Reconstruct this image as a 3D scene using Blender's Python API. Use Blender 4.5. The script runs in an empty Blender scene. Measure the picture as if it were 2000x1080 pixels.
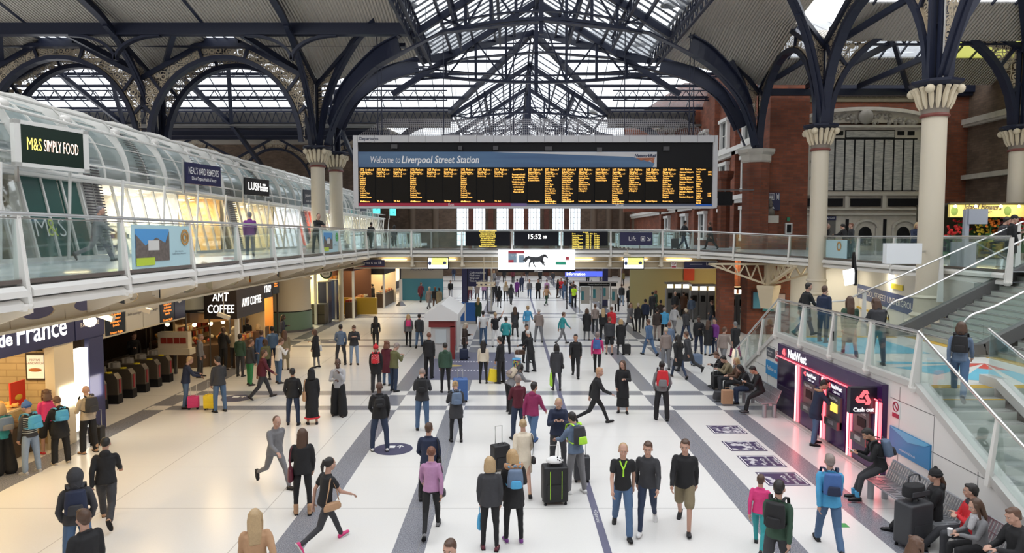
import bpy,bmesh,math,random
from mathutils import Vector,Matrix,noise
R=math.radians
S=bpy.context.scene
COL=S.collection
# ---------------- camera, world, light ----------------
CAM_H,FPX,PITCH=5.5,1300.0,math.atan(78/1300)
cd=bpy.data.cameras.new('camera')
cd.sensor_width=36;cd.lens=FPX/2000*36;cd.clip_start=0.1;cd.clip_end=400
cam=bpy.data.objects.new('camera',cd);COL.objects.link(cam)
cam.location=(0,0,CAM_H);cam.rotation_euler=(math.pi/2-PITCH,0,0)
S.camera=cam
S.view_settings.view_transform='Standard';S.view_settings.look='None'
S.view_settings.gamma=1;S.view_settings.exposure=0.9
S.view_settings.use_curve_mapping=False
S.cycles.use_denoising=True
S.cycles.max_bounces=8;S.cycles.transparent_max_bounces=24;S.cycles.diffuse_bounces=4
S.cycles.glossy_bounces=3;S.cycles.transmission_bounces=3;S.cycles.caustics_reflective=False
S.cycles.caustics_refractive=False;S.cycles.sample_clamp_indirect=6
W=bpy.data.worlds.new('overcast_sky');S.world=W;W.use_nodes=True
wn=W.node_tree.nodes;wl=W.node_tree.links
bg=wn['Background'];bg.inputs[1].default_value=1.5
tc=wn.new('ShaderNodeTexCoord');nz=wn.new('ShaderNodeTexNoise');nz.inputs['Scale'].default_value=2.2
cr=wn.new('ShaderNodeValToRGB')
cr.color_ramp.elements[0].position=.2;cr.color_ramp.elements[0].color=(.90,.945,1.0,1)
cr.color_ramp.elements[1].position=.8;cr.color_ramp.elements[1].color=(1.0,1.0,1.0,1)
wl.new(tc.outputs['Generated'],nz.inputs['Vector']);wl.new(nz.outputs['Fac'],cr.inputs[0]);wl.new(cr.outputs[0],bg.inputs[0])
def lamp(name,kind,loc,energy,color=(1,1,1),size=1,size_y=None,rot=(0,0,0),spot=None,parent=None):
 l=bpy.data.lights.new(name,kind);l.energy=energy;l.color=color
 if kind=='AREA':
  l.size=size
  if size_y:l.shape='RECTANGLE';l.size_y=size_y
 elif kind=='SUN':l.angle=size
 else:l.shadow_soft_size=size
 if spot:l.spot_size=spot;l.spot_blend=.6
 o=bpy.data.objects.new(name,l);COL.objects.link(o);o.location=loc;o.rotation_euler=rot
 if parent:
  o.parent=parent;o.matrix_parent_inverse=Matrix.Translation(-parent.location)
 return o
lamp('overcast_daylight','SUN',(0,0,40),.45,(1,.99,.97),R(60),rot=(R(-18),R(12),0))
# ---------------- pixel to world helpers (reading the survey off the photograph) ----------------
cp,sp=math.cos(PITCH),math.sin(PITCH)
def ray(px,py):
 u=(px-1000)/FPX;v=(540-py)/FPX
 return Vector((u,cp+v*sp,-sp+v*cp))
def atY(px,py,Y):d=ray(px,py);t=Y/d.y;return Vector((d.x*t,Y,CAM_H+d.z*t))
def atX(px,py,X):d=ray(px,py);t=X/d.x;return Vector((X,d.y*t,CAM_H+d.z*t))
def atZ(px,py,z=0):d=ray(px,py);t=(z-CAM_H)/d.z;return Vector((d.x*t,d.y*t,z))
# ---------------- materials ----------------
MATS={}
def mat(name,col=(.5,.5,.5),rough=.6,metal=0,emis=None,es=1,spec=.5,noise_amt=0,noise_scale=8,bump=0):
 if name in MATS:return MATS[name]
 m=bpy.data.materials.new(name);m.use_nodes=True;MATS[name]=m
 b=m.node_tree.nodes['Principled BSDF']
 b.inputs['Base Color'].default_value=(*col,1);b.inputs['Roughness'].default_value=rough
 b.inputs['Metallic'].default_value=metal;b.inputs['Specular IOR Level'].default_value=spec
 if emis:b.inputs['Emission Color'].default_value=(*emis,1);b.inputs['Emission Strength'].default_value=es
 m.diffuse_color=(*col,1)
 if noise_amt or bump:
  n=m.node_tree.nodes;l=m.node_tree.links
  t=n.new('ShaderNodeTexCoord');z=n.new('ShaderNodeTexNoise');z.inputs['Scale'].default_value=noise_scale
  z.inputs['Detail'].default_value=4;l.new(t.outputs['Object'],z.inputs['Vector'])
  if noise_amt:
   x=n.new('ShaderNodeMixRGB');x.blend_type='MIX'
   x.inputs[1].default_value=(*[c*(1-noise_amt)for c in col],1)
   x.inputs[2].default_value=(*[min(1,c*(1+noise_amt))for c in col],1)
   l.new(z.outputs['Fac'],x.inputs[0]);l.new(x.outputs[0],b.inputs['Base Color'])
  if bump:
   q=n.new('ShaderNodeBump');q.inputs['Strength'].default_value=bump;q.inputs['Distance'].default_value=.05
   l.new(z.outputs['Fac'],q.inputs['Height']);l.new(q.outputs[0],b.inputs['Normal'])
 return m
def glass(name,tint=(.9,.95,.94),gloss=.12,rough=.03,extra=None):
 if name in MATS:return MATS[name]
 m=bpy.data.materials.new(name);m.use_nodes=True;MATS[name]=m
 n=m.node_tree.nodes;l=m.node_tree.links;n.remove(n['Principled BSDF']);out=n['Material Output']
 tr=n.new('ShaderNodeBsdfTransparent');tr.inputs[0].default_value=(*tint,1)
 g=n.new('ShaderNodeBsdfGlossy');g.inputs['Roughness'].default_value=rough
 lw=n.new('ShaderNodeLayerWeight');lw.inputs[0].default_value=.25
 ma=n.new('ShaderNodeMath');ma.operation='MULTIPLY_ADD';ma.inputs[1].default_value=.45;ma.inputs[2].default_value=gloss
 mx=n.new('ShaderNodeMixShader');l.new(lw.outputs['Fresnel'],ma.inputs[0]);l.new(ma.outputs[0],mx.inputs[0])
 l.new(tr.outputs[0],mx.inputs[1]);l.new(g.outputs[0],mx.inputs[2])
 last=mx
 if extra:
  d=n.new('ShaderNodeBsdfTranslucent');d.inputs[0].default_value=(*extra[0],1)
  d2=n.new('ShaderNodeBsdfDiffuse');d2.inputs[0].default_value=(*extra[0],1)
  m3=n.new('ShaderNodeMixShader');m3.inputs[0].default_value=.5;l.new(d.outputs[0],m3.inputs[1]);l.new(d2.outputs[0],m3.inputs[2])
  m2=n.new('ShaderNodeMixShader');m2.inputs[0].default_value=extra[1]
  l.new(mx.outputs[0],m2.inputs[1]);l.new(m3.outputs[0],m2.inputs[2]);last=m2
 l.new(last.outputs[0],out.inputs['Surface'])
 return m
def nodes_of(m):return m.node_tree.nodes,m.node_tree.links,m.node_tree.nodes['Principled BSDF']
def mth(n,l,op,a,b=None,c=None):
 x=n.new('ShaderNodeMath');x.operation=op
 for i,v in enumerate((a,b,c)):
  if v is None:continue
  if isinstance(v,(int,float)):x.inputs[i].default_value=v
  else:l.new(v,x.inputs[i])
 return x.outputs[0]
def mixc(n,l,fac,a,b):
 x=n.new('ShaderNodeMixRGB')
 for i,v in((0,fac),(1,a),(2,b)):
  if isinstance(v,(int,float)):x.inputs[i].default_value=v
  elif isinstance(v,tuple):x.inputs[i].default_value=(*v,1)
  else:l.new(v,x.inputs[i])
 return x.outputs[0]
def brick_mat(name,c1,c2,mortar,scale=1.0,axis='XZ'):
 m=mat(name,c1,.85);n,l,b=nodes_of(m)
 t=n.new('ShaderNodeTexCoord');s=n.new('ShaderNodeSeparateXYZ');c=n.new('ShaderNodeCombineXYZ')
 l.new(t.outputs['Object'],s.inputs[0])
 h=mth(n,l,'ADD',s.outputs[0],s.outputs[1]);l.new(h,c.inputs[0]);l.new(s.outputs[2],c.inputs[1])
 br=n.new('ShaderNodeTexBrick');l.new(c.outputs[0],br.inputs['Vector'])
 br.inputs['Scale'].default_value=1;br.inputs['Brick Width'].default_value=.45*scale;br.inputs['Row Height'].default_value=.15*scale
 br.inputs['Mortar Size'].default_value=.012*scale
 br.inputs['Color1'].default_value=(*c1,1);br.inputs['Color2'].default_value=(*c2,1);br.inputs['Mortar'].default_value=(*mortar,1)
 nz=n.new('ShaderNodeTexNoise');nz.inputs['Scale'].default_value=.9;nz.inputs['Detail'].default_value=5;l.new(t.outputs['Object'],nz.inputs['Vector'])
 o=n.new('ShaderNodeMixRGB');o.blend_type='MULTIPLY';o.inputs[0].default_value=.7
 rr=n.new('ShaderNodeValToRGB');rr.color_ramp.elements[0].position=.3;rr.color_ramp.elements[0].color=(.5,.5,.5,1);rr.color_ramp.elements[1].position=.7
 rr.color_ramp.elements[1].color=(1.15,1.1,1.1,1)
 l.new(nz.outputs['Fac'],rr.inputs[0]);l.new(br.outputs['Color'],o.inputs[1]);l.new(rr.outputs[0],o.inputs[2]);l.new(o.outputs[0],b.inputs['Base Color'])
 return m
WHITE=mat('white_painted_metal',(.72,.71,.68),.35)
CREAM=mat('cream_painted_steel',(.66,.60,.49),.45)
CREAM2=mat('cream_beam_paint',(.62,.53,.38),.5)
NAVY=mat('navy_painted_iron',(.016,.020,.040),.4,spec=.3)
BLACK=mat('black_paint',(.010,.010,.012),.5,spec=.2)
STEEL=mat('brushed_steel',(.62,.62,.61),.28,.9)
DSTEEL=mat('dark_steel',(.16,.16,.17),.35,.7)
STONE=mat('pale_stone',(.52,.48,.42),.8,noise_amt=.18,noise_scale=3)
MARBLE=mat('grey_marble',(.56,.51,.44),.5,noise_amt=.2,noise_scale=2.5)
BGLASS=glass('balustrade_glass',(.93,.98,.97),.02,extra=((.5,.75,.72),.02))
SHOPGL=glass('shop_glass',(.96,.98,.98),.03)
ROOFGL=glass('roof_glass',(.98,.99,1),.02,.15,extra=((.9,.95,1),.06))
VAULTGL=glass('vault_glass',(.60,.68,.68),.26,.08,extra=((.66,.76,.76),.34))
RED=brick_mat('red_brick',(.26,.075,.035),(.17,.05,.026),(.13,.075,.055))
DRED=brick_mat('dark_red_brick',(.15,.05,.03),(.10,.035,.022),(.09,.05,.04))
BROWN=brick_mat('brown_brick',(.19,.13,.09),(.13,.09,.065),(.12,.09,.07))
BOARD=mat('black_display_glass',(.012,.012,.014),.5,spec=.15)
AMBER=mat('amber_led',(.1,.05,.01),emis=(1,.50,.10),es=1.6)
WLIT=mat('white_lit_letters',(.8,.8,.8),emis=(1,.97,.92),es=1.6)
LWHITE=mat('white_lettering',(.8,.8,.8),.5)
LDARK=mat('dark_lettering',(.02,.03,.07),.5)
NAVYSIGN=mat('navy_sign',(.022,.024,.075),.35)
WARM=(1,.72,.38)
# ---------------- mesh builder ----------------
class MB:
 def __init__(s):s.v=[];s.f=[];s.m=[]
 def add(s,vs,fs,mi=0):
  k=len(s.v);s.v+=[tuple(v)for v in vs];s.f+=[tuple(i+k for i in f)for f in fs];s.m+=[mi]*len(fs);return s
 def box(s,c,d,rz=0,mi=0,rot=None):
  x,y,z=d[0]/2,d[1]/2,d[2]/2;c=Vector(c)
  M=rot or Matrix.Rotation(rz,3,'Z')
  vs=[c+M@Vector((a*x,b*y,e*z))for a in(-1,1)for b in(-1,1)for e in(-1,1)]
  return s.add(vs,[(0,1,3,2),(4,6,7,5),(0,4,5,1),(2,3,7,6),(0,2,6,4),(1,5,7,3)],mi)
 def bb(s,x0,x1,y0,y1,z0,z1,mi=0):
  return s.box(((x0+x1)/2,(y0+y1)/2,(z0+z1)/2),(abs(x1-x0),abs(y1-y0),abs(z1-z0)),mi=mi)
 def beam(s,p,q,w,h,mi=0,up=(0,0,1),h2=None):
  p,q=Vector(p),Vector(q);d=(q-p)
  if d.length<1e-5:return s
  d.normalize();u=Vector(up)
  if abs(d.dot(u))>.98:u=Vector((0,1,0))if abs(d.y)<.9 else Vector((1,0,0))
  r=d.cross(u).normalized();u=r.cross(d)
  vs=[]
  for c,hh in((p,h),(q,h2 or h)):
   for a,b in((-1,-1),(1,-1),(1,1),(-1,1)):vs.append(c+r*a*w/2+u*b*hh/2)
  return s.add(vs,[(0,1,2,3),(7,6,5,4),(0,4,5,1),(1,5,6,2),(2,6,7,3),(3,7,4,0)],mi)
 def path(s,pts,w,h,mi=0,up=(0,0,1)):
  """mitred rectangular bar along a polyline"""
  pts=[Vector(p)for p in pts];n=len(pts);vs=[];u0=Vector(up)
  for i,p in enumerate(pts):
   d=(pts[min(i+1,n-1)]-pts[max(i-1,0)]).normalized();u=u0
   if abs(d.dot(u))>.98:u=Vector((0,1,0))if abs(d.y)<.9 else Vector((1,0,0))
   r=d.cross(u).normalized();uu=r.cross(d)
   for a,b in((-1,-1),(1,-1),(1,1),(-1,1)):vs.append(p+r*a*w/2+uu*b*h/2)
  fs=[(0,1,2,3),tuple(4*(n-1)+k for k in(3,2,1,0))]
  for i in range(n-1):
   for k in range(4):fs.append((4*i+k,4*i+4+k,4*i+4+(k+1)%4,4*i+(k+1)%4))
  return s.add(vs,fs,mi)
 def ribbon(s,pts,nrm,w,h,mi=0):
  """bar along a planar curve: depth w along the plane normal nrm, thickness h in the plane"""
  pts=[Vector(p)for p in pts];n=len(pts);vs=[];N=Vector(nrm).normalized()
  for i,p in enumerate(pts):
   d=(pts[min(i+1,n-1)]-pts[max(i-1,0)]).normalized();u=N.cross(d).normalized()
   for a,b in((-1,-1),(1,-1),(1,1),(-1,1)):vs.append(p+N*a*w/2+u*b*h/2)
  fs=[(0,1,2,3),tuple(4*(n-1)+k for k in(3,2,1,0))]
  for i in range(n-1):
   for k in range(4):fs.append((4*i+k,4*i+4+k,4*i+4+(k+1)%4,4*i+(k+1)%4))
  return s.add(vs,fs,mi)
 def tube(s,pts,r,n=8,mi=0,radii=None):
  pts=[Vector(p)for p in pts];m=len(pts);vs=[];ref=None
  for i,p in enumerate(pts):
   d=(pts[min(i+1,m-1)]-pts[max(i-1,0)]).normalized()
   if ref is None:ref=Vector((0,0,1))if abs(d.z)<.9 else Vector((1,0,0))
   a=(ref-d*ref.dot(d)).normalized();ref=a;b=d.cross(a);rr=radii[i]if radii else r
   for k in range(n):t=2*math.pi*k/n;vs.append(p+a*math.cos(t)*rr+b*math.sin(t)*rr)
  fs=[tuple(reversed(range(n))),tuple((m-1)*n+k for k in range(n))]
  for i in range(m-1):
   for k in range(n):fs.append((i*n+k,i*n+(k+1)%n,(i+1)*n+(k+1)%n,(i+1)*n+k))
  return s.add(vs,fs,mi)
 def lathe(s,prof,c,n=24,mi=0,flute=0,nf=0):
  vs=[];cx,cy,cz=c
  for r,z in prof:
   for k in range(n):
    t=2*math.pi*k/n;rr=r*(1+(flute*math.cos(nf*t)if flute else 0))
    vs.append((cx+rr*math.cos(t),cy+rr*math.sin(t),cz+z))
  m=len(prof);fs=[tuple(reversed(range(n))),tuple((m-1)*n+k for k in range(n))]
  for i in range(m-1):
   for k in range(n):fs.append((i*n+k,i*n+(k+1)%n,(i+1)*n+(k+1)%n,(i+1)*n+k))
  return s.add(vs,fs,mi)
 def slab(s,poly,t,mi=0):
  """3D polygon extruded by vector t"""
  n=len(poly);t=Vector(t);P=[Vector(p)for p in poly];vs=P+[p+t for p in P]
  fs=[tuple(reversed(range(n))),tuple(range(n,2*n))]+[(i,(i+1)%n,n+(i+1)%n,n+i)for i in range(n)]
  return s.add(vs,fs,mi)
 def sph(s,c,r,n=10,mi=0,sc=(1,1,1),M=None):
  c=Vector(c);vs=[];m=max(4,n//2+1)
  for i in range(m+1):
   a=math.pi*i/m
   for k in range(n):
    t=2*math.pi*k/n
    v=Vector((math.sin(a)*math.cos(t)*sc[0]*r,math.sin(a)*math.sin(t)*sc[1]*r,math.cos(a)*sc[2]*r))
    if M:v=M@v
    vs.append(c+v)
  fs=[]
  for i in range(m):
   for k in range(n):fs.append((i*n+k,(i+1)*n+k,(i+1)*n+(k+1)%n,i*n+(k+1)%n))
  return s.add(vs,fs,mi)
 def build(s,name,mats,parent=None,smooth=False,label=None):
  me=bpy.data.meshes.new(name);me.from_pydata(s.v,[],s.f)
  if not isinstance(mats,(list,tuple)):mats=[mats]
  for m in mats:me.materials.append(m)
  if len(mats)>1:me.polygons.foreach_set('material_index',s.m)
  bm=bmesh.new();bm.from_mesh(me)
  if smooth:bmesh.ops.remove_doubles(bm,verts=bm.verts,dist=1e-5)
  bmesh.ops.recalc_face_normals(bm,faces=bm.faces);bm.to_mesh(me);bm.free()
  if smooth:
   me.polygons.foreach_set('use_smooth',[True]*len(me.polygons));me.set_sharp_from_angle(angle=R(38))
  o=bpy.data.objects.new(name,me);COL.objects.link(o)
  if parent is not None:adopt(o,parent)
  if label:o['label']=label
  return o
PW={}
def adopt(o,parent):
 """children are modelled in world coordinates; their parent's base is only translated"""
 w=PW.get(parent.name,Vector((0,0,0)))
 o.parent=parent
 if parent.type=='EMPTY':o.matrix_parent_inverse=Matrix.Translation(-parent.location);PW[o.name]=parent.location.copy()
 else:o.matrix_parent_inverse=Matrix.Identity(4)
def thing(name,label,cat,loc=(0,0,0),group=None,rz=0):
 o=bpy.data.objects.new(name,None);COL.objects.link(o);o.location=loc;o.rotation_euler.z=rz;o.empty_display_size=.2
 o['label']=label;o['category']=cat;o['kind']='thing'
 if group:o['group']=group
 return o
def tag(o,label,cat,group=None,kind='thing'):
 o['label']=label;o['category']=cat;o['kind']=kind
 if group:o['group']=group
 return o
def struct(o,label=None):
 o['kind']='structure'
 if label:o['label']=label
 return o
FONTS={}
def text_mesh(body,size=1,align='CENTER',bold=0,ext=0,space=1,shear=0,res=2,lsp=1,ay='CENTER'):
 cu=bpy.data.curves.new('txt','FONT');cu.body=body;cu.size=size;cu.align_x=align;cu.align_y=ay
 cu.offset=bold;cu.extrude=ext;cu.space_character=space;cu.shear=shear;cu.resolution_u=res;cu.space_line=lsp
 o=bpy.data.objects.new('txt',cu)
 me=bpy.data.meshes.new_from_object(o)
 bpy.data.objects.remove(o);bpy.data.curves.remove(cu);return me
def text(body,loc,size,material,parent=None,nrm=(0,-1,0),name='lettering',width=None,up=(0,0,1),dirx=None,**k):
 """lettering on a surface whose outward normal is nrm; width forces the line's width"""
 me=text_mesh(body,size,**k)
 if not me.vertices:return None
 N=Vector(nrm).normalized();U=Vector(up);X=(Vector(dirx).normalized()if dirx else U.cross(N).normalized());U=N.cross(X).normalized()
 fx=1
 if width:
  xs=[v.co.x for v in me.vertices];fx=width/max(1e-4,max(xs)-min(xs))
 M=Matrix((X,U,N)).transposed().to_4x4();M.translation=Vector(loc)
 me.transform(M@Matrix.Diagonal((fx,1,1,1)));me.name=name
 me.materials.clear();me.materials.append(material)
 o=bpy.data.objects.new(name,me);COL.objects.link(o)
 if parent is not None:adopt(o,parent)
 return o
# ================= FLOOR =================
def band(n,l,x,a,b):
 return mth(n,l,'MULTIPLY',mth(n,l,'GREATER_THAN',x,a),mth(n,l,'LESS_THAN',x,b))
def floor_mat():
 m=mat('polished_station_floor',(.75,.74,.72),.22);n,l,b=nodes_of(m)
 t=n.new('ShaderNodeTexCoord');s=n.new('ShaderNodeSeparateXYZ');l.new(t.outputs['Object'],s.inputs[0]);X,Y=s.outputs[0],s.outputs[1]
 lo=None
 for a,c in((-4.24,-3.68),(-2.1,-1.53),(4.58,5.17),(6.7,7.27),(-11.75,-11.05)):
  q=band(n,l,X,a,c);lo=q if lo is None else mth(n,l,'ADD',lo,q)
 per=mth(n,l,'MODULO',mth(n,l,'SUBTRACT',Y,20.3),12.05)
 cr_=mth(n,l,'ADD',band(n,l,per,.55,1.08),band(n,l,per,2.55,3.15))
 cr_=mth(n,l,'MULTIPLY',cr_,mth(n,l,'GREATER_THAN',Y,20.0))
 inside=mth(n,l,'MULTIPLY',mth(n,l,'GREATER_THAN',X,-11.7),mth(n,l,'LESS_THAN',X,9.5));cr_=mth(n,l,'MULTIPLY',cr_,inside)
 dark=mth(n,l,'ABSOLUTE',mth(n,l,'SUBTRACT',lo,cr_))
 jx=mth(n,l,'LESS_THAN',mth(n,l,'ABSOLUTE',mth(n,l,'SUBTRACT',mth(n,l,'FRACT',mth(n,l,'DIVIDE',X,3.3)),.5)),.003)
 jy=mth(n,l,'LESS_THAN',mth(n,l,'ABSOLUTE',mth(n,l,'SUBTRACT',mth(n,l,'FRACT',mth(n,l,'DIVIDE',Y,2.4)),.5)),.004)
 j=mth(n,l,'MAXIMUM',jx,jy)
 z=n.new('ShaderNodeTexNoise');z.inputs['Scale'].default_value=48;z.inputs['Detail'].default_value=2;l.new(t.outputs['Object'],z.inputs['Vector'])
 z2=n.new('ShaderNodeTexNoise');z2.inputs['Scale'].default_value=1.1;z2.inputs['Detail'].default_value=6;l.new(t.outputs['Object'],z2.inputs['Vector'])
 white=mixc(n,l,.5,(.72,.71,.69),(.72,.71,.69));r1=n.new('ShaderNodeValToRGB');r1.color_ramp.elements[0].position=.35;r1.color_ramp.elements[1].position=.65
 l.new(z.outputs['Fac'],r1.inputs[0]);white=mixc(n,l,mth(n,l,'MULTIPLY',r1.outputs[0],.10),white,(.5,.48,.46))
 grey=mixc(n,l,r1.outputs[0],(.13,.135,.16),(.30,.305,.34))
 c=mixc(n,l,dark,white,grey);c=mixc(n,l,mth(n,l,'MULTIPLY',j,.55),c,(.25,.24,.23))
 out=mth(n,l,'GREATER_THAN',mth(n,l,'ABSOLUTE',X),11.7)
 l.new(c,b.inputs['Base Color'])
 b.inputs['Roughness'].default_value=.26
 return m
f=MB();f.bb(-45,40,2,122,-.3,0);struct(f.build('floor',floor_mat()))
TAPE=mat('blue_grey_floor_tape',(.12,.12,.19),.5)
tp=MB();tp.bb(1.60,1.74,10,60,.002,.006);tp_o=tag(tp.build('floor_tape',TAPE),'thin blue grey tape running down the middle of the white floor','floor tape')
for k in range(6):
 text('+ Departures',(1.67,10.9+k*1.9,.009),.11,LWHITE,tp_o,nrm=(0,0,1),dirx=(0,-1,0),res=1)
def disc(x,y,r,label,txt=None):
 d=MB();d.lathe([(r,0),(r,.004)],(x,y,.002),40);o=tag(d.build('floor_sticker',mat('navy_floor_vinyl',(.06,.06,.12),.4)),label,'floor sticker')
 if txt:
  text(txt,(x-.03,y-.16,.009),.36,LWHITE,o,nrm=(0,0,1),bold=.006)
  g=MB();g.bb(x-.2,x+.02,y+.08,y+.26,.0065,.009);g.bb(x+.14,x+.17,y+.06,y+.28,.0065,.009)
  g.beam((x+.155,y+.28,.008),(x+.07,y+.18,.008),.03,.003);g.beam((x+.155,y+.28,.008),(x+.24,y+.18,.008),.03,.003)
  g.build('lift_symbol',LWHITE,o)
p=atZ(768,877);disc(p.x,p.y,.5,'round navy floor sticker reading Lift beside a man in dark jacket','Lift')
p=atZ(462,778);disc(p.x,p.y,.5,'round dark floor sticker beside the yellow suitcase','Lift')
p=atZ(648,667);disc(p.x,p.y,.6,'round dark floor sticker between two people near the shops','Lift')
PUR=mat('worn_purple_floor_print',(.05,.035,.10),.45);n,l,b=nodes_of(PUR)
t_=n.new('ShaderNodeTexCoord');z_=n.new('ShaderNodeTexNoise');z_.inputs['Scale'].default_value=5;z_.inputs['Detail'].default_value=8;l.new(t_.outputs['Object'],z_.inputs['Vector'])
r_=n.new('ShaderNodeValToRGB');r_.color_ramp.elements[0].position=.50;r_.color_ramp.elements[1].position=.56;l.new(z_.outputs['Fac'],r_.inputs[0])
l.new(mixc(n,l,r_.outputs[0],(.05,.035,.10),(.55,.54,.57)),b.inputs['Base Color'])
PURB=mat('purple_floor_print',(.045,.03,.09),.45)
for i,(px,py,wear)in enumerate(((1419,839,'most worn and farthest'),(1453,871,'worn white at its middle'),(1487,901,'half worn white'),(1528,935,'the least worn and nearest'))):
 p=atZ(px,py);g=MB();g.bb(p.x-.47,p.x+.47,p.y-.42,p.y+.42,.001,.004)
 o=tag(g.build('floor_mat',PURB),f'rectangular purple floor print by the cash machines, {wear} of the four','floor mat','purple floor prints by the cash machines')
 w=(.40,.36,.22,.10)[i];g=MB();g.bb(p.x-.38,p.x-.38+w*1.8,p.y-.33,p.y+.33,.004,.006);g.build('worn_patch',PUR,o)
 g=MB()
 for a in(-.4,.4):g.bb(p.x-.43,p.x+.43,p.y+a*.9-.012,p.y+a*.9+.012,.004,.0065)
 for a in(-.43,.43):g.bb(p.x+a-.012,p.x+a+.012,p.y-.36,p.y+.36,.004,.0065)
 g.build('printed_border',LWHITE,o)
 text('Please\nmove down\nQueue',(p.x+.22,p.y,.007),.15,LWHITE,o,nrm=(0,0,1),dirx=(0,-1,0),res=1)
p=atZ(1645,1026);g=MB();g.bb(p.x-.1,p.x+.1,p.y-.09,p.y+.09,.001,.004);tag(g.build('floor_marker',mat('green_vinyl',(.05,.3,.08),.5)),'small green rectangle stuck on the white floor','floor marker')
g=MB();g.bb(-3.5,.15,25.3,31.4,.001,.005);o=tag(g.build('floor_advert',mat('slate_blue_floor_print',(.12,.125,.19),.5)),'large slate blue floor print with white writing by the kiosk','floor print')
g=MB()
for yy in(27.0,28.9):
 for k in range(22):g.bb(-3.0+k*.13,-2.94+k*.13,yy,yy+.22,.005,.007)
g.build('dashes',mat('pale_print',(.5,.5,.56),.6),o)
text('Buy your ticket',(-1.55,26.25,.008),.42,LWHITE,o,nrm=(0,0,1),bold=.01,res=1)
text('in stores today',(-1.6,25.7,.008),.42,LWHITE,o,nrm=(0,0,1),bold=.01,res=1)
text('Keep your',(-1.5,29.9,.008),.42,LWHITE,o,nrm=(0,0,1),res=1)
g=MB();g.sph((-2.6,28.1,.006),.3,16,sc=(1.6,.7,.01));g.build('gold_motif',mat('gold_print',(.45,.35,.12),.5),o)
# ================= LEFT GALLERY, BRIDGE, RIGHT GALLERY =================
GZ,LX,BY=4.76,-7.72,37.5
GFL=mat('pale_gallery_paving',(.50,.54,.57),.18,noise_amt=.06,noise_scale=2)
left_posts=[(LX,10.4+2.75*k,GZ)for k in range(-1,10)]
corner=(LX-.0,BY,GZ)
bridge_posts=[(-5.65,BY,GZ),(-2.82,BY,GZ),(0,BY,GZ),(2.78,BY,GZ),(5.55,BY,GZ),(8.45,BY,GZ),(10.45,BY-.2,4.70)]
right_posts=[(12.2,36.6,4.60),(14.3,34.3,4.46),(15.2,32.6,4.42),(15.4,29.6,4.40),(15.4,26.8,4.40),(15.45,24.1,4.40),(15.45,20.6,4.40)]
def gallery_slab(name,pts,th=.33,material=GFL):
 g=MB();g.slab([(x,y,z-th)for x,y,z in pts],(0,0,th));return struct(g.build(name,material))
gallery_slab('gallery_floor_left',[(LX,4,GZ),(LX,BY+4.5,GZ),(-10.2,BY+4.5,GZ),(-10.2,80,GZ),(-24,80,GZ),(-24,4,GZ)])
gallery_slab('gallery_floor_bridge',[(LX,BY,GZ),(10.45,BY,GZ),(10.45,BY+4.5,GZ),(LX,BY+4.5,GZ)])
g=MB();EP=[(10.45,BY-.2,4.74)]+[(x,y,z)for x,y,z in right_posts]
bz=[(10.45,BY+4.5,4.74),(24,44,4.6),(30,44,4.46),(30,40,4.42),(30,34,4.4),(30,29,4.4),(30,25,4.4),(30,20,4.4)]
vs=[(x,y,z)for x,y,z in EP]+bz;vs2=[(x,y,z-.33)for x,y,z in vs]
fs=[]
for i in range(7):fs+=[(i,i+1,8+i+1,8+i),(16+i,24+i,24+i+1,16+i+1),(i,16+i,17+i,i+1)]
g.add(vs+vs2,fs);struct(g.build('gallery_floor_right',GFL))
gallery_slab('gallery_floor_back_right',[(10.8,BY+4.5,GZ),(24,44,GZ),(24,80,GZ),(11.6,80,GZ)])
def balustrade(name,label,pts,side,endpost=True,posth=1.1,drop=.38,film=None,group=None):
 """leaning tapered posts, glass panes, steel handrail; side = outward unit vectors"""
 root=thing(name,label,'balustrade',pts[0],group)
 rail=MB()
 for i,(x,y,z)in enumerate(pts):
  ox,oy=side[i]if isinstance(side,list)else side
  m=MB();a=Vector((x+ox*.16,y+oy*.16,z-drop));b=Vector((x+ox*.02,y+oy*.02,z+posth-.02))
  tx=Vector((-oy,ox,0))
  for s_ in(-1,1):
   m.slab([a+Vector((ox,oy,0))*.02+tx*s_*.035-tx*.012,a-Vector((ox,oy,0))*.20+tx*s_*.035-tx*.012,b-Vector((ox,oy,0))*.06+tx*s_*.03-tx*.012,b+Vector((ox,oy,0))*.02+tx*s_*.03-tx*.012],tx*.024)
  m.beam(a+Vector((ox,oy,0))*.0,b,.055,.03,up=(ox,oy,0))
  m.lathe([(.0,0),(.08,.01),(.12,.09),(.12,.13),(.0,.13)],(a.x-ox*.08,a.y-oy*.08,a.z-.06),10)
  m.build('post',WHITE,root)
 tops=[Vector((x+(side[i]if isinstance(side,list)else side)[0]*.03,y+(side[i]if isinstance(side,list)else side)[1]*.03,z+posth))for i,(x,y,z)in enumerate(pts)]
 rail.tube(tops,.032,8);rail.tube([t-Vector((0,0,.07))for t in tops],.012,6);rail.build('handrail',STEEL,root,smooth=True)
 for i in range(len(pts)-1):
  a,b=Vector(pts[i]),Vector(pts[i+1]);d=(b-a).normalized()*.06
  o1=Vector((*(side[i]if isinstance(side,list)else side),0));o2=Vector((*(side[i+1]if isinstance(side,list)else side),0))
  g=MB();zz=Vector((0,0,posth-.09));q=[a+d+o1*.04+Vector((0,0,.06)),b-d+o2*.04+Vector((0,0,.06)),b-d+o2*.02+zz,a+d+o1*.02+zz]
  g.slab(q,o1*.012);g.build('glass_pane',BGLASS,root)
 return root
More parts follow.
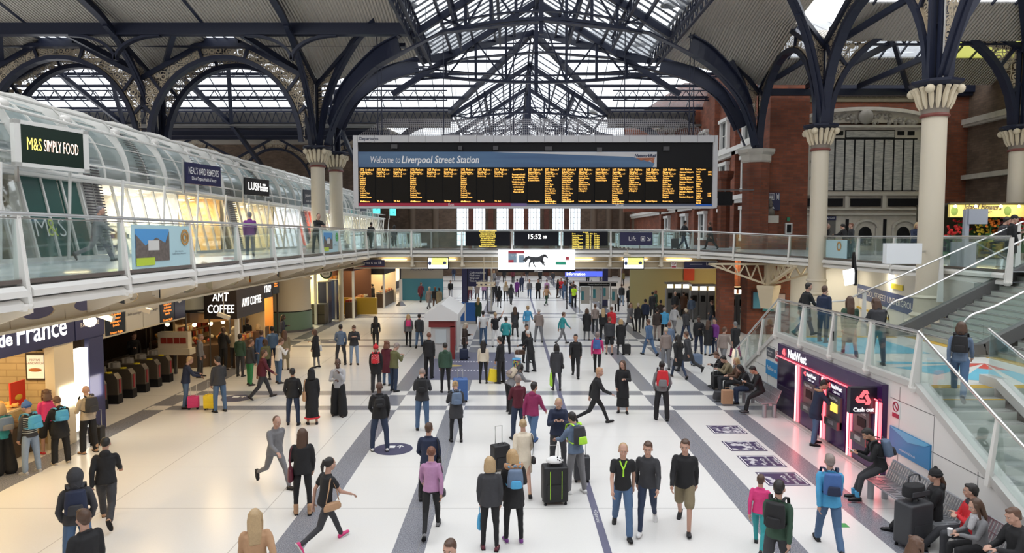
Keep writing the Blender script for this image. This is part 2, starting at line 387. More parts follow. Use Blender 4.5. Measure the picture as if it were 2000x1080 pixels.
def fascia(name,label,pts,side,z0=-.40,z1=.04):
 root=thing(name,label,'fascia',pts[0])
 g=MB();k=MB()
 for i in range(len(pts)-1):
  a,b=Vector(pts[i]),Vector(pts[i+1]);o=Vector((*(side[i]if isinstance(side,list)else side),0));d=(b-a).normalized()*.07
  g.slab([a+d+o*.12+Vector((0,0,-.03)),a+d+o*.18+Vector((0,0,-.10)),a+d+o*.18+Vector((0,0,-.2)),a+d+o*.02+Vector((0,0,-.22)),a+d+Vector((0,0,-.03))],(b-a)-2*d)
  g.slab([a+d+o*.05+Vector((0,0,-.24)),a+d+o*.12+Vector((0,0,-.30)),a+d+o*.12+Vector((0,0,z0)),a+d-o*.1+Vector((0,0,z0))],(b-a)-2*d)
  k.slab([a+d+o*.10+Vector((0,0,.005)),a+d+o*.10+Vector((0,0,.07)),a+d-o*.02+Vector((0,0,.07)),a+d-o*.02+Vector((0,0,.005))],(b-a)-2*d)
 g.build('edge_profile',WHITE,root);k.build('kick_plate',mat('brown_stone_kerb',(.12,.10,.09),.4),root);return root
Lp=left_posts+[corner]
balustrade('glass_balustrade','long glass balustrade with white tapered posts along the shop gallery',Lp,(1,0))
fascia('gallery_fascia','white stepped metal edge of the shop gallery',Lp,(1,0))
Bp=[corner]+bridge_posts
balustrade('glass_balustrade','glass balustrade with white posts along the front of the bridge',Bp,(0,-1))
fascia('gallery_fascia','white stepped metal edge along the front of the bridge',Bp,(0,-1))
def sides(pts):
 r=[]
 for i in range(len(pts)):
  a=Vector(pts[max(i-1,0)]);b=Vector(pts[min(i+1,len(pts)-1)]);d=(b-a).normalized();n_=Vector((d.y,-d.x));n_.normalize()
  r.append((n_.x,n_.y)if n_.x<0 or n_.y<0 and abs(n_.x)<.2 else(-n_.x,-n_.y))
 return r
Rp=[bridge_posts[-1]]+right_posts;rs=sides(Rp)
balustrade('glass_balustrade','curving glass balustrade with white posts around the memorial gallery',Rp,rs)
fascia('gallery_fascia','white stepped metal edge of the memorial gallery',Rp,rs)
balustrade('glass_balustrade','glass balustrade along the rear edge of the bridge',[(-7.7+2.62*k,BY+4.4,GZ)for k in range(8)],(0,1))
balustrade('glass_balustrade','distant glass balustrade in front of the far left shops',[(-10.1,42+2.4*k,GZ)for k in range(14)],(1,0))
balustrade('glass_balustrade','distant glass balustrade of the far right gallery',[(11.4,42+2.4*k,GZ)for k in range(14)],(-1,0))
root=thing('castellated_beam','long cream beam with oval holes and lamps under the shop gallery','beam',(-8.5,8,4.0))
g=MB();g.bb(-8.62,-8.28,5,37.5,3.90,3.95);g.bb(-8.62,-8.28,5,37.5,4.38,4.43);g.build('flange',CREAM2,root)
HOLE=mat('shaded_steel_web',(.16,.13,.09),.7)
web=MB();y=6.2
def webpanel(y0,y1,zc,hw,hh,cy):
 """flat web plate around one oval opening"""
 n_=20;outer=[];inner=[]
 for k in range(n_):
  t=2*math.pi*k/n_;c_,s_=math.cos(t),math.sin(t);inner.append((-8.45,cy+hw*c_,zc+hh*s_))
  m_=max(abs(c_)/((y1-y0)/2),abs(s_)/.22);outer.append((-8.45,(y0+y1)/2+c_/m_,zc+s_/m_))
 k0=outer+inner;web.add(k0+[(x+.03,a,b_)for x,a,b_ in k0],[(k,(k+1)%n_,n_+(k+1)%n_,n_+k)for k in range(n_)]+[(2*n_+k,3*n_+k,3*n_+(k+1)%n_,2*n_+(k+1)%n_)for k in range(n_)]+[(n_+k,n_+(k+1)%n_,3*n_+(k+1)%n_,3*n_+k)for k in range(n_)])
for k in range(23):
 y0=5.6+k*1.375;webpanel(y0,y0+1.375,4.165,.42,.13,y0+.69)
web.build('web',CREAM2,root)
for x,y,z in Lp[:-1]:
 g=MB();g.slab([(-8.4,y-.05,4.0),(-8.4,y-.05,4.4),(-7.55,y-.05,4.4),(-7.55,y-.05,4.3)],(0,.1,0));g.bb(-8.5,-7.9,y-.25,y+.25,4.34,4.40)
 g.beam((-8.4,y-1.3,4.38),(-7.7,y,4.36),.08,.05);g.build('bracket',CREAM,root)
g=MB();g.bb(-14,-8.6,5,37.5,4.33,4.42);struct(g.build('ceiling_under_gallery',mat('cream_soffit',(.55,.48,.36),.6)))
root=thing('bridge_beam','cream panelled beam with brackets beneath the bridge','beam',(0,BY+.6,3.7))
g=MB();g.bb(-9,12,BY+.5,BY+.62,3.72,4.42);g.build('beam_panel',mat('warm_cream_panel',(.62,.52,.36),.5),root)
g=MB();g.bb(-9,12,BY+.3,BY+.5,4.05,4.10);g.bb(-9,12,BY+.3,BY+.52,3.68,3.74);g.build('rail',WHITE,root)
for x,y,z in bridge_posts[:-1]:
 g=MB();g.bb(x-.07,x+.07,BY+.1,BY+.5,3.80,4.4);g.lathe([(.13,0),(.16,.05),(.12,.12)],(x,BY+.28,3.8),10);g.build('bracket',CREAM,root)
g=MB();g.bb(-9,12,BY+.6,BY+4.5,4.28,4.42);struct(g.build('ceiling_under_bridge',mat('cream_soffit')))
for i,(xx,lab)in enumerate(((-6.7,'warm strip light under the bridge beside the clock end shops'),(-3.9,'warm strip light under the bridge above the left information screen'),(3.9,'warm strip light under the bridge above the dangling camera'),(7.0,'warm strip light under the bridge above the second yellow screen'),(9.5,'warm strip light under the bridge by the lift sign'))):
 g=MB();g.bb(xx-.7,xx+.7,BY+.36,BY+.42,4.18,4.22)
 o=tag(g.build('strip_light',mat('warm_tube',(.9,.8,.6),emis=(1,.8,.45),es=4)),lab,'light')
k=0
def downlights(pts,e,r=.14,lab='',size=.3):
 for i,(x,y,z)in enumerate(pts):
  g=MB();g.lathe([(r,0),(r,-.03),(r*.8,-.04)],(x,y,z),14);o=tag(g.build('downlight',mat('warm_lamp_lens',(.9,.8,.6),emis=(1,.78,.45),es=5)),lab+(' row, count %d from camera end'%(i+1)if 0 else ''),'light',lab)
  lamp('downlight_glow','AREA',(x,y,z-.08),e,WARM,size,parent=None)
downlights([(-10.2,10+4.2*i,4.30)for i in range(7)],26,lab='round warm downlight in the soffit under the shop gallery')
downlights([(-16,46+9*i,4.20)for i in range(4)],160,lab='round warm downlight over the far left shops',size=1)
downlights([(16,47+9*i,4.20)for i in range(4)],120,lab='round warm downlight over the far right ticket hall',size=1)
# ================= SHOP FRONTS ON THE GALLERY (glazed barrel vault) =================
SX=-13.9
Y0,Y1=9.0,74.0
root=thing('glazed_shop_vault','long glazed barrel vault of white ribs over the gallery shops','glazed canopy',(SX,Y0,7.4))
CX,CZ,RR=-16.9,7.45,2.55
def arcpt(t,r=RR):return(CX+r*math.cos(t),CZ+r*math.sin(t))
ys=[];y=10.4-2.75+.9
while y<Y1:ys.append(y);y+=2.75
for j,y in enumerate(ys):
 g=MB();inn=[];ou=[]
 for k in range(15):
  t=math.pi*.78*k/14;dr=.05+.22*math.sin(min(math.pi,t*1.25));x,z=arcpt(t,RR-.04);X2,Z2=arcpt(t,RR+dr)
  inn.append((x,y-.04,z));ou.append((X2,y-.04,Z2))
 g.slab(inn+ou[::-1],(0,.08,0));g.build('rib',WHITE,root)
g=MB()
for j in range(len(ys)-1):
 y=(ys[j]+ys[j+1])/2
 g.ribbon([(arcpt(t)[0],y,arcpt(t)[1])for t in[math.pi*.75*k/12 for k in range(13)]],(0,1,0),.05,.06)
for t in(.55,1.0,1.45):g.bb(arcpt(t)[0]-.02,arcpt(t)[0]+.02,Y0,Y1,arcpt(t)[1]-.02,arcpt(t)[1]+.02)
g.build('glazing_bar',WHITE,root)
for j in range(len(ys)-1):
 g=MB();P=[arcpt(math.pi*.78*k/12,RR-.02)for k in range(13)]
 vs=[(x,ys[j],z)for x,z in P]+[(x,ys[j+1],z)for x,z in P]
 g.add(vs,[(k,k+1,14+k,13+k)for k in range(12)]);g.build('vault_glass',VAULTGL,root,smooth=True)
g=MB();
for t,dr,r in((.62,.42,.055),(.86,.40,.06)):
 x,z=arcpt(t,RR+dr);g.tube([(x,Y0,z),(x,Y1,z)],r,8)
for y in ys:
 x,z=arcpt(.74,RR+.3);g.sph((x,y,z),.15,8,sc=(1,1.8,1));x2,z2=arcpt(.74,RR);g.tube([(x,y,z),(x2,y,z2)],.05)
 for t in(.62,.86):a=arcpt(t,RR+.42);g.tube([(x,y-.1,z),(a[0],y-.45,a[1])],.035,6)
x,z=arcpt(0,RR+.28);g.tube([(x,Y0,z-.0),(x,Y1,z)],.07,8);g.tube([(x+.03,Y0,z+.42),(x+.03,Y1,z+.42)],.035,8)
g.build('support_tube',WHITE,root,smooth=True)
for y in(13.2,23.6+2.6,31.0,38.5):
 g=MB()
 for k in range(26):
  t=.12+k*.045;xx,zz=arcpt(t,RR+.03);g.beam((xx,y-.32,zz),(xx,y+.32,zz),.05,.02)
 g.build('louvre',DSTEEL,root)
root2=thing('gallery_shopfront','row of leaning glazed shopfronts with white frames behind the gallery walkway','shopfront',(SX,Y0,GZ))
g=MB();g.bb(SX-.15,SX+.1,Y0,Y1,GZ,GZ+.12);g.bb(SX-.75,SX-.35,Y0,Y1,7.30,7.52);g.build('sill_and_head',WHITE,root2)
g=MB()
for j,y in enumerate(ys):
 for q in range(3):
  yy=y+q*.9167;g.beam((SX,yy,GZ+.1),(SX-.55,yy,7.35),.07,.09)
g.build('mullion',WHITE,root2)
for j,y in enumerate(ys[:-1]):
 kind='P'
 g=MB();g.slab([(SX-.03,y,GZ+.12),(SX-.03,y+2.75,GZ+.12),(SX-.57,y+2.75,7.32),(SX-.57,y,7.32)],(-.01,0,0));g.build('glazing',SHOPGL,root2)
for y in ys:
 g=MB();g.tube([(SX+.28,y+.9,GZ),(SX+.52,y+.75,7.45)],.045,8);g.lathe([(.12,0),(.1,.03)],(SX+.28,y+.9,GZ),10);g.build('sloping_pole',WHITE,root2,smooth=True)
INT=mat('cream_shop_wall',(.70,.60,.42),.7)
def shop_room(y0,y1,wallm,lit=(1,.86,.6),e=60,depth=3.4,nm='gallery_shop',lab='',warm=1):
 r=thing(nm,lab,'shop',(SX-1,(y0+y1)/2,GZ));g=MB();x0=SX-.9-depth
 g.bb(x0,x0+.05,y0,y1,GZ,7.4);g.bb(x0,SX-.7,y0-.04,y0,GZ,7.4);g.bb(x0,SX-.7,y1,y1+.04,GZ,7.4);g.build('room_wall',wallm,r)
 g=MB();g.bb(x0,SX-.7,y0,y1,7.36,7.4);g.build('room_ceiling',mat('shop_ceiling',(.75,.72,.66),.7),r)
 g=MB();n_=max(1,int((y1-y0)/1.6))
 for i in range(n_):
  for q in(.9,2.2):g.lathe([(.1,0),(.1,-.03)],(SX-.9-q,y0+(i+.5)*(y1-y0)/n_,7.35),10)
 g.build('ceiling_lamp',mat('shop_lamp',(.9,.9,.9),emis=lit,es=14),r)
 lamp('shop_light','AREA',(SX-2.4,(y0+y1)/2,7.25),e*2.4,lit,1.6,(y1-y0)*.8,parent=None);bpy.data.objects[-1]if 0 else None
 return r,x0
def shelves(r,x0,y0,y1,seed,cols,rows=5,zt=7.0):
 rnd=random.Random(seed);g=MB()
 for k in range(rows+1):z=GZ+.15+k*(zt-GZ-.2)/rows;g.bb(x0+.05,x0+.5,y0+.1,y1-.1,z-.02,z+.02)
 g.build('shelf',mat('pale_shelf',(.6,.52,.38),.6),r)
 mm=[mat('product_%d_%d'%(seed,i),c,.5)for i,c in enumerate(cols)];g=MB()
 for k in range(rows):
  z=GZ+.17+k*(zt-GZ-.2)/rows;y=y0+.15
  while y<y1-.3:
   w=rnd.uniform(.08,.24);h=rnd.uniform(.12,.34)
   if rnd.random()<.85:g.bb(x0+.1,x0+.4,y,y+w*.85,z,z+h,mi=rnd.randrange(len(mm)))
   y+=w
 o=g.build('shelf_stock',mm,r);o['kind']='stuff'
M_GREEN=mat('dark_green_shop_panel',(.012,.075,.06),.3)
r,x0=shop_room(ys[0],19.4,INT,e=110,lab='food shop bay with berry poster and green glass panels on the gallery',nm='food_shop')
pb=MB();P0=atX(-6,350,SX-.62);
pa=17.4;g=MB();g.bb(SX-.95,SX-.9,15.2,17.75,GZ+.3,7.25);po=g.build('berry_poster',mat('dark_berry_board',(.05,.008,.01),.4),r)
rnd=random.Random(3);g=MB()
for(cy,cz,rad,mi)in((17.25,6.55,.42,0),(17.3,5.6,.34,0),(16.5,5.55,.3,1),(16.1,6.6,.45,1),(16.8,5.1,.25,0),(15.6,5.6,.35,0)):
 for k in range(46):
  t=rnd.uniform(0,6.28);q=rad*math.sqrt(rnd.random());g.sph((SX-.9+.04,cy+q*math.cos(t),cz+q*math.sin(t)),.06,6,mi,sc=(.5,1,1))
g.build('berry',[mat('raspberry_red',(.45,.02,.02),.35),mat('berry_orange_red',(.6,.10,.03),.4)],po,smooth=True)
g=MB();g.bb(SX-.97,SX-.93,17.8,19.4,GZ,7.4);g.build('glazed_partition',mat('olive_partition',(.30,.28,.2),.4),r)
g=MB()
for(a,b_,c_)in((18.1,6.3,0),(18.1,5.95,0),(18.5,6.1,0),(18.3,5.3,0),(18.6,5.5,0)):g.bb(SX-.92,SX-.9,a,a+.25,b_,b_+.3)
g.build('notice',LWHITE,r)
g=MB();g.lathe([(.09,0),(.09,.42),(.03,.48),(.03,.56)],(SX-.7,18.55,GZ+.15),12);tag(g.build('fire_extinguisher',mat('extinguisher_red',(.5,.02,.015),.3),smooth=True),'red fire extinguisher standing inside the food shop glass','fire extinguisher')
g=MB()
for a,b_ in((19.55,21.2),(21.3,22.15)):g.slab([(SX-.05,a,GZ+.14),(SX-.05,b_,GZ+.14),(SX-.56,b_,7.28),(SX-.56,a,7.28)],(.03,0,0))
gp=g.build('green_panel',M_GREEN,r)
PL=Vector((.545,0,0));nn=Vector((2.59-.0,0,.51)).normalized()
def onlean(y,z,off=.02):return(SX-.05-(z-GZ-.14)/3.14*.51+off+.02,y,z)
LIME=mat('lime_letter',(.5,.6,.05),.4)
text('M',onlean(19.95,5.75),.85,LWHITE,r,nrm=nn,dirx=(0,1,0),bold=-.012);text('&',onlean(20.4,5.75),.8,LIME,r,nrm=nn,dirx=(0,1,0),bold=-.008);text('S',onlean(20.85,5.75),.85,LWHITE,r,nrm=nn,dirx=(0,1,0),bold=-.012)
def louvre_panel(y0,y1,root):
 g=MB();g.slab([(SX-.06,y0,GZ+.14),(SX-.06,y1,GZ+.14),(SX-.57,y1,7.3),(SX-.57,y0,7.3)],(.02,0,0));o=g.build('vent_panel',WHITE,root)
 g=MB()
 for k in range(30):
  z=GZ+.3+k*.097
  for(a,b_)in((y0+.08,(y0+y1)/2-.05),((y0+y1)/2+.05,y1-.08)):g.beam((onlean(a,z)[0],a,z),(onlean(b_,z)[0],b_,z),.03,.045)
 g.build('slot',DSTEEL,o)
louvre_panel(22.25,23.4,r);louvre_panel(33.6,34.6,root2);louvre_panel(45.5,46.4,root2)
secs=[(23.5,29.2,'white_room',(.78,.74,.66),(1,.93,.8),150,'bright white remedy shop with shelves of small bottles',[(.05,.05,.2),(.7,.7,.7),(.1,.1,.15),(.5,.35,.2)]),(29.3,33.4,'yellow_room',(.72,.5,.22),(1,.78,.45),110,'soap shop bay glowing warm yellow on the gallery',[(.3,.1,.05),(.1,.2,.3),(.6,.5,.1),(.4,.05,.1),(.1,.3,.15)]),(34.7,40.8,'card_room',(.7,.62,.45),(1,.85,.6),110,'stationery shop bay packed with small goods on the gallery',[(.6,.5,.3),(.3,.08,.06),(.1,.2,.3),(.7,.7,.65),(.5,.3,.1)]),(41,46,'suit_room',(.6,.62,.66),(1,.97,.95),120,'cool white clothes shop bay beyond the cream column',[(.05,.1,.3),(.6,.6,.65),(.1,.1,.1)]),(46.1,51,'red_room',(.5,.08,.05),(1,.8,.6),90,'red fronted shop bay at the far end of the gallery',[(.6,.02,.02),(.7,.7,.7)]),(51.1,60,'far_room',(.6,.58,.5),(1,.9,.7),130,'pale shop bay with hanging goods far along the gallery',[(.1,.5,.5),(.6,.6,.6),(.5,.3,.1)]),(60.1,72,'end_room',(.6,.58,.5),(1,.9,.7),130,'last lit shop bay at the gallery end',[(.5,.1,.1),(.6,.6,.6),(.1,.1,.3)])]
for i,(a,b_,nm,c_,lt,e,lab,cols)in enumerate(secs):
 r,x0=shop_room(a,b_,mat(nm,c_,.7),lt,e,lab=lab);shelves(r,x0,a,b_,10+i,cols)
 if i in(0,2):shelves(r,x0+1.6,a+.6,b_-.8,40+i,cols,rows=2,zt=GZ+1.2)
def pole_sign(px,py,w,h,face,lines,label,white_frame=False,x=None,glow=True,yaw=0):
 """board fixed to a sloping pole, square to the walkway and angled to the camera"""
 X=SX+.55 if x is None else x;P=atX(px,py,X);r=thing('hanging_shop_sign',label,'sign',P)
 D=Vector((math.cos(yaw),math.sin(yaw),0));N=Vector((D.y,-D.x,0));
 g=MB();c=P+D*w/2;M3=Matrix.Rotation(yaw,3,'Z');g.box(c,(w,.14,h),rot=M3);g.build('sign_board',face,r)
 if white_frame:
  g=MB()
  for s_ in(-1,1):g.box(c+Vector((0,0,s_*h*.5)),(w+.25,.16,.10),rot=M3);g.box(c+D*s_*(w/2+.07),(.14,.16,h+.1),rot=M3)
  g.build('frame',WHITE,r)
 g=MB();g.beam(P-D*.12+Vector((0,0,-h*.75)),P-D*.12+Vector((0,0,h*.62)),.09,.06);g.build('bracket',STEEL,r)
 for(tx,dz,sz,wd,mt)in lines:text(tx,c+N*.075+Vector((0,0,dz))+D*0,sz,mt,r,nrm=N,width=wd,bold=.012)
 return r
YL=mat('yellow_neon',(.8,.6,.1),emis=(1,.75,.12),es=1.5);PK=mat('warm_neon',(.9,.7,.6),emis=(1,.66,.5),es=1.5)
yw=math.pi/2-.42
def vsign(pxl,pxr,pyc,h,face,lines,label,X=SX+.35,frame=False):
 A=atX(pxl,pyc[0],X);B=atX(pxr,pyc[1],X+.55);d=(B-A);d.z=0;w=d.length;a=math.atan2(d.y,d.x);D=d.normalized();N=Vector((D.y,-D.x,0))
 zc=(A.z+B.z)/2;c=(A+B)/2;c.z=zc;M3=Matrix.Rotation(a,3,'Z');r=thing('hanging_shop_sign',label,'sign',c)
 g=MB();g.box(c,(w,.12,h),rot=M3);g.build('sign_board',face,r)
 if frame:
  g=MB()
  for s_ in(-1,1):g.box(c+Vector((0,0,s_*(h/2+.05))),(w+.36,.15,.11),rot=M3);g.box(c+D*s_*(w/2+.09),(.18,.15,h+.2),rot=M3)
  g.build('frame',WHITE,r)
 g=MB();q=c-D*(w/2+.1);g.beam(q+Vector((0,0,-h)),q+Vector((0,0,h*.62)),.08,.06);g.build('bracket',STEEL,r)
 for(tx,u,dz,sz,wd,mt)in lines:text(tx,c+N*.07+D*u*w+Vector((0,0,dz)),sz,mt,r,nrm=N,width=wd*w,bold=-.004 if frame else.001)
vsign(37,160,(273,302),1.06,mat('dark_green_black_sign',(.01,.025,.018),.3),[('M&S',-.30,0,.50,.22,YL),('SIMPLY FOOD',.13,0,.48,.56,PK)],'dark green lit food shop sign in a white frame',frame=True)
vsign(361,429,(339,344),.88,NAVYSIGN,[("NEAL'S YARD REMEDIES",0,.1,.4,.86,LWHITE),('Ethical Organic Health & Beauty',0,-.2,.22,.7,LWHITE)],'navy remedy shop sign with white letters')
vsign(477,524,(363,368),.85,mat('black_sign',(.02,.02,.022),.4),[('LUSH',-.12,0,.55,.5,WLIT),('FRESH\nHANDMADE\nCOSMETICS',.28,0,.14,.3,WLIT)],'black soap shop sign with glowing white letters')
vsign(592,620,(383,388),.95,mat('grey_sign',(.09,.10,.12),.4),[('paper{script',0,.12,.35,.8,LWHITE),('cards  gifts  wraps',0,-.25,.14,.7,LWHITE)],'grey stationery shop sign beside the cream column')
vsign(645,663,(393,396),.9,mat('pale_sign',(.6,.62,.68),.4),[('SUIT CUT',0,0,.3,.75,mat('blue_letter',(.03,.05,.25),.5))],'pale blue shop sign beyond the cream column')
vsign(729,742,(409,410),.75,mat('turquoise_screen',(.05,.6,.6),emis=(.1,.75,.72),es=.8),[('V',0,0,.4,.3,LDARK)],'turquoise lit square sign, the nearer of two in the distance')
vsign(762,773,(414,415),.75,mat('turquoise_screen'),[('V',0,0,.4,.3,LDARK)],'turquoise lit square sign, the farther of two in the distance')
vsign(703,716,(404,406),.7,mat('grey_sign'),[('shop',0,0,.2,.6,LWHITE)],'small dark grey sign below the departures board corner')
# ================= COLUMNS =================
COLM=mat('cream_column_paint',(.60,.54,.43),.45)
GOLD=mat('bronze_tracery_paint',(.40,.32,.22),.55)
CAPM=mat('cream_capital_leaves',(.60,.52,.38),.6)
CAPG=mat('grey_brown_capital_band',(.20,.17,.14),.7);CAPR=mat('maroon_ring',(.16,.04,.03),.5)
ZC,ZN,ZP=10.9,14.5,17.0
def column(x,y,r,label,ribs=True,zb=0,capital=True,ph=1.55):
 root=thing('column',label,'column',(x,y,zb))
 g=MB();zt=ZC-1.25
 g.lathe([(r*1.9,0),(r*1.9,ph)],(x,y,zb),8);g.build('pedestal',STONE,root)
 g=MB();g.lathe([(r*1.75,0),(r*1.8,.12),(r*1.55,.2),(r*1.3,.28),(r*1.45,.36),(r*1.15,.46),(r*1.1,.95),(r*1.25,1.0),(r*1.1,1.08)],(x,y,zb+ph),24)
 g.build('base_moulding',COLM,root,smooth=True)
 g=MB();g.lathe([(r*1.06,0),(r,.5),(r*.97,zt-zb-ph-1.05)],(x,y,zb+ph+1.05),28);g.build('shaft',COLM,root,smooth=True)
 g=MB();g.lathe([(r*1.12,0),(r*1.18,.05),(r*1.08,.12)],(x,y,zt),24);g.build('necking_ring',CAPR,root,smooth=True)
 g=MB();g.lathe([(r*1.05,.1),(r*1.12,.5),(r*1.25,.8),(r*1.5,1.0)],(x,y,zt),24)
 o=g.build('capital',CAPG,root,smooth=True)
 g=MB()
 for k in range(16):
  t=2*math.pi*k/16;c,s_=math.cos(t),math.sin(t)
  P=[(r*1.1,.28),(r*1.28,.5),(r*1.42,.75),(r*1.75,.98),(r*1.95,.95)]
  pts=[(x+c*a,y+s_*a,zt+b)for a,b in P];g.tube(pts,.1,6,radii=[.04,.075*r/.33,.08*r/.33,.07*r/.33,.05])
 for k in range(4):
  t=math.pi/4+math.pi/2*k;g.sph((x+math.cos(t)*r*1.85,y+math.sin(t)*r*1.85,zt+.9),.13*r/.33,8)
 g.build('leaf_ring',CAPM,o,smooth=True)
 g=MB();g.lathe([(r*1.7,0),(r*2.1,.12),(r*2.15,.2),(r*2.0,.22)],(x,y,zt+1.02),8);g.build('abacus',NAVY,root)
 if ribs:
  g=MB()
  for a,b in((-.22,0),(.22,0),(0,-.22),(0,.22)):g.bb(x+a-.09,x+a+.09,y+b-.09,y+b+.09,ZC,ZN+.4)
  g.build('iron_post',NAVY,root);g=MB();g.tube([(x-.0,y-.36,ZC),(x-.0,y-.36,ZN)],.035,6);g.build('rainwater_pipe',mat('pale_pipe',(.45,.44,.42),.4),root)
 return root
TRAC=mat('pierced_tracery',(.42,.35,.25),.6)
def tracery_mat():
 n,l,b=nodes_of(TRAC);out=n['Material Output'];t=n.new('ShaderNodeTexCoord')
 s=n.new('ShaderNodeSeparateXYZ');l.new(t.outputs['Object'],s.inputs[0]);c=n.new('ShaderNodeCombineXYZ')
 l.new(mth(n,l,'ADD',s.outputs[0],s.outputs[1]),c.inputs[0]);l.new(s.outputs[2],c.inputs[1])
 v=n.new('ShaderNodeTexVoronoi');v.feature='DISTANCE_TO_EDGE';v.inputs['Scale'].default_value=2.2;v.inputs['Randomness'].default_value=.35;l.new(c.outputs[0],v.inputs['Vector'])
 v2=n.new('ShaderNodeTexVoronoi');v2.feature='F1';v2.inputs['Scale'].default_value=2.2;v2.inputs['Randomness'].default_value=.35;l.new(c.outputs[0],v2.inputs['Vector'])
 v3=n.new('ShaderNodeTexVoronoi');v3.feature='DISTANCE_TO_EDGE';v3.inputs['Scale'].default_value=7;l.new(c.outputs[0],v3.inputs['Vector'])
 ring=mth(n,l,'LESS_THAN',mth(n,l,'ABSOLUTE',mth(n,l,'SUBTRACT',v2.outputs['Distance'],.36)),.07)
 ring2=mth(n,l,'LESS_THAN',mth(n,l,'ABSOLUTE',mth(n,l,'SUBTRACT',v2.outputs['Distance'],.14)),.05)
 e=mth(n,l,'MAXIMUM',mth(n,l,'LESS_THAN',v.outputs['Distance'],.04),mth(n,l,'MAXIMUM',ring,ring2));e=mth(n,l,'MAXIMUM',e,mth(n,l,'LESS_THAN',v3.outputs['Distance'],.03))
 tr=n.new('ShaderNodeBsdfTransparent');mx=n.new('ShaderNodeMixShader');l.new(e,mx.inputs[0]);l.new(tr.outputs[0],mx.inputs[1]);l.new(b.outputs[0],mx.inputs[2]);l.new(mx.outputs[0],out.inputs['Surface'])
tracery_mat()
def arcade(p,q,label,twin=0,panels=True,peak=ZP,half=False):
 """iron arch between two columns: round arch, gable beams, posts, pierced panels"""
 p,q=Vector((*p,0)),Vector((*q,0));d=(q-p);L=d.length;d.normalize();N=Vector((d.y,-d.x,0));root=thing('arcade_arch',label,'iron arch',p+Vector((0,0,ZC)))
 def P(s_,z,o=0):v=p+d*s_+N*o;return Vector((v.x,v.y,z))
 r0=.35;a=L/2-r0;rise=peak-ZC-1.35
 def arc(ra,rb,n_=20,t0=0,t1=math.pi):return[(L/2-ra*math.cos(t0+(t1-t0)*k/n_),ZC+rb*math.sin(t0+(t1-t0)*k/n_))for k in range(n_+1)]
 offs=[0]if not twin else[0,twin]
 for o in offs:
  g=MB();g.ribbon([P(s_,z,o)for s_,z in arc(a,rise)],N,.42,.24);g.build('arch_rib',NAVY,root)
  g=MB();g.beam(P(0,ZN,o),P(L/2,peak,o),.30,.26);g.beam(P(L,ZN,o),P(L/2,peak,o),.30,.26);g.build('gable_beam',NAVY,root)
  for t in(.32,.62,math.pi-.62,math.pi-.32,1.30,math.pi-1.30):
   s_,z=L/2-a*math.cos(t),ZC+rise*math.sin(t)
   k=1.0
   if t in(.32,math.pi-.32):s2=.1 if s_<L/2 else L-.1;z2=z+.55
   else:s2=L/2+(s_-L/2)*1.22;z2=ZN+(peak-ZN)*(1-abs(s2-L/2)/(L/2))
   g=MB();g.beam(P(s_,z,o),P(s2,z2,o),.22,.16);g.build('divider',NAVY,root)
  if panels:
   n_=24;A=arc(a,rise,n_);B=[]
   for(s_,z)in A:
    zt=ZN+(peak-ZN)*(1-abs(s_-L/2)/(L/2))
    B.append((s_,zt))
   B[0]=(.15,ZN);B[-1]=(L-.15,ZN);A2=[(.15,ZC)]+A[1:-1]+[(L-.15,ZC)]
   g=MB();g.add([P(s_,z,o)for s_,z in A2]+[P(s_,z,o)for s_,z in B],[(k,k+1,n_+2+k,n_+1+k)for k in range(n_)]);g.build('tracery_panel',TRAC,root)
   g=MB()
   g.ribbon([P(s_,z,o+.0)for s_,z in arc(a+.17,rise+.17,20,.25,math.pi-.25)],N,.16,.05)
   g.build('bronze_edge',GOLD,root)
 return root
CL=[(-11.7,40.4),(-21.05,40.4),(-30.4,40.4),(-39.7,40.4)]
column(-11.7,40.4,.42,'nearer of the two paired cream columns beside the gallery shops',zb=4.76,ph=.1)
column(-11.35,43.2,.42,'farther of the two paired cream columns beside the gallery shops',zb=4.76,ph=.1)
for i,(x,y)in enumerate(CL[1:]):
 column(x,y,.42,('navy iron column shaft rising behind the glazed shop vault, first beyond the cream pair','navy iron column shaft rising behind the glazed shop vault, second beyond the cream pair','column at the far end of the left arcade')[i],zb=4.76,ph=.1)
for i in range(3):
 arcade(CL[i],CL[i+1],('navy iron arch with bronze tracery next to the cream column above the shop vault','navy iron arch with bronze tracery above the remedy shop vault','navy iron arch with bronze tracery at the edge above the food sign')[i],twin=-1.9)
CR=[(14.8,23.6),(15.0,32.7),(15.4,42.2),(24.8,32.9),(24.6,23.6)]
column(*CR[0],.40,'tall cream column with leafy capital behind the staircase',ph=2.35)
column(*CR[1],.40,'cream column with leafy capital standing before the marble memorial',ph=2.35)
column(*CR[3],.40,'cream column with leafy capital behind the flower stall sign',ph=2.35)
column(*CR[4],.40,'cream column outside the right edge carrying the big iron arch')
arcade(CR[2],CR[1],'navy iron arch with tracery between the brick pier and the memorial column')
arcade(CR[1],CR[0],'navy iron arch with tracery spanning between the two cream memorial columns')
arcade(CR[1],CR[3],'navy iron arch with tracery in front of the carved railway frieze')
arcade(CR[0],CR[4],'navy iron arch with rivets rising from the staircase column')
arcade(CR[3],(34.5,32.9),'navy iron arch with tracery at the edge above the flower stall')
for i in range(5):
 x0=-22.8-9.3*i
 arcade((x0,78),(x0-9.3,78),'distant navy iron arch with tracery, '+('beside the departures board','second from the departures board','third from the departures board','fourth from the departures board','fifth from the departures board')[i],panels=True)
arcade((-13.5,78),(-22.8,78),'distant navy iron arch hidden partly by the board corner')
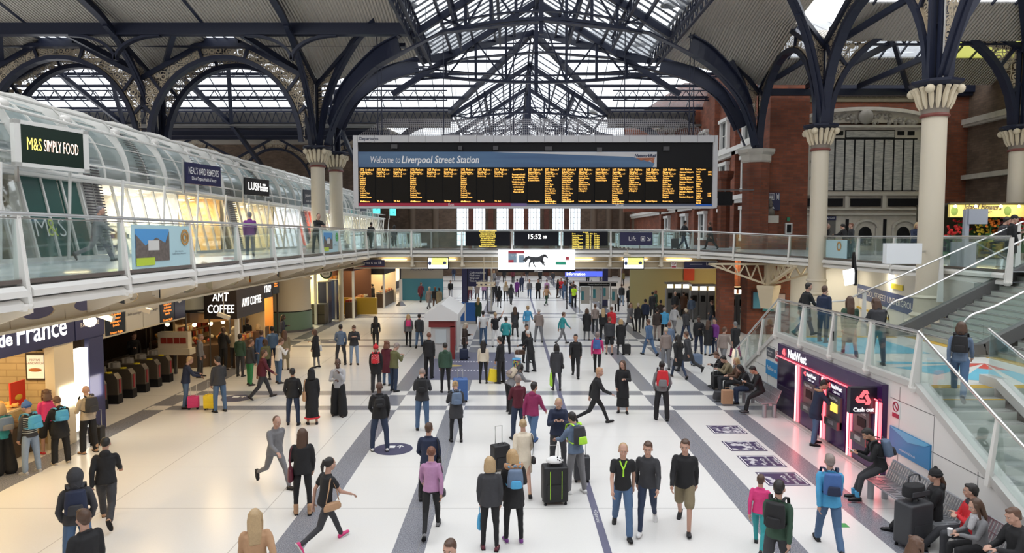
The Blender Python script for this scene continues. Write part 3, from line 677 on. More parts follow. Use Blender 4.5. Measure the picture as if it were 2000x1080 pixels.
# ---- long curved ribs springing from the columns ----
def rib(label,pts,w=.34,h=.42,web=None,nrm=None,name='curved_rib'):
 root=thing(name,label,'iron rib',pts[0]);g=MB();g.path(pts,w,.06);g.build('rib_flange',NAVY,root)
 g=MB();P2=[Vector(p)for p in pts];g.path([p+Vector((0,0,h*.5))for p in P2],.09,h);g.build('rib_web',NAVY,root)
 return root
def spline(P,n=6):
 P=[Vector(p)for p in P];out=[]
 for i in range(len(P)-1):
  p0,p1,p2,p3=P[max(i-1,0)],P[i],P[i+1],P[min(i+2,len(P)-1)]
  for k in range(n):
   t=k/n;out.append(.5*((2*p1)+(p2-p0)*t+(2*p0-5*p1+4*p2-p3)*t*t+(3*p1-p0-3*p2+p3)*t**3))
 out.append(P[-1]);return out
def tracery_fill(root,pts,corner):
 """pierced panel between a curved rib and the straight valley member above it"""
 n_=len(pts);c=Vector(corner);g=MB();e=pts[-1];b=[]
 for k in range(n_):
  t=k/(n_-1);a=Vector((pts[0].x,pts[0].y,ZC));
  b.append(a.lerp(c,min(1,t*2))if t<.5 else c.lerp(e,(t-.5)*2))
 g.add(list(pts)+b,[(k,k+1,n_+k+1,n_+k)for k in range(n_-1)]);g.build('tracery_panel',TRAC,root)
 g=MB();g.beam(c,e,.26,.24);g.build('valley_beam',NAVY,root)
def yrib(x,lab,y0=40.1,sgn=1,prof=((0,10.9),(-1.2,13.2),(-2.7,14.95),(-4.6,16.3),(-7.2,17.15),(-12.5,18.3))):
 pts=spline([(x,y0+a,z)for a,z in prof]);r=rib(lab,pts);tracery_fill(r,pts[:20],(x,y0+.3,ZN));return r
for i,(x,y)in enumerate(CL):yrib(x,'navy curved roof rib springing toward us from '+('the cream column pair','the first iron column beyond the cream pair','the second iron column beyond the cream pair','the last column of the left arcade')[i])
def hiprib(cx,cy,sx,lab):
 pts=spline([(cx+sx*a,cy-a*1.02,z)for a,z in((0,10.9),(.5,12.9),(1.5,14.6),(3.0,16.1),(4.6,17.0),(6.0,17.5),(9,18.9))]);r=rib(lab,pts,.4,.5);tracery_fill(r,pts[:22],(cx,cy,ZN));return r
hiprib(-11.5,40.1,1,'navy diagonal roof rib rising toward the centre from the left cream column')
hiprib(15.2,41.9,-1,'navy diagonal roof rib rising toward the centre from the brick pier')
def truss_arch(lab,L,Yf,Yi,apex,apexpx,W=.5):
 """L: left half outline read off the photograph, springing first"""
 root=thing('roof_truss',lab,'roof truss',(1.5,Yi,10.9));n_=len(L);P=[]
 for i,(px,py)in enumerate(L):
  t=min(1,i/4);Yv=Yf+(Yi-Yf)*t;P.append(atY(px,py,Yv))
 cx=1.55;Q=[Vector((2*cx+.4-p.x,p.y,p.z))for p in P]
 lo=spline(P,4);ro=spline(Q,4);allp=lo+[Vector((cx+.2,Yi,apex))]+ro[::-1]
 g=MB();g.path(allp,.42,.07);g.build('arch_flange',NAVY,root)
 g=MB();m=len(lo);plate=int(m*.82)
 for side in(lo,ro):
  pp=[p+Vector((0,0,.05+.42))for p in side[2:plate]];g.path(pp,.12,.9)
  g.build('plate_web',NAVY,root);g=MB()
 for side in(lo,ro):g=MB();g.path([p+Vector((0,0,1.0-.02))for p in side[4:plate]],.42,.07);g.build('top_flange',NAVY,root)
 return root,P,Q,cx+.2
def central_truss(root,px,Y,z0,apexlow,ridge=20.7,lowz=None):
 """lattice part under the glazing: rafters, tie chord, queen posts, diagonals"""
 c=1.55;g=MB();zr=lambda x:ridge-.63*abs(x-c)
 xl=px;xr=2*c-px
 g.beam((xl-1.5,Y,zr(xl-1.5)-.25),(c,Y,ridge-.25),.32,.34);g.beam((xr+1.5,Y,zr(xr+1.5)-.25),(c,Y,ridge-.25),.32,.34);g.build('rafter',NAVY,root)
 N_=8;low=[];g=MB()
 for k in range(N_+1):
  x=xl+(xr-xl)*k/N_;t=(x-xl)/(xr-xl);z=z0+(apexlow-z0)*math.sin(math.pi*t);low.append(Vector((x,Y,z)))
 g.path(low,.30,.16);g.path([p+Vector((0,0,.42))for p in low],.2,.08);g.build('tie_chord',NAVY,root)
 g=MB()
 for k in range(1,N_):
  x=low[k].x;g.beam(low[k],(x,Y,zr(x)-.2),.16,.14)
 for k in range(N_):
  a,b_=low[k],low[k+1];ta=Vector((a.x,Y,zr(a.x)-.25));tb=Vector((b_.x,Y,zr(b_.x)-.25))
  if k<N_//2:g.beam(a,tb,.10,.10)if k%2 else g.beam(ta,b_,.10,.10)
  else:g.beam(ta,b_,.10,.10)if k%2==0 else g.beam(a,tb,.10,.10)
 g.bb(c-.12,c+.12,Y-.12,Y+.12,apexlow-.8,ridge);g.build('web_member',NAVY,root)
r,P,Q,c_=truss_arch('nearest great roof truss arching over the concourse',[(639,283),(655,236),(680,189),(730,136),(780,106),(861,64)],40.2,36.0,16.9,1035);central_truss(r,-3.8,36.0,16.3,17.0)
r,P,Q,c_=truss_arch('second great roof truss arching just behind the nearest one',[(652,285),(672,240),(694,203),(735,170),(778,151),(833,137),(916,113)],43.0,43.5,17.3,1035);central_truss(r,-6.2,43.5,15.9,15.4)
for i,Y in enumerate((59.3,68.3,77.3,86.3,95.3)):
 root=thing('roof_truss',('third','fourth','fifth','sixth','last')[i]+' roof truss back from the viewer under the glazed ridge','roof truss',(1.5,Y,14));central_truss(root,-5.3,Y,15.6,14.9 if 0 else 16.4)
 g=MB()
 for s_ in(-1,1):
  pts=spline([(1.55+s_*12.8,Y,10.9),(1.55+s_*12.0,Y,13.2),(1.55+s_*10.2,Y,15.0),(1.55+s_*6.8,Y,15.9)]);g.path(pts,.35,.5)
 g.build('haunch',NAVY,root)
# ================= ROOFS =================
EZ,RZ,XL,XR,XC=16.5,20.8,-5.4,8.4,1.5
def roof_plane(root,poly,spacing,axis,purlin=1.6):
 """glass sheet plus bars that follow the slope; poly = 3D quad, axis = coordinate that bars step along"""
 g=MB();g.slab(poly,(0,0,.02));g.build('roof_pane',ROOFGL,root)
 a,b,c=[Vector(p)for p in poly[:3]];N=(b-a).cross(c-a).normalized()
 zf=lambda x,y:a.z-(N.x*(x-a.x)+N.y*(y-a.y))/N.z
 P2=[(p[0],p[1])for p in poly]
 def clip(const,ax):
  hits=[]
  for i in range(len(P2)):
   p,q=P2[i],P2[(i+1)%len(P2)]
   if(p[ax]-const)*(q[ax]-const)<0:t=(const-p[ax])/(q[ax]-p[ax]);hits.append(p[1-ax]+t*(q[1-ax]-p[1-ax]))
  return(min(hits),max(hits))if len(hits)>=2 else None
 g=MB()
 lo,hi=min(p[axis]for p in P2),max(p[axis]for p in P2);v=lo+spacing
 while v<hi:
  h=clip(v,axis)
  if h:
   e=[(v,h[0]),(v,h[1])]if axis==0 else[(h[0],v),(h[1],v)];g.beam((*e[0],zf(*e[0])-.05),(*e[1],zf(*e[1])-.05),.05,.09)
  v+=spacing
 g.build('glazing_bar',mat('grey_glazing_bar',(.10,.11,.13),.5),root)
 g=MB();ax=1-axis;lo,hi=min(p[ax]for p in P2),max(p[ax]for p in P2);v=lo+.2
 while v<hi:
  h=clip(v,ax)
  if h:
   e=[(v,h[0]),(v,h[1])]if ax==0 else[(h[0],v),(h[1],v)];A,B=Vector((*e[0],zf(*e[0])-.25)),Vector((*e[1],zf(*e[1])-.25));g.beam(A,B,.12,.22)
  v+=purlin
 g.build('purlin',NAVY,root)
def lattice(root,a,b,h=.9,step=.9,th=.09,w=0.0):
 a,b=Vector(a),Vector(b);L=(b-a).length;n_=max(2,int(L/step));g=MB();U=Vector((0,0,h));g.beam(a,b,.14,th);g.beam(a+U,b+U,.14,th)
 for k in range(n_):
  p,q=a.lerp(b,k/n_),a.lerp(b,(k+1)/n_);m=(p+q)/2;g.beam(p,m+U,.06,.06);g.beam(m+U,q,.06,.06)
 g.build('lattice_girder',NAVY,root)
rt=thing('glazed_nave_roof','pitched glass roof with dark bars over the middle of the concourse','glass roof',(XC,34,EZ))
YA,YB,YM=41.5,58.5,50.0
roof_plane(rt,[(XL,-12,EZ),(XL,YA,EZ),(XC,YM,RZ),(XC,-12,RZ)],.75,1,1.35)  # both slopes extended out of view overhead to dim the near floor
roof_plane(rt,[(XR,-12,EZ),(XR,YA,EZ),(XC,YM,RZ),(XC,-12,RZ)],.75,1,1.35)
for x in(XL,XR):lattice(rt,(x,27,EZ-.55),(x,YA,EZ-.55),.8,.8);lattice(rt,(x+.45,27,EZ-.55),(x+.45,YA,EZ-.55),.8,.8)
for x in(-3.1,-.8,XC,3.8,6.1):lattice(rt,(x,27,RZ-.63*abs(x-XC)-1.0),(x,YA if abs(x-XC)>3 else 46,RZ-.63*abs(x-XC)-1.0),.7,1.0)
rt=thing('glazed_far_nave_roof','long pitched glass roof with dark trusses running away behind the board','glass roof',(XC,70,EZ))
roof_plane(rt,[(XL,YB,EZ),(XL,108,EZ),(XC,108,RZ),(XC,YM,RZ)],1.8,1,2.2)
roof_plane(rt,[(XR,YB,EZ),(XR,108,EZ),(XC,108,RZ),(XC,YM,RZ)],1.8,1,2.2)
for x in(-2.4,XC,5.4):lattice(rt,(x,YB,RZ-.63*abs(x-XC)-1.0),(x,108,RZ-.63*abs(x-XC)-1.0),.7,1.2)
for s_ in(-1,1):
 g=MB();e=XL if s_<0 else XR
 g.beam((e,YB,EZ-.25),(XC,YM,RZ-.3),.35,.4);g.beam((e,YA,EZ-.25),(XC,YM,RZ-.3),.35,.4);g.build('valley_beam',NAVY,rt)
rt=thing('glazed_cross_roof','glass roof of the transept with zigzag girders behind the arcades','glass roof',(-25,50,EZ))
for x0,x1 in((XL,-62),(XR,44)):
 roof_plane(rt,[(x0,YB,EZ),(x1,YB,EZ),(x1,YM,RZ),(XC,YM,RZ)],1.5,0,1.3)
 roof_plane(rt,[(x0,YA,EZ),(x1,YA,EZ),(x1,YM,RZ),(XC,YM,RZ)],1.5,0,1.3)
 for(y,z)in((YB-2.2,EZ+.35),(YB-5,EZ+1.6),(YM,RZ-1.1)):lattice(rt,(x0 if y>YM+1 else XC,y,z),(x1,y,z),.8,1.1)
 lattice(rt,(x0,YB+.3,EZ-1.1),(x1,YB+.3,EZ-1.1),1.0,.7)
 g=MB();g.bb(min(x0,x1),max(x0,x1),YB+.5,YB+.8,EZ-1.35,EZ+.05);g.bb(min(x0,x1),max(x0,x1),YB-.3,YB+.9,EZ-1.45,EZ-1.3);g.build('gutter',mat('grey_gutter',(.11,.105,.10),.6),rt)
YE_=93
CORR=mat('beige_corrugated_sheet',(.50,.46,.40),.6);n,l,b=nodes_of(CORR)
t_=n.new('ShaderNodeTexCoord');w_=n.new('ShaderNodeTexWave');w_.bands_direction='X';w_.inputs['Scale'].default_value=1.9;w_.inputs['Distortion'].default_value=0
l.new(t_.outputs['Object'],w_.inputs['Vector']);q_=n.new('ShaderNodeBump');q_.inputs['Strength'].default_value=1;q_.inputs['Distance'].default_value=.10
l.new(w_.outputs['Fac'],q_.inputs['Height']);l.new(q_.outputs[0],b.inputs['Normal'])
def ceil_plane(name,poly,material=CORR,t=(0,0,.08)):g=MB();g.slab(poly,t);return struct(g.build(name,material))
def sheet(x0,x1,y0,z0,y1,z1,name='ceiling_sheet',m=CORR):return ceil_plane(name,[(x0,y0,z0),(x1,y0,z0),(x1,y1,z1),(x0,y1,z1)],m,(0,0,.08 if m is CORR else.01))
sheet(-62,XL-.2,26.0,19.3,36.0,16.75,'ceiling_left')
sheet(XR+.3,12.5,26.0,19.3,36.0,16.75,'ceiling_right')
def wedge(x0,x1,y0,z0,y1,z1):pass
for i in range(5):
 xa=-11.7-9.35*i;xb=xa-9.35;xm=(xa+xb)/2
 for(u,v_)in((xa,xm),(xb,xm)):
  ceil_plane('ceiling_gable',[(u,YA,ZN+.3),(u,36,16.75),(v_,36,16.9),(v_,YA,ZP+.15)])
 g=MB();g.bb(xm-.9,xm+.9,36.5,38.2,ZP-.32,ZP-.28)
 rl=thing('roof_light',('small skylight above the arch beside the cream column','small skylight above the second arch of the left arcade','small skylight above the third arch of the left arcade','small skylight above the fourth arch','small skylight above the fifth arch')[i],'skylight',(xm,38,ZP-.3))
 g.build('pane',mat('skylight_glow',(.9,.95,1),emis=(.92,.96,1),es=1.0),rl)
 g=MB()
 for a in(-.9,-.3,.3,.9):g.bb(xm+a-.03,xm+a+.03,36.4,38.3,ZP-.4,ZP-.32)
 g.bb(xm-.95,xm+.95,36.35,36.45,ZP-.7,ZP-.3);g.bb(xm-.95,xm+.95,38.2,38.3,ZP-.7,ZP-.3);g.build('bar',NAVY,rl)
ceil_plane('ceiling_hip_left',[(XL-.2,36,16.75),(-11.7,36,16.75),(-11.7,YA,ZN+.3),(XL-.2,YA,16.6)])
ceil_plane('ceiling_hip_right',[(XR+.3,36,16.75),(15.2,36,16.75),(15.2,YA,ZN+.3),(XR+.3,YA,16.6)])
def purlins(lab,x0,x1,rows):
 r=thing('roof_purlins',lab,'roof beam',((x0+x1)/2,rows[0][0],rows[0][1]))
 for(y,z,h)in rows:g=MB();g.bb(x0,x1,y-.12,y+.12,z-h,z);g.bb(x0,x1,y-.22,y+.22,z-h-.03,z-h+.03);g.build('purlin',NAVY,r)
 return r
r=purlins('dark iron purlins under the beige ceiling at upper left',-62,XL,((36.0,16.8,.62),(32.2,17.75,.35)))
g=MB()
for i,(x,y)in enumerate(CL):
 for s_ in(-1,1):
  pts=[(x+s_*(2.4-2.4*math.sin(t)),36.0,16.15-1.3*(1-math.cos(t)))for t in[math.pi/2*k/8 for k in range(9)]];g.ribbon(pts,(0,1,0),.3,.14)
g.build('haunch',NAVY,r)
r=purlins('dark iron purlins under the small gables of the left arcade',-62,-6,((38.2,16.35,.2),))
g=MB()
for i in range(5):
 xa=-11.7-9.35*i;xm=xa-4.675
 for s_ in(-1,1):g.beam((xm,41,ZP),(xm+s_*2.1,36.2,16.5),.28,.3);g.beam((xm+s_*4.67,40.4,ZN+.2),(xm+s_*1.6,36.2,16.5),.24,.3)
 g.beam((xm,36,16.9),(xm,27,19.1),.2,.3);
g.build('cross_beam',NAVY,r)
sheet(-62,-12,YB+.8,15.4,78,16.9,'ceiling_far_left');sheet(14,44,YB+.8,15.4,78,16.9,'ceiling_far_right')
purlins('dark iron purlins of the far left ceiling',-62,-12,((60.5,15.5,.4),(66,15.9,.5),(72,16.4,.5)))
r=thing('far_roof_braces','diagonal navy iron braces seen through the left arches','iron brace',(-30,58,15))
for i in range(5):
 x=-15-9.35*i;g=MB();g.beam((x,YB,15.2),(x-3.3,50,RZ-.4),.3,.35);g.beam((x,YB,15.2),(x+3.3,50,RZ-.4),.3,.35);g.beam((x,YB,15.2),(x-.5,68,12),.3,.4);g.build('brace',NAVY,r)
sheet(12.5,15.0,26.0,18.9,36.0,16.75,'ceiling_right_strip')
sheet(-62,-25,-14,19.6,26,19.35,'ceiling_unseen_left');sheet(-11,XL-1.5,-14,19.6,26,19.35,'ceiling_unseen_middle_left');sheet(XR+1.5,14,-14,19.6,22,19.35,'ceiling_unseen_right')  # unseen ceilings added to cut frontal light, gaps left for side sky
sheet(-12,XL,YB+.8,16.3,108,16.3,'ceiling_side_left',ROOFGL);sheet(XR,16.4,YB+.8,16.3,108,16.3,'ceiling_side_right',ROOFGL);sheet(-62,-12,78,16.9,YE_,17.1,'ceiling_end_left')  # hidden side sheets made glass to let more sky onto the far floor
g=MB()
def rgable(x0,x1,y0,y1,along):
 if along=='x':ym=(y0+y1)/2;return[[(x0,y0,ZN+.4),(x1,y0,ZN+.4),(x1,ym,ZP+.3),(x0,ym,ZP+.3)],[(x0,y1,ZN+.4),(x1,y1,ZN+.4),(x1,ym,ZP+.3),(x0,ym,ZP+.3)]]
for(y0,y1)in((32.7,42.0),(23.6,32.7)):
 for P_ in rgable(15.2,24.8,y0,y1,'x')+rgable(24.8,34.5,y0,y1,'x'):
  a,b_,c,d=[Vector(p)for p in P_]
  lo=[a,b_,b_.lerp(c,.45),a.lerp(d,.45)];ceil_plane('ceiling_gable',[tuple(v)for v in lo])
  hi=[a.lerp(d,.45),b_.lerp(c,.45),c,d]
  yel=P_[0][0]>20
  g=MB();g.slab(hi,(0,0,.03));o=g.build('ceiling_glazing',glass('aged_yellow_glass',(.85,.85,.55),.03,.2,((.8,.8,.3),.4))if yel else ROOFGL);struct(o)
  o2=MB()
  for k in range(1,9):o2.beam(hi[0].lerp(hi[1],k/9)-Vector((0,0,.05)),hi[3].lerp(hi[2],k/9)-Vector((0,0,.05)),.06,.12)
  o2.build('glazing_bar',NAVY,o)
r=thing('roof_purlins','dark iron beams and lattice above the memorial gallery','roof beam',(20,33,15))
g=MB()
for(x0,y0,x1,y1)in((15,42.2,24.8,42.2),(15.2,37.4,34,37.4),(15.2,28.2,34,28.2)):
 zz=ZN if y0>40 else ZP;g.beam((x0,y0,zz),(x1,y1,zz),.28,.4)
for x in(18.3,21.5):g.beam((x,32.7,ZN+.3),(x,42,ZN+.3),.15,.3)
for x in(15.1,24.8):
 for(a,b_)in((23.6,32.7),(32.7,42.2)):g.beam((x,a,ZN),(x+(4 if x<20 else-4),(a+b_)/2,ZP),.22,.26);g.beam((x,b_,ZN),(x+(4 if x<20 else-4),(a+b_)/2,ZP),.22,.26)
g.build('beam',NAVY,r)
lattice(r,(15.4,32.9,ZN+.3),(24.8,32.9,ZN+.3),.8,.7);lattice(r,(15.6,37,ZP-.8),(24.8,37,ZP-.8),.7,.7)
yrib(14.8,'navy curved roof rib springing toward the viewer from the staircase column',23.3)
def ribto(p,q,lab):
 p,q=Vector(p),Vector(q);pts=spline([p.lerp(q,t)+Vector((0,0,z))for t,z in((0,0),(.08,2.0),(.25,4.2),(.55,5.9),(1,7.2))]);rr=rib(lab,pts,.42,.5);tracery_fill(rr,pts[:14],(p.x,p.y,ZN));return rr
ribto((15.2,42,10.9),(9.2,42.6,10.3),'navy curved bracket rib leaning inward from the brick pier')
ribto((15.0,32.5,10.9),(7.5,25.5,11.2),'navy curved roof rib leaning inward from the memorial column')
for i,(px,py,Y)in enumerate(((799,12,34),(1307,12,34),(832,85,42),(1250,88,42),(891,222,60),(1158,222,60))):
 P=atY(px,py,Y);g=MB();g.lathe([(.05,.45),(.12,.42),(.42,.1),(.45,0),(.40,0),(.36,.08)],P,16)
 rr=thing('pendant_lamp','grey dome lamp hanging under the glass roof, '+('upper left of the board','upper right of the board','second on the left over the truss','second on the right over the truss','far one on the left','far one on the right')[i],'lamp',P)
 g.build('dome_shade',mat('grey_lamp_dome',(.35,.35,.34),.4),rr,smooth=True);g=MB();g.tube([P+Vector((0,0,.4)),P+Vector((0,0,2.2))],.03,6);g.build('stem',NAVY,rr)
# ================= FAR WALLS =================
struct_w=lambda g,n_,m:struct(g.build(n_,m))
g=MB();YE=93
wx=[-15.5+.0];wins=[]
for px in(905,935,983,1013,1042,1092,1121):wins.append((atY(px,430,YE).x,1.25))
zs,zt_=atY(1000,462,YE).z,12.2
xs=[-70]+[v for x,w in wins for v in(x-w/2-.3,x+w/2+.3)]+[50]
for i in range(0,len(xs),2):g.bb(xs[i],xs[i+1],YE,YE+.6,0,17)
for x,w in wins:g.bb(x-w/2-.3,x+w/2+.3,YE,YE+.6,0,4.2);g.bb(x-w/2-.3,x+w/2+.3,YE,YE+.6,zt_,17)
struct_w(g,'wall_back',BROWN)
g=MB();g.bb(-62,30,-14.4,-14,0,19.5);struct_w(g,'wall_behind_viewer',BROWN);g=MB();g.bb(29.8,30.3,-14,12,0,19.5);struct_w(g,'wall_right_near',BROWN)  # unseen wall behind the viewer, put in to cut flat frontal light
for i,(x,w)in enumerate(wins):
 g=MB();
 for k in range(5):g.bb(x-w/2-.3+k*(w+.6)/4-.03,x-w/2-.3+k*(w+.6)/4+.03,YE-.02,YE+.05,4.2,zt_)
 for k in range(11):g.bb(x-w/2-.3,x+w/2+.3,YE-.02,YE+.05,4.2+k*.78,4.25+k*.78)
 g.bb(x-w/2-.5,x+w/2+.5,YE-.4,YE+.1,6.15,6.35)
 o=struct(g.build('window_%d'%(i+1),mat('grey_window_bar',(.2,.2,.2),.5)))
 g=MB();g.bb(x-w/2-.3,x+w/2+.3,YE+.06,YE+.08,4.2,zt_);g.build('frosted_pane',glass('frosted_glass',(.9,.93,.96),.04,.3,((.9,.95,1),.15)),o)
pil=thing('wall_pilasters','brown brick pilasters between the tall end windows','pilaster',(0,YE,0))
for i in range(len(wins)-1):
 x=(wins[i][0]+wins[i+1][0])/2;g=MB();g.bb(x-.35,x+.35,YE-.4,YE,0,17);g.build('pilaster',DRED,pil)
for px in(805,850,1160,1190,1215,1240,1275):
 x=atY(px,430,90).x;g=MB();g.tube([(x,90,0),(x,90,13)],.45,10);g.lathe([(.5,0),(.8,.6),(.8,.9)],(x,90,10.5),10)
 tag(g.build('slim_pier',mat('brown_pier',(.12,.085,.06),.7),smooth=True),'slim brown end wall pier seen under the board, '+{805:'its far left',850:'left of the windows',1160:'right of the windows',1190:'second right of the windows',1215:'third right of the windows',1240:'fourth right of the windows',1275:'the right corner'}[px],'pier')
g=MB();g.bb(-62.3,-62,5,YE,0,19);struct_w(g,'wall_left',BROWN)
g=MB();g.bb(-62,-17,84,84.4,0,17);struct_w(g,'wall_left_far',BROWN)
for i,x in enumerate((-27.0,-23.4)):
 g=MB();pts=[(x-.9,83.9,8.2)]+[(x-.9*math.cos(t),83.9,11.5+.9*math.sin(t))for t in[math.pi*k/10 for k in range(11)]]+[(x+.9,83.9,8.2)]
 g.slab(pts,(0,.05,0));o=struct(g.build('window_%d'%(8+i),mat('pale_far_window',(.45,.5,.55),.3)));g=MB();g.path(pts+[pts[0]],.2,.15);g.build('window_frame',STONE,o)
BX=12.6
g=MB();g.bb(16.4,17.4,44.6,YE,0,19);struct_w(g,'wall_right_far',RED)
fl=thing('brick_flank_trim','white stone cornices and window surrounds on the red brick flank','stone trim',(16.4,60,5))
g=MB()
for z in(7.9,11.4):g.bb(16.0,16.4,44.6,90,z,z+.25);g.bb(15.85,16.4,44.6,90,z+.25,z+.55)
g.build('cornice',WHITE,fl)
for i,y in enumerate((46.5,51.5,57,63,70)):
 for z0,z1 in((5.4,7.4),(8.9,10.9),(12.2,14.2)):
  g=MB();g.bb(16.1,16.4,y-.9,y+.9,z0-.2,z0);g.bb(16.15,16.4,y-.9,y-.65,z0,z1);g.bb(16.15,16.4,y+.65,y+.9,z0,z1);g.bb(16.05,16.4,y-1,y+1,z1,z1+.25)
  o=g.build('window_surround',WHITE,fl);g=MB();g.bb(16.35,16.38,y-.65,y+.65,z0,z1);g.build('dark_pane',mat('dark_window',(.03,.035,.04),.15),o)
  g=MB();g.bb(16.3,16.36,y-.03,y+.03,z0,z1);g.bb(16.3,16.36,y-.65,y+.65,(z0+z1)/2-.03,(z0+z1)/2+.03);g.build('glazing_bar',WHITE,o)
 g=MB();g.bb(16.0,16.4,y+1.7,y+2.5,0,17);g.build('brick_pilaster',RED,fl)
ar=thing('stone_gable_arch','large pale stone arch with a smaller carved one in red brick above the board','stone arch',(atY(1345,230,70).x,70,12))
c0=atY(1355,330,68)
g=MB();W_=MB();W_.slab([(c0.x-7,68.3,8),(c0.x+9,68.3,8),(c0.x+9,68.3,21),(c0.x-1,68.3,21),(c0.x-7,68.3,17)],(0,.5,0));W_.build('gable_wall',RED,ar)
for R_,w_ in((6.6,.55),(5.9,.35),(3.0,.5)):
 zz=11.2;g.ribbon([(c0.x+1.4+R_*math.cos(t)*.75,68,zz+R_*1.05*math.sin(t))for t in[math.pi*k/24 for k in range(25)]],(0,1,0),.6,w_)
g.build('arch_moulding',STONE,ar)
g=MB()
for k in range(14):g.sph((c0.x+1.4+math.cos(k*.45)*1.6*(k/14),68,12.2+(k%5)*.35),.35,6)
g.build('carved_infill',STONE,ar,smooth=True)
pr=thing('brick_pier','octagonal red brick pier with pale stone cap under the great truss','pier',(15.3,42.2,0))
g=MB();g.lathe([(.85,0),(.85,10.1)],(15.35,42.2,0),8);g.build('brick_shaft',RED,pr);g=MB();g.lathe([(.85,0),(.95,.1),(.95,.45),(1.15,.6),(1.2,.8)],(15.35,42.2,10.1),8);g.build('stone_cap',STONE,pr)
g=MB();g.lathe([(.42,0),(.42,9.2),(.6,9.4),(.65,9.8)],(14.1,44.5,0),8,mi=0);tag(g.build('brick_pier',RED),'slimmer red brick pier directly behind the large octagonal one','pier')
YW=44.0
g=MB();g.bb(16.4,18.9,42.8,45,0,15.4);struct_w(g,'wall_tower',RED)
g=MB();g.bb(18.9,30.0,YW,YW+.5,0,16.5);struct_w(g,'wall_right_back',RED)
g=MB();g.bb(29.8,30.3,12,YW,0,16.5);struct_w(g,'wall_right',BROWN)
g=MB();g.bb(29.45,29.8,12,YW,12.6,12.75);g.bb(29.35,29.8,12,YW,12.75,13.1);g.bb(29.45,29.8,12,YW,9.2,9.5);struct_w(g,'trim_1',STONE)
g=MB();g.bb(18.9,29.8,YW-.35,YW,14.6,14.8);g.bb(18.9,29.8,YW-.55,YW,14.8,15.6);struct_w(g,'trim_2',NAVY)
g=MB();cy_=36.3
for R_,w_ in((3.1,.5),(2.6,.35),(2.1,.25)):g.ribbon([(29.6,cy_+R_*math.cos(t),6.8+R_*math.sin(t))for t in[math.pi*k/20 for k in range(21)]],(1,0,0),.5,w_)
for s_ in(-1,1):g.bb(29.35,29.8,cy_+s_*2.75-.6,cy_+s_*2.75+.6,4.4,6.8)
so=tag(g.build('stone_doorway_arch',STONE),'round pale stone arch in the brown brick side wall above the flower stall','stone arch')
g=MB();g.slab([(29.75,cy_+1.9*math.cos(t),6.8+1.9*math.sin(t))for t in[math.pi*k/16 for k in range(17)]],(-.03,0,0));g.build('lit_lunette',mat('yellow_lunette',(.5,.42,.12),.4),so)
fr=thing('carved_frieze','long weathered stone panel carved GREAT EASTERN RAILWAY high on the red brick','carved panel',(23.5,YW,14))
a,b_=atY(1562,185,YW-.1),atY(1815,185,YW-.1)
g=MB();g.bb(a.x,b_.x,YW-.1,YW,a.z-.42,a.z+.42);g.build('panel',mat('weathered_stone',(.20,.17,.11),.8,noise_amt=.3,noise_scale=3),fr)
g=MB();g.bb(a.x,b_.x,YW-.14,YW,a.z-.45,a.z-.38);g.bb(a.x,b_.x,YW-.14,YW,a.z+.38,a.z+.45);g.build('moulding',mat('weathered_stone'),fr)
text('GREAT EASTERN RAILWAY',((a.x+b_.x)/2,YW-.115,a.z),.62,mat('raised_carving',(.33,.29,.2),.8),fr,width=(b_.x-a.x)*.86)
# ---- memorial ----
mm=thing('marble_memorial','grey marble war memorial with rows of tall name tablets under a curved pediment','memorial',(22.8,YW,4.5))
def mx(px):return atY(px,300,YW-.4).x
def mz(py):return atY(1700,py,YW-.4).z
X0,X1=mx(1570),mx(1800)
g=MB();g.bb(X0,X1,YW-.35,YW,4.4,mz(247));g.build('body',MARBLE,mm)
g=MB();g.bb(X0-.2,X1+.3,YW-.65,YW,mz(250),mz(245));
cx_=(X0+X1)/2+.1;half=(X1-X0)/2+.3;top=mz(214);bas=mz(240)
pts=[(cx_-half*math.cos(t),YW-.45,bas+(top-bas)*math.sin(t)**.9)for t in[math.pi*k/20 for k in range(21)]]
g.ribbon([(x,y,z)for x,y,z in pts],(0,1,0),.6,.22);g.slab(pts,(0,.4,0));g.build('pediment',MARBLE,mm)
rnd=random.Random(5);g=MB();g.sph((cx_-.1,YW-.65,mz(229)),.5,12,sc=(1,.5,1))
for k in range(80):
 u=rnd.uniform(-1,1);g.sph((cx_+u*half*.8,YW-.5,bas+rnd.uniform(-.1,(top-bas)*.75*(1-u*u))),rnd.uniform(.08,.18),6)
g.build('carving',mat('carved_marble',(.33,.30,.26),.7),mm,smooth=True)
PANEL=mat('tablet_marble',(.42,.41,.38),.5);n,l,b=nodes_of(PANEL);t_=n.new('ShaderNodeTexCoord');z_=n.new('ShaderNodeTexNoise');mp=n.new('ShaderNodeMapping');mp.inputs['Scale'].default_value=(3,1,22)
l.new(t_.outputs['Object'],mp.inputs[0]);l.new(mp.outputs[0],z_.inputs['Vector']);z_.inputs['Scale'].default_value=1.0;r_=n.new('ShaderNodeValToRGB');r_.color_ramp.elements[0].position=.42;r_.color_ramp.elements[1].position=.6
l.new(z_.outputs['Fac'],r_.inputs[0]);l.new(mixc(n,l,r_.outputs[0],(.34,.33,.31),(.50,.48,.44)),b.inputs['Base Color'])
g=MB();g.bb(mx(1610),X1-.3,YW-.40,YW-.34,mz(373),mz(270));g.bb(mx(1650),mx(1747),YW-.40,YW-.34,mz(270),mz(254));g.build('tablet_backing',BLACK,mm)
xs_=[1613+k*19.1 for k in range(10)]
for k,px in enumerate(xs_):
 g=MB();g.bb(mx(px),mx(px+15.6),YW-.44,YW-.40,mz(371.5),mz(273));g.build('name_tablet',PANEL,mm)
g=MB();g.bb(mx(1652),mx(1745),YW-.44,YW-.40,mz(268),mz(256));g.build('name_tablet',PANEL,mm)
g=MB()
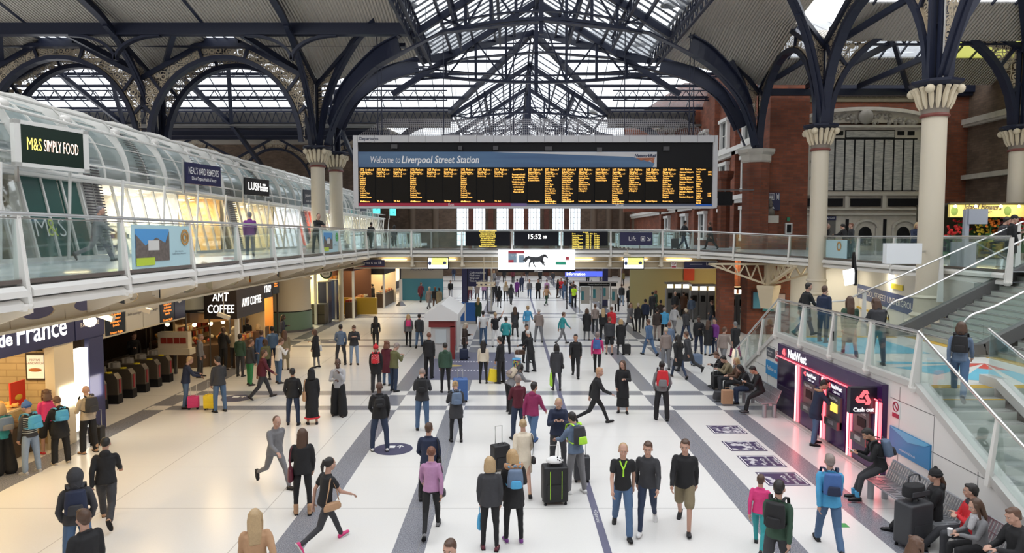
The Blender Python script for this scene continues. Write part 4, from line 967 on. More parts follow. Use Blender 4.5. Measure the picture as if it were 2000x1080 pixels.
for a_,b2 in((1571,1586),(1632,1646),(1752,1765),(1772,1785)):g.bb(mx(a_),mx(b2),YW-.40,YW-.33,mz(264),mz(256))
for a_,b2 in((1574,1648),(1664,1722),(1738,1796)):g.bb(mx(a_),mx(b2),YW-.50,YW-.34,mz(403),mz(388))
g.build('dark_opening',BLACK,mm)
g=MB()
for py in(379,407,417):g.bb(X0-.25,X1+.25,YW-.6,YW,mz(py+3),mz(py))
for px in(1573,1588,1655,1728,1798):g.bb(mx(px)-.12,mx(px)+.12,YW-.55,YW,mz(410),mz(382))
for px in(1577,1600):g.bb(mx(px)-.12,mx(px)+.12,YW-.5,YW,mz(375),mz(255))
g.build('moulding',mat('light_marble',(.52,.48,.42),.5),mm)
g=MB()
for k in range(3):
 zz=mz(280+k*32);g.beam((mx(1572),YW-.42,zz-.35),(mx(1590),YW-.42,zz),.08,.16)
g.build('spiral_band',mat('carved_marble'),mm)
dm=thing('memorial_doorways','marble doorways with arched niches below the memorial tablets','doorway',(22.8,YW,4.4))
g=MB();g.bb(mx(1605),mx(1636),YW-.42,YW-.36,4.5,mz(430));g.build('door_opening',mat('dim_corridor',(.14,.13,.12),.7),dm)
g=MB();g.bb(mx(1605),mx(1636),YW-.46,YW-.38,mz(430),mz(422));s2=g.build('door_sign',NAVYSIGN,dm);text('Bar & Grill',((mx(1605)+mx(1636))/2,YW-.47,mz(426)),.2,LWHITE,s2)
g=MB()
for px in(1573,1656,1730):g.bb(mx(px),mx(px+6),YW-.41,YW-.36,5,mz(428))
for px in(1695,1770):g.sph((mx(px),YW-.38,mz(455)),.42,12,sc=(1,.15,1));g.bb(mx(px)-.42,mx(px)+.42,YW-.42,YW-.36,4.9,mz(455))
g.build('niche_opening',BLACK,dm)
g=MB()
for px in(1695,1770):
 g.ribbon([(mx(px)+.75*math.cos(t),YW-.45,mz(445)+.5*math.sin(t))for t in[math.pi*k/10 for k in range(11)]],(0,1,0),.2,.14)
 for s_ in(-1,1):g.bb(mx(px)+s_*.72-.08,mx(px)+s_*.72+.08,YW-.5,YW-.35,4.6,mz(445))
g.build('niche_surround',mat('light_marble'),dm)
tw=42.78
def tz(px,py):return atY(px,py,tw)
a,b_=tz(1497,376),tz(1522,411)
st=thing('toilet_sign','navy sign with white toilet and wheelchair symbols on the red brick tower','sign',(a.x,tw,b_.z));g=MB();g.bb(a.x,b_.x,tw-.1,tw,b_.z,a.z);g.build('sign_board',NAVYSIGN,st)
g=MB();w_=b_.x-a.x;h_=a.z-b_.z
for u in(.12,.52):g.bb(a.x+w_*u-.012,a.x+w_*u+.012,tw-.12,tw-.1,b_.z+h_*.58,b_.z+h_*.95)
for v in(.60,.94):g.bb(a.x+w_*.1,a.x+w_*.54,tw-.12,tw-.1,b_.z+h_*v-.012,b_.z+h_*v+.012)
for u in(.22,.31,.41):g.bb(a.x+w_*u-.03,a.x+w_*u+.03,tw-.12,tw-.1,b_.z+h_*.64,b_.z+h_*.8);g.sph((a.x+w_*u,tw-.11,b_.z+h_*.86),.035,8,sc=(1,.2,1))
g.ribbon([(a.x+w_*.28+.13*math.cos(t),tw-.11,b_.z+h_*.2+.13*math.sin(t))for t in[k*.5-2.6 for k in range(9)]],(0,1,0),.02,.035)
g.sph((a.x+w_*.2,tw-.11,b_.z+h_*.44),.045,8,sc=(1,.2,1));g.beam((a.x+w_*.2,tw-.11,b_.z+h_*.4),(a.x+w_*.24,tw-.11,b_.z+h_*.22),.02,.05);g.beam((a.x+w_*.24,tw-.11,b_.z+h_*.22),(a.x+w_*.46,tw-.11,b_.z+h_*.2),.02,.05);g.beam((a.x+w_*.46,tw-.11,b_.z+h_*.2),(a.x+w_*.55,tw-.11,b_.z+h_*.1),.02,.05)
g.bb(a.x+w_*.72-.012,a.x+w_*.72+.012,tw-.12,tw-.1,b_.z+h_*.58,b_.z+h_*.95);g.bb(a.x+w_*.9-.012,a.x+w_*.9+.012,tw-.12,tw-.1,b_.z+h_*.58,b_.z+h_*.95);g.bb(a.x+w_*.78,a.x+w_*.85,tw-.12,tw-.1,b_.z+h_*.64,b_.z+h_*.88)
g.build('white_symbol',LWHITE,st)
P=tz(1539,446);st=thing('defibrillator_cabinet','white wall cabinet holding a dark defibrillator on the red brick','defibrillator',(P.x,tw,P.z));g=MB();g.bb(P.x-.22,P.x+.22,tw-.15,tw,P.z-.35,P.z+.35);g.build('cabinet',WHITE,st)
g=MB();g.bb(P.x-.13,P.x+.13,tw-.18,tw-.14,P.z-.27,P.z+.25);g.build('window',BLACK,st);g=MB();g.bb(P.x-.1,P.x+.1,tw-.05,tw,P.z+.45,P.z+.7);g.build('green_sign',mat('green_sign',(.02,.2,.1),.5),st)
P=tz(1497,425);st=thing('bust_on_plinth','carved dark bust standing on a brick and stone plinth by the tower','bust',(P.x,42.2,4.5));g=MB();g.bb(P.x-.38,P.x+.38,41.9,42.7,4.5,P.z-.3);g.build('brick_plinth',RED,st)
g=MB();g.bb(P.x-.42,P.x+.42,41.85,42.75,P.z-.35,P.z+.1);g.build('plinth_cap',STONE,st);g=MB();g.sph((P.x,42.2,P.z+.75),.17,10,sc=(1,1,1.25));g.sph((P.x,42.2,P.z+.3),.3,10,sc=(1,.7,1));g.tube([(P.x,42.2,P.z+.45),(P.x,42.2,P.z+.7)],.1);g.lathe([(.2,0),(.1,.2),(.03,.35)],(P.x,42.2,P.z+.85),8);g.build('figure',mat('bronze_bust',(.13,.11,.09),.5),st,smooth=True)
P=atY(1416,388,41.5);st=thing('blank_screen','black switched off square screen hanging right of the departures board','screen',P);g=MB();g.box(P,(.9,.12,.85));g.build('screen',BLACK,st);g=MB();g.bb(P.x-1.1,P.x+.7,P.y-.05,P.y+.05,P.z+.5,P.z+.57);g.beam((P.x,P.y,P.z+.4),(P.x,P.y,P.z+.55),.05,.05);g.bb(P.x+.5,15,P.y-.03,P.y+.03,P.z+.5,P.z+.57);g.build('mounting_arm',DSTEEL,st)
# ================= DEPARTURES BOARD =================
BYD=36.6
def bd(px,py):return atY(px,py,BYD)
A,B=bd(690,265),bd(1399,406)
bx0,bx1,bz1,bz0=A.x,B.x,A.z,B.z
bs=(bx1-bx0)/709.0
def BXp(px):return bx0+(px-690)*bs
def BZp(py):return bz1-(py-265)*bs
db=thing('departures_board','huge black departures board with amber train times in a pale frame above the bridge','departures board',((bx0+bx1)/2,BYD,bz0))
g=MB();g.bb(bx0+.1,bx1-.1,BYD+.02,BYD+.6,bz0+.05,bz1-.1);g.build('housing',BOARD,db)
FR=mat('pale_grey_frame',(.50,.50,.52),.45)
g=MB();g.bb(bx0,bx1,BYD-.12,BYD+.65,BZp(278),bz1);g.bb(bx0,BXp(699),BYD-.12,BYD+.65,bz0,BZp(278));g.bb(BXp(1390),bx1,BYD-.12,BYD+.65,bz0,BZp(278));g.bb(bx0,bx1,BYD-.08,BYD+.65,bz0-.02,BZp(402));fo=g.build('frame',FR,db)
g=MB()
for k in range(22):g.bb(BXp(699+k*33.0)-.008,BXp(699+k*33.0)+.008,BYD-.125,BYD-.1,BZp(278),bz1)
g.build('joint',DSTEEL,fo)
text('Departures',(BXp(721),BYD-.13,BZp(271.5)),.24,LDARK,fo,width=1.03,bold=.004)
BAN=mat('blue_welcome_banner',(.05,.10,.20),.4);n,l,b=nodes_of(BAN);t_=n.new('ShaderNodeTexCoord');z_=n.new('ShaderNodeTexNoise');mp=n.new('ShaderNodeMapping');mp.inputs['Scale'].default_value=(.12,1,1.6);mp.inputs['Rotation'].default_value=(0,.03,0)
l.new(t_.outputs['Object'],mp.inputs[0]);l.new(mp.outputs[0],z_.inputs['Vector']);z_.inputs['Scale'].default_value=1.3;l.new(mixc(n,l,z_.outputs['Fac'],(.03,.06,.15),(.11,.22,.36)),b.inputs['Base Color'])
g=MB();g.bb(BXp(699),BXp(1281),BYD-.04,BYD+.02,BZp(326),BZp(296));ban=g.build('welcome_banner',BAN,db)
g=MB();g.slab([(BXp(960),BYD-.045,BZp(296.5)),(BXp(1281),BYD-.045,BZp(296.5)),(BXp(1281),BYD-.045,BZp(326)),(BXp(1273),BYD-.045,BZp(326)),(BXp(1277),BYD-.045,BZp(318)),(BXp(1233),BYD-.045,BZp(306))],(0,.004,0));g.build('white_swoosh',FR,ban)
g=MB()
for a_,b_ in((1240,1250),(1255,1262),(1267,1275)):g.slab([(BXp(1277),BYD-.05,BZp(307.5)),(BXp(a_),BYD-.05,BZp(308+(a_-1240)*.2)),(BXp(b_),BYD-.05,BZp(313+(b_-1250)*.22))],(0,.003,0))
g.build('orange_track',mat('orange_brown_print',(.35,.12,.06),.5),ban)
text('Welcome to',(BXp(722),BYD-.045,BZp(312)),.52,LWHITE,ban,align='LEFT',width=1.62,shear=.18)
text('Liverpool Street Station',(BXp(783),BYD-.045,BZp(312)),.55,LWHITE,ban,align='LEFT',width=BXp(934)-BXp(783),shear=.18,bold=.010)
text('NetworkRail',(BXp(1258),BYD-.05,BZp(304)),.23,LDARK,ban,width=BXp(1280)-BXp(1237),shear=.25,bold=.01)
g=MB()
for px,w_,zc in((764,12,286),(894,8,289),(962,10,289),(1063,14,290),(1164,10,292),(1293,12,290)):g.bb(BXp(px),BXp(px+w_),BYD-.09,BYD+.02,BZp(zc+4),BZp(zc-4))
g.build('service_box',mat('dull_grey_box',(.05,.05,.055),.5),db)
g=MB();g.bb(BXp(699),BXp(996),BYD-.06,BYD+.02,BZp(401.5),BZp(395.5));o=g.build('east_strip',mat('crimson_strip',(.36,.01,.045),.5),db);text('East',(BXp(880),BYD-.065,BZp(398.5)),.2,LWHITE,o)
g=MB();g.bb(BXp(996),BXp(1028),BYD-.06,BYD+.02,BZp(402),BZp(396));g.build('lilac_strip',mat('lilac_strip',(.15,.11,.28),.5),db)
g=MB();g.bb(BXp(1028),BXp(1357),BYD-.06,BYD+.02,BZp(403),BZp(397));o=g.build('west_strip',mat('slate_strip',(.11,.13,.19),.5),db);text('West',(BXp(1209),BYD-.065,BZp(400)),.2,LWHITE,o)
g=MB();g.bb(BXp(1357),BXp(1390),BYD-.06,BYD+.02,BZp(403.5),BZp(397.5));g.build('blue_strip',mat('bright_blue_strip',(.01,.10,.45),.5),db)
SOU=['Ilford','Romford','Shenfield','Billericay','Wickford','Rayleigh','Hockley','Rochford','Southend Airpt','Prittlewell','Southend Victoria','','& Southminster']
CAM=['Tottenham Hale','Cheshunt','Broxbourne','Roydon','Harlow Town','Harlow Mill','Sawbridgeworth','Bishops Stortford','Stansted Mfitchet','Elsenham','Newport','Audley End','Great Chesterford','Whittlesford Pkwy','& Cambridge']
ENF=['Hackney Downs','London Fields','Cambridge Heath','Bethnal Green','Seven Sisters','Bruce Grove','White Hart Lane','Silver Street','Edmonton Green','Bush Hill Park','Southbury','Turkey Street','& Enfield Town']
CHI=['Bethnal Green','Hackney Downs','Clapton','St James Street','Walthamstow Ctl','Wood Street','Highams Park','& Chingford']
STA=['Tottenham Hale','Stansted Mfitchet','& Stansted Airport']
colsd=[('1552  Southend',SOU,'abellio'),('1555  Platform -',['Stratford only'],'TfL Rail'),('1610  Platform -',['Stratford only'],'TfL Rail'),('1622  Platform -',SOU,'abellio'),('1625  Platform -',['Stratford only'],'TfL Rail'),('1640  Platform -',['Stratford only'],'TfL Rail'),('1652  Platform -',SOU,'abellio'),('1655  Platform -',['Stratford only'],'TfL Rail'),('1710  Platform -',['Stratford only'],'TfL Rail'),None,('1555  Platform 4',STA,'Stansted Express'),('1557  Platform 7',CAM,'Greater Anglia'),('1600  Platform 3',ENF,'London Overground'),('1603  Platform -',CHI,'London Overground'),('1610  Platform 5',STA,'Stansted Express'),('1615  Platform -',CAM+[],'London Overground'),('1618  Platform -',CHI,'London Overground'),('1625  Platform -',STA+[],'Stansted Express'),('1628  Platform -',CAM[:11],'Greater Anglia'),'S','L']
for i,c in enumerate(colsd):
 xl=701+i*32.85;g=MB();g.bb(BXp(xl),BXp(xl+30.6),BYD-.03,BYD+.02,BZp(395),BZp(326.5));o=g.build('display_column',mat('led_matrix_black',(.014,.012,.010),.6,spec=.1),db)
 k=dict(align='LEFT',ay='TOP',res=1);x=BXp(xl+.8)
 if c is None:body='Special Notices\n\nPassengers should\nbe aware that due\nto works in the\nWickford area the\nservice is subject\nto alteration at\nthe weekend\nPlease ask staff';text(body,(BXp(xl+15),BYD-.035,BZp(328)),.135,AMBER,o,ay='TOP',res=1,width=.72)
 elif c=='S':
  for q in range(3):text(('1555','1610','1625')[q]+'  Platform\nStansted Airport\nFast to\nStansted Airport',(x,BYD-.035,BZp(328+q*19)),.14,AMBER,o,width=.74,**k)
 elif c=='L':
  text('Today\'s Departures\n'+'\n'.join(['Norwich','Ipswich','Clacton','Colchester','Harwich Intl','Braintree','Witham','Chelmsford','Hertford East','Cheshunt','Chingford','Enfield Town','Cambridge','Kings Lynn','Stansted']),(x,BYD-.035,BZp(328)),.13,AMBER,o,width=.5,**k)
  text('\n'.join(['1600','1602','','','','','','','','1607','1618']),(BXp(xl+23),BYD-.035,BZp(333)),.13,AMBER,o,width=.18,**k)
 else:
  text(c[0],(x,BYD-.035,BZp(328)),.17,AMBER,o,width=.74,**k)
  dest=c[1][-1].replace('& ','').replace(' only','');text(dest,(x,BYD-.035,BZp(332.6)),.17,AMBER,o,width=.45 if len(dest)<11 else.62,**k)
  text('Calling at   Page 1 of 1',(x,BYD-.035,BZp(337)),.115,AMBER,o,width=.68,**k)
  text('\n'.join(c[1][:15]),(x,BYD-.035,BZp(341)),.125,AMBER,o,lsp=.92,width=.62 if max(map(len,c[1]))>14 else.45,**k)
  text(c[2],(x,BYD-.035,BZp(389.5)),.14,AMBER,o,width=.035*len(c[2])+.06,**k)
g=MB()
for px in(736,744,865,1002,1106,1219,1346,1354):g.tube([(BXp(px),BYD+.3,bz1),(BXp(px),BYD+.3,17.5)],.028,6)
tag(g.build('hanger_rods',NAVY),'slim steel rods hanging the departures board from the trusses','hanger')
NET=bpy.data.materials.new('grey_bird_net');NET.use_nodes=True;n=NET.node_tree.nodes;l=NET.node_tree.links;b=n['Principled BSDF'];b.inputs['Base Color'].default_value=(.22,.21,.22,1)
t_=n.new('ShaderNodeTexCoord');s_=n.new('ShaderNodeSeparateXYZ');l.new(t_.outputs['Object'],s_.inputs[0])
ln=[mth(n,l,'LESS_THAN',mth(n,l,'FRACT',mth(n,l,'MULTIPLY',s_.outputs[k_],9)),.30)for k_ in(0,2)]
tr=n.new('ShaderNodeBsdfTransparent');mx_=n.new('ShaderNodeMixShader');l.new(mth(n,l,'MAXIMUM',ln[0],ln[1]),mx_.inputs[0]);l.new(tr.outputs[0],mx_.inputs[1]);l.new(b.outputs[0],mx_.inputs[2]);l.new(mx_.outputs[0],n['Material Output'].inputs['Surface'])
g=MB();g.add([(bx0,BYD+.5,bz1),(bx1,BYD+.5,bz1),(BXp(1345),BYD+1.2,BZp(225)),(BXp(742),BYD+1.2,BZp(225))],[(0,1,2,3)]);g.tube([(BXp(742),BYD+1.2,BZp(225)),(BXp(1345),BYD+1.2,BZp(225))],.02,5);tag(g.build('bird_net',NET),'grey bird netting stretched over the top of the departures board','net')
def panel(px0,px1,py0,py1,Y,m,label,cat='screen',name='information_screen',th=.10,par=None):
 a,b_=atY(px0,py0,Y),atY(px1,py1,Y);r=thing(name,label,cat,((a.x+b_.x)/2,Y,b_.z));g=MB();g.bb(a.x,b_.x,Y,Y+th,b_.z,a.z);o=g.build('panel',m,r)
 return r,o,a,b_
YS=BY-.22
SCR=mat('dark_screen',(.010,.011,.016),.5,spec=.15)
r,o,a,b_=panel(909,996,452,480,YS,SCR,'dark notice screen with a centred amber message set in the bridge railing');text('SECURITY ANNOUNCEMENT\nPlease keep your personal\nproperty with you at all times\nto avoid it causing a security\nalert which may result in\ndisruption for the safety of\ncustomers smoking is not\npermitted in this station\nThank you for your cooperation',((a.x+b_.x)/2,YS-.01,(a.z+b_.z)/2),.105,mat('yellow_led',(.1,.08,.01),emis=(1,.75,.12),es=1.3),o,width=1.0,res=1)
r,o,a,b_=panel(1004,1091,452,480,YS,SCR,'dark clock screen reading 15:52 at the middle of the bridge railing');text('15:52',((a.x+b_.x)/2-.12,YS-.01,(a.z+b_.z)/2+.1),.36,WLIT,o);text('08',((a.x+b_.x)/2+.47,YS-.01,(a.z+b_.z)/2+.07),.22,WLIT,o)
r,o,a,b_=panel(1100,1187,452,480,YS,SCR,'dark arrivals screen with amber columns set in the bridge railing')
YL2=mat('yellow_led');text('Arrivals',((a.x+b_.x)/2,YS-.01,a.z-.05),.1,YL2,o,res=1)
text('From\nStansted Airport\nCambridge\nStansted Airport\nCheshunt\nStansted Airport\nCambridge\nStansted Airport\nStansted Airport',(a.x+.5,YS-.01,a.z-.08),.1,YL2,o,align='LEFT',ay='TOP',res=1,width=.6);text('Time\n1552\n1555\n1600\n1602\n1605\n1608\n1610\n1615',(a.x+1.25,YS-.01,a.z-.08),.1,YL2,o,align='LEFT',ay='TOP',res=1);text('Plat\n4\n7\n3\n5\n4\n6\n3\n5',(a.x+1.52,YS-.01,a.z-.08),.1,YL2,o,align='LEFT',ay='TOP',res=1);text('Due\nOn time\nOn time\nOn time\nOn time\nOn time\nOn time\nOn time\nOn time',(a.x+1.72,YS-.01,a.z-.08),.1,YL2,o,align='LEFT',ay='TOP',res=1,width=.3)
r,o,a,b_=panel(1211,1274,454,479,YS,NAVYSIGN,'navy Lift sign with a lift symbol and arrow on the bridge railing','sign','lift_sign');text('Lift',(a.x+.68,YS-.01,(a.z+b_.z)/2),.33,LWHITE,o)
g=MB();c_=(a.x+1.28,(a.z+b_.z)/2)
for s_ in(-1,1):g.bb(c_[0]+s_*.11-.012,c_[0]+s_*.11+.012,YS-.02,YS,c_[1]-.12,c_[1]+.12);g.bb(c_[0]-.12,c_[0]+.12,YS-.02,YS,c_[1]+s_*.11-.012,c_[1]+s_*.11+.012);g.bb(c_[0]+s_*.035-.02,c_[0]+s_*.035+.02,YS-.02,YS,c_[1]-.07,c_[1]+.05)
g.beam((c_[0]+.26,YS-.01,c_[1]+.09),(c_[0]+.42,YS-.01,c_[1]-.09),.02,.03);g.bb(c_[0]+.26,c_[0]+.43,YS-.02,YS,c_[1]-.11,c_[1]-.08);g.bb(c_[0]+.4,c_[0]+.43,YS-.02,YS,c_[1]-.11,c_[1]+.06);g.build('lift_symbol',LWHITE,o)
YB_=BY-.55
r,o,a,b_=panel(973,1123,488,527,YB_,mat('bright_advert_screen',(.7,.72,.74),emis=(.90,.93,.97),es=.95),'long bright advert screen showing a dark running horse under the bridge','advert screen','advert_screen',th=.25)
g=MB();g.bb(a.x,b_.x,YB_-.02,YB_+.25,b_.z-.13,b_.z);g.bb(a.x+.4,a.x+.5,YB_+.2,BY+.55,3.9,4.0);g.bb(b_.x-.5,b_.x-.4,YB_+.2,BY+.55,3.9,4.0);fo=g.build('black_bezel',BLACK,r);text('JCDecaux',((a.x+b_.x)/2+.1,YB_-.03,b_.z-.065),.11,LWHITE,fo,bold=.004)
W_=b_.x-a.x;H_=a.z-b_.z;X_=lambda u:a.x+u*W_;Z_=lambda v:b_.z+v*H_
HG=mat('horse_grey_print',(.06,.065,.075),.5);g=MB();y_=YB_-.012
g.sph((X_(.50),y_,Z_(.52)),.34,14,sc=(1,.02,.42));g.sph((X_(.545),y_,Z_(.55)),.2,12,sc=(1,.02,.72));g.sph((X_(.46),y_,Z_(.53)),.2,12,sc=(1,.02,.72))
def flat(pts,ws):
 for i in range(len(pts)-1):
  p,q=pts[i],pts[i+1];d=Vector((q[0]-p[0],0,q[1]-p[1])).normalized();nn_=Vector((-d.z,0,d.x));P_,Q_=Vector((p[0],y_,p[1])),Vector((q[0],y_,q[1]))
  g.slab([P_+nn_*ws[i],P_-nn_*ws[i],Q_-nn_*ws[i+1],Q_+nn_*ws[i+1]],(0,-.004,0))
flat([(X_(.55),Z_(.58)),(X_(.585),Z_(.70)),(X_(.605),Z_(.74))],[.13,.08,.07]);flat([(X_(.60),Z_(.76)),(X_(.645),Z_(.60))],[.07,.035])
flat([(X_(.56),Z_(.48)),(X_(.60),Z_(.36)),(X_(.57),Z_(.26))],[.06,.03,.02]);flat([(X_(.55),Z_(.46)),(X_(.585),Z_(.30)),(X_(.62),Z_(.18))],[.06,.03,.02])
flat([(X_(.44),Z_(.5)),(X_(.405),Z_(.33)),(X_(.40),Z_(.12))],[.09,.035,.02]);flat([(X_(.46),Z_(.46)),(X_(.46),Z_(.30)),(X_(.49),Z_(.12))],[.08,.03,.02]);flat([(X_(.44),Z_(.6)),(X_(.38),Z_(.64)),(X_(.34),Z_(.42))],[.05,.09,.1])
g.build('horse_picture',HG,o)
g=MB();g.bb(X_(.75),X_(.88),YB_-.01,YB_,Z_(.26),Z_(.40));g.build('green_box',mat('green_advert_box',(.03,.45,.28),.5),o)
g=MB();g.bb(X_(.13),X_(.24),YB_-.01,YB_,Z_(.35),Z_(.95));g.bb(X_(.27),X_(.34),YB_-.01,YB_,Z_(.35),Z_(.75));g.build('building_picture',mat('bluegrey_advert',(.3,.42,.55),.5),o)
g=MB();g.bb(X_(.13),X_(.34),YB_-.013,YB_,Z_(.82),Z_(.95));g.bb(X_(.13),X_(.20),YB_-.013,YB_,Z_(.35),Z_(.5));g.bb(X_(.88),X_(.92),YB_-.013,YB_,Z_(.5),Z_(.65));g.build('red_picture',mat('red_advert',(.55,.05,.08),.5),o)
g=MB();g.slab([(X_(.62),YB_-.006,Z_(.30)),(X_(.76),YB_-.006,Z_(.72)),(X_(1),YB_-.006,Z_(.78)),(X_(1),YB_-.006,Z_(.2))],(0,.003,0));g.bb(X_(.24),X_(.62),YB_-.008,YB_,Z_(.19),Z_(.22));g.build('pale_houses',mat('pale_advert_houses',(.6,.58,.55),emis=(.9,.86,.8),es=.5),o)
text('for business',(X_(.25),YB_-.02,Z_(.72)),.15,LWHITE,o)
YEL=mat('yellow_lit_screen',(.6,.6,.1),emis=(.85,.85,.18),es=.9)
for px0,px1,lab in((835,876,'small yellow and white advert screen hanging under the bridge before the left information pillar'),(1218,1258,'small yellow and white advert screen hanging under the bridge between the two right hand brackets')):
 r,o,a,b_=panel(px0,px1,502,526,BY-.1,BLACK,lab[:90],'advert screen','advert_screen',th=.12);r['label']={835:'small yellow advert screen under the bridge near the blue display boards',1218:'small yellow advert screen under the bridge near the blue information pillar'}[px0]
 g=MB();g.bb(a.x+.04,b_.x-.04,BY-.115,BY-.1,b_.z+.05,a.z-.05);g.build('lit_face',mat('white_lit_face',(.8,.8,.8),emis=(.9,.93,.95),es=.9),o);g=MB();g.bb(a.x+.22,b_.x-.05,BY-.125,BY-.115,b_.z+.25,a.z-.05);g.build('yellow_panel',YEL,o)
 g=MB();g.sph((b_.x-.22,BY-.13,(a.z+b_.z)/2+.02),.11,8,sc=(1,.1,.8));g.sph((a.x+.13,BY-.13,(a.z+b_.z)/2),.09,8,sc=(1,.1,1.3));g.build('picture_figure',mat('navy_picture',(.05,.08,.2),.5),o);text('Keep an eye out\nfor each other',((a.x+b_.x)/2,BY-.135,a.z-.18),.09,mat('green_small_text',(.2,.3,.1),.5),o,res=1)
r,o,a,b_=panel(690,751,507,520,BY-.1,NAVYSIGN,'navy hanging sign reading Platforms 6 to 18 at the gallery corner','sign','platform_sign');text('Platforms 6 to 18',((a.x+b_.x)/2,BY-.11,(a.z+b_.z)/2),.2,LWHITE,o);g=MB();g.bb(a.x,b_.x,BY-.11,BY,b_.z-.02,b_.z+.02);g.build('red_edge',mat('crimson_strip'),o)
r,o,a,b_=panel(1337,1399,511,524,BY+.3,NAVYSIGN,'navy hanging Lift sign under the bridge by the ticket hall','sign','lift_sign');text('Lift',(a.x+1.35,BY+.29,(a.z+b_.z)/2+.05),.2,LWHITE,o);g=MB();g.bb(a.x+.3,a.x+1,BY+.28,BY+.3,(a.z+b_.z)/2+.03,(a.z+b_.z)/2+.06);g.build('arrow_line',LWHITE,o)
g=MB();P=atY(1316,516,BY+.35);g.bb(P.x-.14,P.x+.14,P.y,P.y+.03,P.z-.24,P.z+.18);o=tag(g.build('no_smoking_sign',LWHITE),'white no smoking notice with red ring under the bridge','sign')
g=MB();g.ribbon([(P.x+.1*math.cos(t),P.y-.01,P.z+.05+.1*math.sin(t))for t in[math.pi*k/8 for k in range(17)]],(0,1,0),.01,.02);g.bb(P.x-.12,P.x+.12,P.y-.01,P.y,P.z-.22,P.z-.12);g.beam((P.x-.07,P.y-.01,P.z+.12),(P.x+.07,P.y-.01,P.z-.02),.01,.02);g.build('red_ring',mat('crimson_strip'),o)
# ================= RIGHT: STAIR BLOCK WITH CASH MACHINES =================
WX,LZ=8.5,2.31
TILE=mat('white_wall_panel',(.74,.73,.71),.3)
YN,YF,YT,YB0=13.85,21.2,9.3,25.2
XR2=12.85
g=MB();g.slab([(WX,YT,0),(WX,YN,LZ),(WX,YF,LZ),(WX,YB0,0)],(.18,0,0));struct(g.build('wall_stair_side',TILE))
jt=thing('panel_joints','thin dark joints between the white stair wall panels','joint lines',(WX,15,0));g=MB()
for z in(.35,1.15,1.9):
 ya=YT+z/LZ*(YN-YT)+.1;yb=YB0-z/LZ*(YB0-YF)-.1
 g.bb(WX-.004,WX,ya,14.75,z-.006,z+.006);g.bb(WX-.004,WX,20.9,yb,z-.006,z+.006)
for y in(10.6,11.9,13.2,14.4,21.9,23.4):
 zt=min(LZ,(y-YT)/(YN-YT)*LZ)if y<YN else min(LZ,(YB0-y)/(YB0-YF)*LZ);g.bb(WX-.004,WX,y-.006,y+.006,0.02,zt-.1)
g.build('joint',DSTEEL,jt)
LF=mat('pale_landing_floor',(.62,.62,.58),.3)
g=MB();g.bb(WX+.18,XR2+6,YN,YF,LZ-.25,LZ);struct(g.build('floor_landing',LF))
g=MB();g.slab([(WX-.06,YT,-.0),(WX-.06,YN,LZ+.0),(WX-.06,YF,LZ),(WX-.06,YB0,0),(WX-.06,YB0,.13),(WX-.06,YF+.05,LZ+.13),(WX-.06,YN-.05,LZ+.13),(WX-.06,YT,.16)],(.3,0,0));tag(g.build('stair_coping',mat('grey_stone_coping',(.50,.49,.47),.35)),'grey coping band running along the top of the white stair wall','coping')
NOSE=mat('step_tread',(.30,.31,.29),.35);RIS=mat('pale_step_riser',(.42,.46,.42),.4);YLW=mat('yellow_step_edge',(.42,.27,.03),.6)
def flight_y(name,lab,x0,x1,y_top,z_top,y_bot,z_bot,n_=14):
 """stairs falling along Y, from (y_top,z_top) to (y_bot,z_bot)"""
 r=thing(name,lab,'stairs',((x0+x1)/2,y_bot,z_bot));dy=(y_bot-y_top)/n_;dz=(z_top-z_bot)/n_
 for k in range(n_):
  z=z_top-dz*(k+1);ya,yb=y_top+dy*k,y_top+dy*(k+1);s_=1 if dy>0 else-1
  g=MB();g.bb(x0,x1,ya,yb,z-.16,z,mi=0);g.bb(x0,x1,ya,ya+.014*s_,z,z+dz-.004,mi=1);g.bb(x0,x1,yb-.05*s_,yb+.012*s_,z-.03,z+.006,mi=2 if k else 3);g.build('step',[NOSE,RIS,STEEL,YLW],r)
 g=MB();g.bb(x0,x1,y_top-.3*(1 if dy>0 else-1),y_top,z_top-.05,z_top+.008);g.build('top_edge',YLW,r)
 return r
flight_y('staircase','near flight of grey steps coming down toward the viewer beside the white wall',WX+.24,10.15,YN,LZ,YT,0)
flight_y('staircase','second flight of grey steps coming down toward the viewer at the right edge',10.45,12.3,YN,LZ,YT,0)
flight_y('staircase','flight of steps dropping from the landing to the concourse behind the benches',WX+.24,12.2,YF,LZ,YB0,0)
def flight_x(lab,y0,y1,x0,z0,x1,z1,n_=14):
 r=thing('staircase',lab,'stairs',(x0,(y0+y1)/2,z0));dx=(x1-x0)/n_;dz=(z1-z0)/n_
 for k in range(n_):
  x=x0+dx*k;z=z0+dz*(k+1);g=MB();g.bb(x,x+dx,y0,y1,z-.3,z,mi=0);g.bb(x-.01,x,y0,y1,z-dz,z-.02,mi=1);g.bb(x-.02,x+.05,y0,y1,z-.025,z+.006,mi=2);g.bb(x+.08,x+.11,y0,y1,z,z+.004,mi=4);g.build('step',[NOSE,RIS,STEEL,YLW,BLACK],r)
 g=MB();g.bb(x0-.32,x0,y0,y1,z0,z0+.008);g.build('bottom_edge',YLW,r);return r
fx=(('far lane of the pale steps rising to the memorial gallery',17.75,21.1),('middle lane of the pale steps rising to the memorial gallery',14.6,17.45),('near lane of the pale steps rising at the right edge',12.0,14.3))
for lab,y0,y1 in fx:flight_x(lab,y0,y1,XR2,LZ,XR2+3.7,4.40)
BAND=mat('dark_grey_stringer',(.15,.15,.15),.35,.3)
